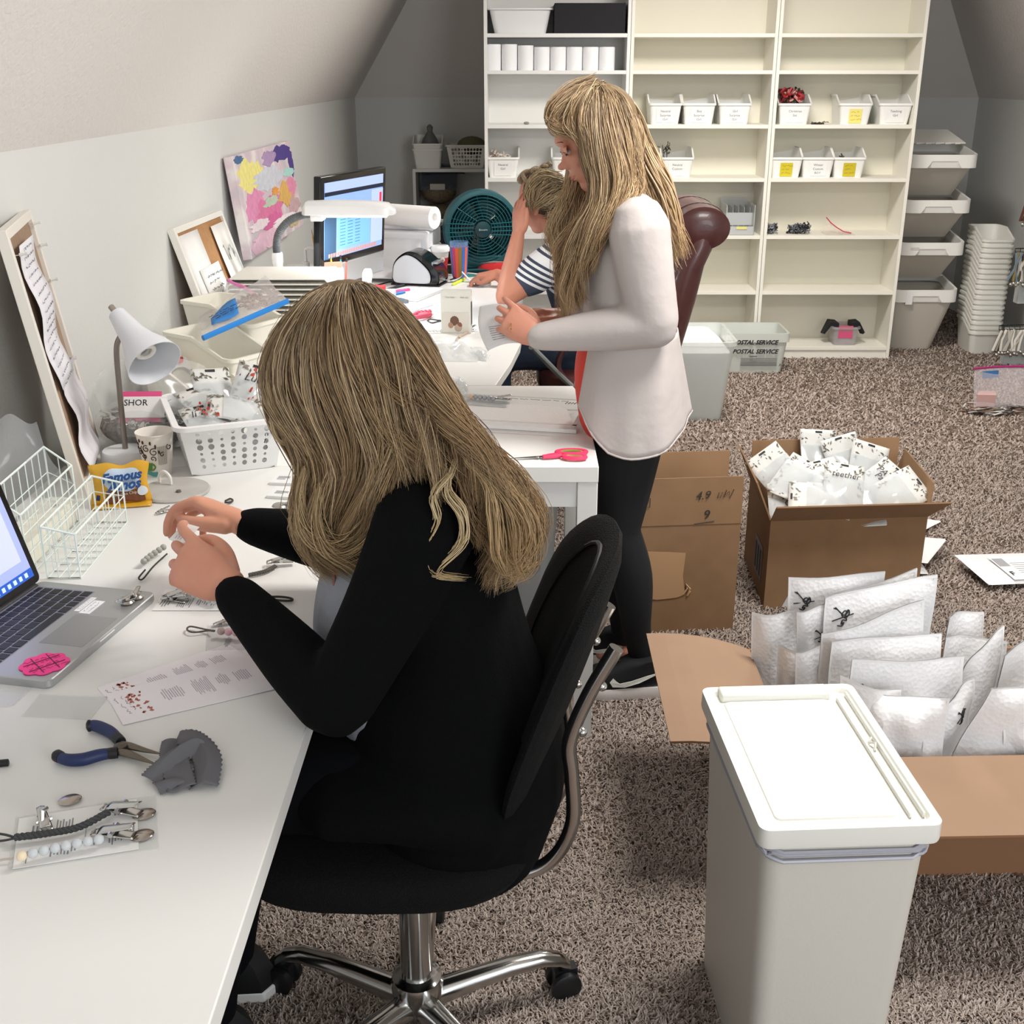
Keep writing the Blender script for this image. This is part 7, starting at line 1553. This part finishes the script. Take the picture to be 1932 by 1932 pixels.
# stray locks
for g, n_, sd in (([(850, 880, 1.42), (838, 930, 1.40), (866, 975, 1.385), (862, 1030, 1.385), (812, 1080, 1.385), (826, 1092, 1.385), (868, 1097, 1.385)], 26, 14), ([(845, 900, 1.41), (815, 940, 1.39), (822, 985, 1.385), (800, 1040, 1.385), (805, 1085, 1.385), (850, 1094, 1.385)], 16, 15),
                   ([(508, 700, 1.55), (512, 770, 1.55), (520, 820, 1.55), (545, 840, 1.56), (566, 842, 1.56)], 36, 16), ([(560, 930, 1.56), (552, 975, 1.56), (570, 1010, 1.56), (610, 1022, 1.56)], 40, 17), ([(925, 860, 1.45), (930, 880, 1.44), (922, 900, 1.44)], 8, 18),
                   ([(575, 890, 1.52), (560, 945, 1.51), (575, 1000, 1.50), (625, 1030, 1.50), (680, 1012, 1.50), (702, 965, 1.50)], 110, 51), ([(602, 920, 1.50), (592, 985, 1.495), (615, 1042, 1.495), (662, 1072, 1.495), (702, 1098, 1.495)], 120, 52), ([(688, 920, 1.49), (702, 975, 1.485), (685, 1022, 1.485), (645, 1046, 1.485), (612, 1035, 1.485)], 110, 53), ([(930, 895, 1.42), (972, 945, 1.41), (982, 1005, 1.41), (950, 1050, 1.41), (928, 1015, 1.41)], 110, 54), ([(955, 915, 1.43), (998, 980, 1.42), (1003, 1045, 1.42), (970, 1075, 1.42), (930, 1052, 1.42)], 100, 55), ([(880, 870, 1.41), (925, 930, 1.40), (945, 995, 1.395), (950, 1060, 1.395), (962, 1092, 1.395)], 90, 56),
                   ([(960, 1030, 1.45), (955, 1060, 1.45), (985, 1075, 1.45), (1010, 1062, 1.46)], 30, 19)):
    G = gY(g); hair('hair_lock', t, [G, [p + V((.004, .004, .003)) for p in G]], n_, (['A58C66', 'C9B48C', 'D8C6A2'] if sd < 50 else ['75624B', 'A18865', 'BFA57E', '8F7858']), sd, width=.0007, clumps=4, jit=.0018 if sd < 50 else .0055, frizz=.0015, depth=.002, root_dark=1, root_jit=.003)
# solid hair mass below the strands
def mass(guides, name, m, par, off=(0, .02, 0), thick=.02, trim=1.0, nv=26, yfix=None):
    n = nv; G = []
    for g in guides:
        p = np.array([tuple(x) for x in spline([tuple(x) for x in g], 10)]); L = np.r_[0, np.cumsum(np.linalg.norm(np.diff(p, axis=0), axis=1))]; G.append(np.stack([np.interp(np.linspace(0, L[-1]*trim, n), L, p[:, k]) for k in range(3)], 1))
    G = np.array(G) + np.array(off); m_ = len(G)
    def f(a, b_):
        s = a*(m_-1); i = min(m_-2, int(s)); fr_ = s - i; j = min(n-1, int(round(b_*(n-1)))); return V(G[i][j]*(1-fr_) + G[i+1][j]*fr_)
    return MB().grid(f, (m_-1)*3, n-1).build(name, m, par, smooth=True, solid=thick)
HD = mat('7A6548', .7, noise=(60, '5E4C36', .3))
mass([gY(g) for g in NG], 'hair_mass', HD, t, (0, .030, 0), .012, .86); mass(far, 'hair_mass', HD, t, (0, -.030, 0), .012, .86)
b = MB(HM); b.ell((-.024, 0, .030), (.092, .079, .087), 28, 18); b.build('scalp_hair', HD, t, smooth=True)
rebase(t)
# tag in the fingers
p = atY(344, 1008, 1.70); M = frame(p, atY(368, 985, 1.72) - atY(322, 1010, 1.70), atY(322, 990, 1.75) - atY(330, 1030, 1.70))
o = MB(); o.box(-.017, -.018, 0, .022, .014, .0008); o = o.build('paper_tag', PAPER, None); o.matrix_world = M @ Matrix.Rotation(.5, 4, 'Z'); tag(o, 'small white tag held between the seated woman\'s fingertips', 'tag')
q_ = MB(); scribble(q_, Matrix.Translation((0, 0, .001)), .024, .016, 3, .0003, 3, .002); q_.build('print', INKG, o)

# ---------------------------------------------------------------- standing woman
t = thing('person', 'standing woman in a white cardigan and black leggings holding a paper', 'person', (.30, 2.86, 0)); C2 = 2.86
g2 = lambda u, v, y: atY(u, v, y)
hc = g2(1122, 262, C2); fdir = V((-.90, -.10, -.42)); hup = V((-.42, 0, .90))
sh_n, el_n, wr_n = g2(1205, 430, 2.70), g2(1232, 612, 2.68), g2(1012, 636, 2.74)
sh_f, el_f, wr_f = g2(1190, 425, 3.02), g2(1185, 590, 3.05), g2(1048, 596, 2.96)
hipn, hipf = g2(1190, 800, 2.80), g2(1175, 795, 2.93); kn, kf = g2(1168, 1000, 2.79), g2(1160, 985, 2.93); an_n, an_f = g2(1212, 1245, 2.83), g2(1178, 1205, 2.98)
nk = g2(1160, 372, C2); ch = g2(1180, 460, C2); wa = g2(1185, 600, C2); pe = g2(1190, 740, C2)
b = MB()
limb(b, [pt(pe, .155, .105), pt(wa, .125, .085), pt(ch, .150, .10), pt(g2(1172, 405, C2), .13, .07)], 22)
limb(b, [pt(g2(1172, 410, C2), .052), pt(nk, .048), pt(hc + V((.03, 0, -.07)), .048)])
for sh, el, wr in ((sh_n, el_n, wr_n), (sh_f, el_f, wr_f)): limb(b, [pt(sh, .048), pt(sh.lerp(el, .5), .040), pt(el, .034)]); limb(b, [pt(el, .035), pt(el.lerp(wr, .4), .032), pt(wr, .0235, .020)])
for h_, k_, a_ in ((hipn, kn, an_n), (hipf, kf, an_f)): limb(b, [pt(h_, .082), pt(h_.lerp(k_, .5), .070), pt(k_, .050)]); limb(b, [pt(k_, .050), pt(k_.lerp(a_, .35) + V((.012, 0, 0)), .050), pt(k_.lerp(a_, .75), .034), pt(a_, .029)]); limb(b, [pt(a_ + V((-.0, 0, -.03)), .028), (a_.x - .07, a_.y - .0, .034, .02)])
HM = head(b, hc, fdir, hup, 1.0)
hand(b, wr_n, g2(975, 612, 2.76) - wr_n, V((-.1, -.93, .30)), 1, [(16, 32, 8), (24, 42, 2), (34, 48, -5), (44, 52, -12)], [(.012, .020, -.010), (.045, .040, -.020), (.078, .040, -.028), (.104, .030, -.032)], 1.0)
hand(b, wr_f, g2(985, 590, 2.90) - wr_f, V((-.1, .35, .93)), -1, [(22, 26, 4), (26, 28, 0), (28, 30, -4), (30, 34, -9)], [(.012, .020, -.010), (.045, .040, -.020), (.078, .042, -.024), (.104, .034, -.028)], .98)
skinned(b, 'body', mat('CF937C', .5, noise=(10, 'C5846E', .25)), t, .0034, 3); face_parts(t, HM)
# clothes
b = MB(); limb(b, [pt(g2(1166, 785, C2), .125, .10), pt(g2(1158, 700, C2), .122, .10), pt(wa + V((-.022, 0, 0)), .11, .09), pt(ch + V((-.02, 0, 0)), .12, .09)], 22); skinned(b, 'red_top', mat('D13A2B', .7), t, .008, 3)
b = MB()
for h_, k_, a_ in ((hipn, kn, an_n), (hipf, kf, an_f)): limb(b, [pt(h_, .094), pt(h_.lerp(k_, .5), .076), pt(k_, .055)]); limb(b, [pt(k_, .055), pt(k_.lerp(a_, .35) + V((.012, 0, 0)), .055), pt(k_.lerp(a_, .75), .039), pt(k_.lerp(a_, .97), .035)])
limb(b, [pt(pe + V((0, 0, -.04)), .155, .105), pt(pe + V((0, 0, .02)), .15, .10)], 20); skinned(b, 'leggings', mat('0B0E12', .8), t, .007, 3)
WC = mat('BDB6B3', .9, bump=('noise', 11, .45, .012))
b = MB()
limb(b, [pt(g2(1186, 640, C2), .165, .112), pt(wa, .150, .110), pt(g2(1182, 520, C2), .165, .115), pt(g2(1182, 450, C2), .175, .105), pt(g2(1176, 408, C2), .14, .075)], 28)
for sh, el, wr, s in ((sh_n, el_n, wr_n, 1), (sh_f, el_f, wr_f, -1)):
    e = wr - el; limb(b, [pt(sh + V((.0, 0, .0)), .073), pt(sh.lerp(el, .45), .067), pt(el + V((.004, 0, .0)), .058)]); limb(b, [pt(el, .056), pt(el + e*.35, .052), pt(el + e*.7, .043), pt(el + e*(.97 if s > 0 else .80), .036, .034)]); limb(b, [pt(sh + V((0, s*.03, .01)), .06), pt(V((sh.x - .01, C2, sh.z - .0)), .075)])
skinned(b, 'cardigan', WC, t, .006, 14)
# hanging skirt of the cardigan: open shell around the hips with a curved hem
def shell(a, c):  # a angle 0..1 from front around near side to back and far side, c down
    th = R(-152) + R(304)*a       # 0 = straight back (+x)
    hem_n = .26 + .05*math.cos(th) ; 
    dep = .195 + .07*math.sin(min(math.pi, abs(th)*1.0))**2 - .0*max(0, math.cos(th))**2
    fl = 1 + c*(.10 + .10*max(0, math.cos(th)))
    cz = g2(1188, 655, C2); r_x, r_y = .116*fl, .168*(1 + .12*c)
    f_ = .006*math.sin(th*5+.6)*c + .0025*math.sin(th*11+1)*c
    return V((cz.x + math.cos(th)*(r_x + f_) + .02*c*math.cos(th), C2 + math.sin(th)*(r_y + f_), cz.z + .05 - (dep + .02)*c*(1.0 if abs(th) < 2 else 1 - .25*(abs(th)-2)/.66)))
MB().grid(shell, 64, 18).build('cardigan_skirt', WC, t, smooth=True, solid=.003)
for a0, ys in ((0, -1),): MB().tube([shell(i/40, 1.0) for i in range(41)], .0032, n=6).build('hem_band', WC, t, smooth=True)
def sneaker(c, ang, par, s=1.0):
    M = Matrix.Translation(c) @ Matrix.Rotation(ang, 4, 'Z') @ Matrix.Scale(s, 4)
    def outl(k, z, tz=0): return [V((x*1.0, y*k, z + (tz*max(0, x-.04)*1.5))) for x, y in ((.155, 0), (.148, .022), (.12, .038), (.06, .043), (0, .036), (-.06, .034), (-.10, .028), (-.115, 0), (-.10, -.028), (-.06, -.034), (0, -.034), (.06, -.04), (.12, -.036), (.148, -.02))]
    so = MB(M).loft([outl(.94, .002, .05), outl(1, .012, .03), outl(1.02, .026), outl(.98, .034)]).build('sneaker', mat('E6E2DF', .6), par, smooth=True, angle=60)
    up = lambda kx, ky, z, dx=0: [V((x*kx + dx, y*ky, z + (.014 if x < -.05 else 0))) for x, y in ((.150, 0), (.14, .022), (.115, .036), (.06, .041), (0, .035), (-.06, .033), (-.10, .027), (-.112, 0), (-.10, -.027), (-.06, -.033), (0, -.033), (.06, -.039), (.115, -.035), (.14, -.02))]
    MB(M).loft([up(1, 1, .032), up(.98, 1, .045), up(.90, .93, .060, -.004), up(.74, .84, .074, -.022), up(.52, .78, .088, -.045), up(.44, .74, .10, -.056)]).build('shoe_upper', mat('101114', .8), so, smooth=True, angle=80)
    for sd in (-1, 1):
        P = [(-.085, .078), (-.055, .066), (-.02, .050), (.015, .040), (.045, .042), (.052, .054), (.044, .064), (.036, .056), (.028, .050), (.0, .055), (-.04, .067), (-.085, .078)]
        def yy(x, z): return sd*(.0355 + .004*max(0, min(1, (x+.05)/.1)) - max(0, z - .05)*.17 + .0015)
        MB(M).loft([[V((x, yy(x, z), z)) for x, z in P[:-1]], [V((x, yy(x, z) + sd*.0018, z)) for x, z in P[:-1]]]).build('side_swoosh', mat('D9DAD4', .5), so)
    b = MB(M)
    for k in range(5): x = .07 - .022*k; z = .060 + .0075*k; b.tube([(x, -.02, z), (x - .004, 0, z + .012), (x, .02, z)], .0026, n=6)
    b.tube([V(p) for p in [tuple(x) for x in spline([(.02, 0, .092), (.06, .03, .095), (.10, .038, .080), (.085, .02, .072), (.03, 0, .088)], 6)]], .002, n=5); b.build('shoelaces', mat('15161A', .7), so, smooth=True)
    return so
sneaker(V((an_n.x - .038, an_n.y - .025, .004)), R(183), t, 1.12); sneaker(V((an_f.x - .05, an_f.y + .02, .004)), R(172), t)
rc = g2(964, 618, 2.742); MB().tube([rc + V((0, .010*math.cos(a), .0095*math.sin(a))) for a in [i*.3927 for i in range(16)]], .0015, n=6, closed=True).build('ring', mat('D9B27A', .2, 1), t, smooth=True)
# hair
H2 = [
 [(1118, 165, 2.86), (1085, 174, 2.82), (1052, 205, 2.80), (1041, 232, 2.80), (1055, 246, 2.79), (1085, 254, 2.78), (1098, 262, 2.78)],
 [(1120, 163, 2.86), (1104, 185, 2.80), (1096, 225, 2.77), (1098, 265, 2.76), (1106, 305, 2.75), (1120, 340, 2.75), (1124, 365, 2.75), (1106, 402, 2.75), (1076, 432, 2.76), (1058, 462, 2.76), (1085, 492, 2.76)],
 [(1122, 163, 2.86), (1105, 190, 2.79), (1100, 240, 2.76), (1110, 290, 2.75), (1128, 335, 2.74), (1130, 380, 2.73), (1110, 420, 2.73), (1095, 455, 2.73), (1080, 500, 2.73), (1072, 540, 2.74), (1090, 570, 2.74)],
 [(1124, 162, 2.86), (1125, 190, 2.78), (1128, 240, 2.75), (1138, 295, 2.73), (1150, 345, 2.72), (1148, 390, 2.71), (1130, 430, 2.70), (1115, 470, 2.71), (1095, 520, 2.72), (1085, 580, 2.73)],
 [(1128, 162, 2.86), (1145, 190, 2.79), (1155, 240, 2.75), (1165, 290, 2.73), (1172, 340, 2.71), (1162, 385, 2.69), (1140, 425, 2.69), (1128, 455, 2.70), (1118, 480, 2.70)],
 [(1132, 163, 2.87), (1165, 185, 2.82), (1182, 230, 2.79), (1190, 280, 2.77), (1198, 320, 2.76), (1200, 350, 2.74), (1180, 380, 2.70), (1155, 410, 2.69)],
 [(1136, 165, 2.88), (1178, 190, 2.86), (1198, 235, 2.85), (1204, 285, 2.86), (1212, 325, 2.88), (1226, 358, 2.90), (1240, 398, 2.92), (1252, 438, 2.93), (1262, 470, 2.94)]]
H2.insert(6, [(1134, 163, 2.87), (1172, 186, 2.82), (1192, 232, 2.79), (1200, 282, 2.79), (1207, 322, 2.80), (1214, 352, 2.83), (1222, 390, 2.86), (1228, 420, 2.88)])
C3 = ['54443A', '836C54', 'A3896A', 'C2A883', '6D5845', 'D4BE9C', 'AE9270']
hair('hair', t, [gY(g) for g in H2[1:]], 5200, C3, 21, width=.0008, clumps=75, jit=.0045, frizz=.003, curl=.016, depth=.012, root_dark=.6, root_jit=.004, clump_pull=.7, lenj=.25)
hair('hair', t, [gY(H2[0]), gY([(x + 3, y - 6, Y) for x, y, Y in H2[0]]), gY([(x+6, y + 5, Y - .01) for x, y, Y in H2[0]]), gY([(1119, 164, 2.86), (1100, 178, 2.80), (1082, 205, 2.785), (1078, 232, 2.775), (1090, 252, 2.765), (1102, 275, 2.76)]), gY([(1120, 164, 2.86), (1106, 182, 2.80), (1092, 212, 2.78), (1090, 240, 2.77), (1098, 265, 2.76), (1108, 300, 2.755)])], 900, C3, 22, width=.0008, clumps=18, jit=.004, frizz=.001, depth=.006, root_dark=.7)
# far curtain of hair that falls in front of the chin and chest
HF = [[(1110, 180, 2.92), (1090, 215, 2.95), (1086, 290, 2.96), (1076, 340, 2.93), (1062, 372, 2.90), (1052, 400, 2.88), (1046, 430, 2.88), (1060, 450, 2.87)], [(1112, 178, 2.93), (1096, 230, 2.96), (1092, 300, 2.96), (1085, 350, 2.92), (1075, 390, 2.89), (1062, 420, 2.88), (1072, 470, 2.86), (1070, 520, 2.85), (1082, 560, 2.85)], [(1116, 178, 2.94), (1100, 240, 2.97), (1100, 320, 2.95), (1100, 370, 2.91), (1092, 410, 2.88), (1085, 450, 2.86), (1078, 500, 2.85), (1088, 550, 2.84), (1085, 590, 2.84)]]
hair('hair', t, [gY(g) for g in HF], 1500, ['8B7660', 'B09A7A', 'CDB896', 'C0A684'], 23, width=.0009, clumps=26, jit=.005, frizz=.004, curl=.02, depth=.01, root_dark=.7)
cyl = [gY([(x, y, 2*C2 - Y) for x, y, Y in g]) for g in H2[3:]]
hair('hair', t, cyl, 500, C3, 24, width=.0026, clumps=30, jit=.01, frizz=.005, depth=.01, root_dark=.6, normal=(0, 1, 0), root_jit=.003)
a_, c_ = gY(H2[-1]), [V((p.x, 2*C2 - p.y, p.z)) for p in gY(H2[-1])]; hair('hair', t, [[x.lerp(y, s) for x, y in zip(a_, c_)] for s in (-.05, .3, .7, 1.05)], 350, C3, 25, width=.0024, clumps=20, jit=.01, frizz=.005, depth=.006, root_dark=.6, normal=(1, 0, 0), root_jit=.003)
mass([gY(g) for g in H2[2:]], 'hair_mass', HD, t, (0, .02, 0), .012, .78); b = MB(HM); b.ell((-.026, 0, .028), (.091, .079, .087), 28, 18); b.build('scalp_hair', HD, t, smooth=True)
rebase(t)
# the paper she holds
t2 = thing('paper_sheet', 'printed white sheet held in the standing woman\'s hands', 'paper', tuple(g2(945, 620, 2.80)))
Pq = [g2(905, 578, 2.95), g2(985, 582, 2.86), g2(988, 648, 2.74), g2(920, 662, 2.80)]
f = lambda a, b_: Pq[0].lerp(Pq[1], a).lerp(Pq[3].lerp(Pq[2], a), b_) + V((-.012*math.sin(math.pi*b_), -.008*math.sin(math.pi*a), .01*math.sin(math.pi*a))) - t2.location
MB().grid(f, 12, 12).build('sheet', mat('E9E9EC', .7), t2, smooth=True, solid=.0005)
b = MB()
for k in range(7):
    for s in (-1, 1): b.tube([f(.25, .55 + .05*k) + V((0, -.0015, .0012)), f(.55 + .03*(k % 3), .56 + .05*k) + V((0, -.0015, .0012))], .0006, n=4)
b.build('print', mat('B4B4BC', .7), t2)

# ---------------------------------------------------------------- woman at the corner desk
t = thing('person', 'woman in a striped T-shirt leaning her head on her hand at the corner desk', 'person', (.22, 4.64, 0)); C4 = 4.64
hc = g2(1022, 382, C4); sk = mat('C98B72', .5, noise=(10, 'BE7C64', .25))
sh_n, el_n, wr_n = g2(1058, 482, 4.52), g2(955, 560, 4.47), g2(978, 440, 4.55)
sh_f, el_f, wr_f = g2(1050, 490, 4.84), g2(975, 545, 4.95), g2(938, 517, 5.02)
b = MB(); limb(b, [(.28, C4, .56, .17, .12), (.25, C4, .70, .14, .11), (.21, C4, .84, .16, .11), (.18, C4, .95, .17, .09), (.17, C4, 1.0, .10, .06)], 20)
limb(b, [(.17, C4, .98, .055), (.13, C4, 1.05, .05), pt(hc + V((.03, -.01, -.06)), .05)])
limb(b, [pt(sh_n, .056), pt(sh_n.lerp(el_n, .5), .054), pt(el_n, .042)]); limb(b, [pt(el_n, .042), pt(el_n.lerp(wr_n, .35), .040), pt(wr_n, .025)])
limb(b, [pt(sh_f, .052), pt(sh_f.lerp(el_f, .5), .046), pt(el_f, .038)]); limb(b, [pt(el_f, .038), pt(el_f.lerp(wr_f, .5), .033), pt(wr_f, .024)])
HM = head(b, hc, V((-.80, .45, -.30)), V((-.30, .05, .94)), 1.02)
hand(b, wr_n, V((-.02, .06, 1)), V((-.85, -.5, .05)), 1, [(14, 16, 6), (14, 16, 2), (16, 18, -3), (18, 20, -8)], [(.012, .020, -.010), (.040, .044, -.010), (.070, .052, -.008), (.092, .050, -.010)], 1.0)
hand(b, wr_f, V((-1, .05, -.12)), V((-.1, 0, 1)), -1, [(28, 42, 4), (30, 44, 0), (34, 46, -4), (36, 50, -9)], [(.012, .022, -.008), (.040, .038, -.016), (.064, .044, -.022), (.085, .040, -.024)], 1.0)
for s in (-1, 1): limb(b, [(.28, C4 + s*.09, .56, .09), (.08, C4 + s*.09, .575, .08), (-.10, C4 + s*.10, .55, .06)]); limb(b, [(-.10, C4 + s*.10, .55, .058), (-.10, C4 + s*.10, .3, .05), (-.08, C4 + s*.10, .09, .04)])
skinned(b, 'body', sk, t, .0055, 3)
def stripe_mat():
    m = mat('D9DADC', .85).copy(); nt = m.node_tree; N = nt.nodes.new; L = nt.links.new; b_ = nt.nodes['Principled BSDF']; tc = N('ShaderNodeTexCoord'); mp = N('ShaderNodeMapping'); mp.inputs['Rotation'].default_value = (0, R(-28), 0); L(tc.outputs['Object'], mp.inputs['Vector'])
    sp = N('ShaderNodeSeparateXYZ'); L(mp.outputs['Vector'], sp.inputs[0])
    def mth(op, a, v=None):
        n = N('ShaderNodeMath'); n.operation = op; L(a, n.inputs[0]); 
        if v is not None: n.inputs[1].default_value = v
        return n.outputs[0]
    z = sp.outputs['Z']; s1 = mth('GREATER_THAN', mth('SINE', mth('MULTIPLY', z, 290)), -.05); s2 = mth('GREATER_THAN', mth('SINE', mth('MULTIPLY', z, 60)), .75); mx = N('ShaderNodeMath'); mx.operation = 'MULTIPLY'
    L(s1, mx.inputs[0]); n = N('ShaderNodeMath'); n.operation = 'SUBTRACT'; n.inputs[0].default_value = 1; L(s2, n.inputs[1]); L(n.outputs[0], mx.inputs[1])
    lo = mth('LESS_THAN', z, .66); ad = N('ShaderNodeMath'); ad.operation = 'MAXIMUM'; L(mx.outputs[0], ad.inputs[0]); L(lo, ad.inputs[1])
    mb_ = N('ShaderNodeMixRGB'); mb_.inputs[1].default_value = lin('E2E2E4'); mb_.inputs[2].default_value = lin('3A4354'); L(ad.outputs[0], mb_.inputs[0]); L(mb_.outputs[0], b_.inputs['Base Color']); return m
b = MB(); limb(b, [(.29, C4, .58, .185, .135), (.255, C4, .72, .16, .125), (.215, C4, .85, .178, .125), (.19, C4, .95, .185, .105), (.175, C4, 1.0, .13, .075)], 24)
for sh, el in ((sh_n, el_n), (sh_f, el_f)): limb(b, [pt(sh + V((.01, 0, .0)), .078), pt(sh.lerp(el, .35), .076), pt(sh.lerp(el, .55), .072)])
skinned(b, 'striped_shirt', stripe_mat(), t, .007, 3)
b = MB()
for s in (-1, 1): limb(b, [(.28, C4 + s*.09, .55, .105), (.08, C4 + s*.09, .575, .092), (-.10, C4 + s*.10, .55, .070)]); limb(b, [(-.10, C4 + s*.10, .55, .068), (-.10, C4 + s*.10, .3, .062), (-.08, C4 + s*.10, .12, .052)])
skinned(b, 'jeans', mat('232F42', .85, noise=(40, '1B2535', .3)), t, .009, 2)
for s in (-1, 1): MB().ell((-.13, C4 + s*.10, .04), (.12, .045, .04)).build('shoe', mat('2A2A2C', .7), t, smooth=True)
H3 = [[(1048, 330, 4.56), (1020, 326, 4.56), (998, 345, 4.56), (990, 372, 4.55), (994, 392, 4.54)], [(1056, 338, 4.54), (1030, 335, 4.53), (1006, 352, 4.52), (1000, 376, 4.51), (1006, 392, 4.52)], [(1062, 345, 4.55), (1045, 352, 4.52), (1025, 362, 4.50), (1012, 380, 4.50)], [(1065, 360, 4.56), (1050, 372, 4.53), (1035, 382, 4.51), (1020, 388, 4.51)], [(1068, 380, 4.58), (1055, 390, 4.54), (1042, 398, 4.52), (1030, 392, 4.52)], [(1065, 400, 4.60), (1058, 412, 4.56), (1050, 425, 4.55), (1042, 430, 4.55)]]
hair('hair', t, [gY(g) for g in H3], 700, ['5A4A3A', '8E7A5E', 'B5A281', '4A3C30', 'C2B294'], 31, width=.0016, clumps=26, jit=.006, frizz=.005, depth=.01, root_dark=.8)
b = MB(HM); b.ell((-.026, 0, .030), (.094, .082, .090), 24, 16); b.ell((-.075, 0, -.02), (.045, .055, .055)); b.build('scalp_hair', mat('6B5943', .7, noise=(60, '4E4030', .3), bump=('wavex', 60, .8, .01)), t, smooth=True)
b = MB(HM)
for k in range(7): a = k*.9; b.tube([V(tuple(p)) for p in spline([(-.05 + .03*math.cos(a), .03*math.sin(a), .118), (-.02 + .05*math.cos(a), .055*math.sin(a), .126), (.01 + .05*math.cos(a+.8), .06*math.sin(a+.6), .10), (-.02, .07*math.sin(a), .07)], 6)], .008, n=8)
b.build('hair_twists', mat('9A866A', .6, bump=('wavex', 90, .7, .006)), t, smooth=True)
rebase(t)
t = thing('computer_mouse', 'flat white mouse under the far hand of the striped-shirt woman', 'mouse', tuple(g2(915, 531, 5.05))); t.location.z = .74
MB().loft([rrect(.05, .09, .02, 0), rrect(.057, .105, .025, .008), rrect(.05, .095, .022, .018), rrect(.02, .05, .008, .022)]).build('shell', mat('EFEFEF', .2), t, smooth=True)
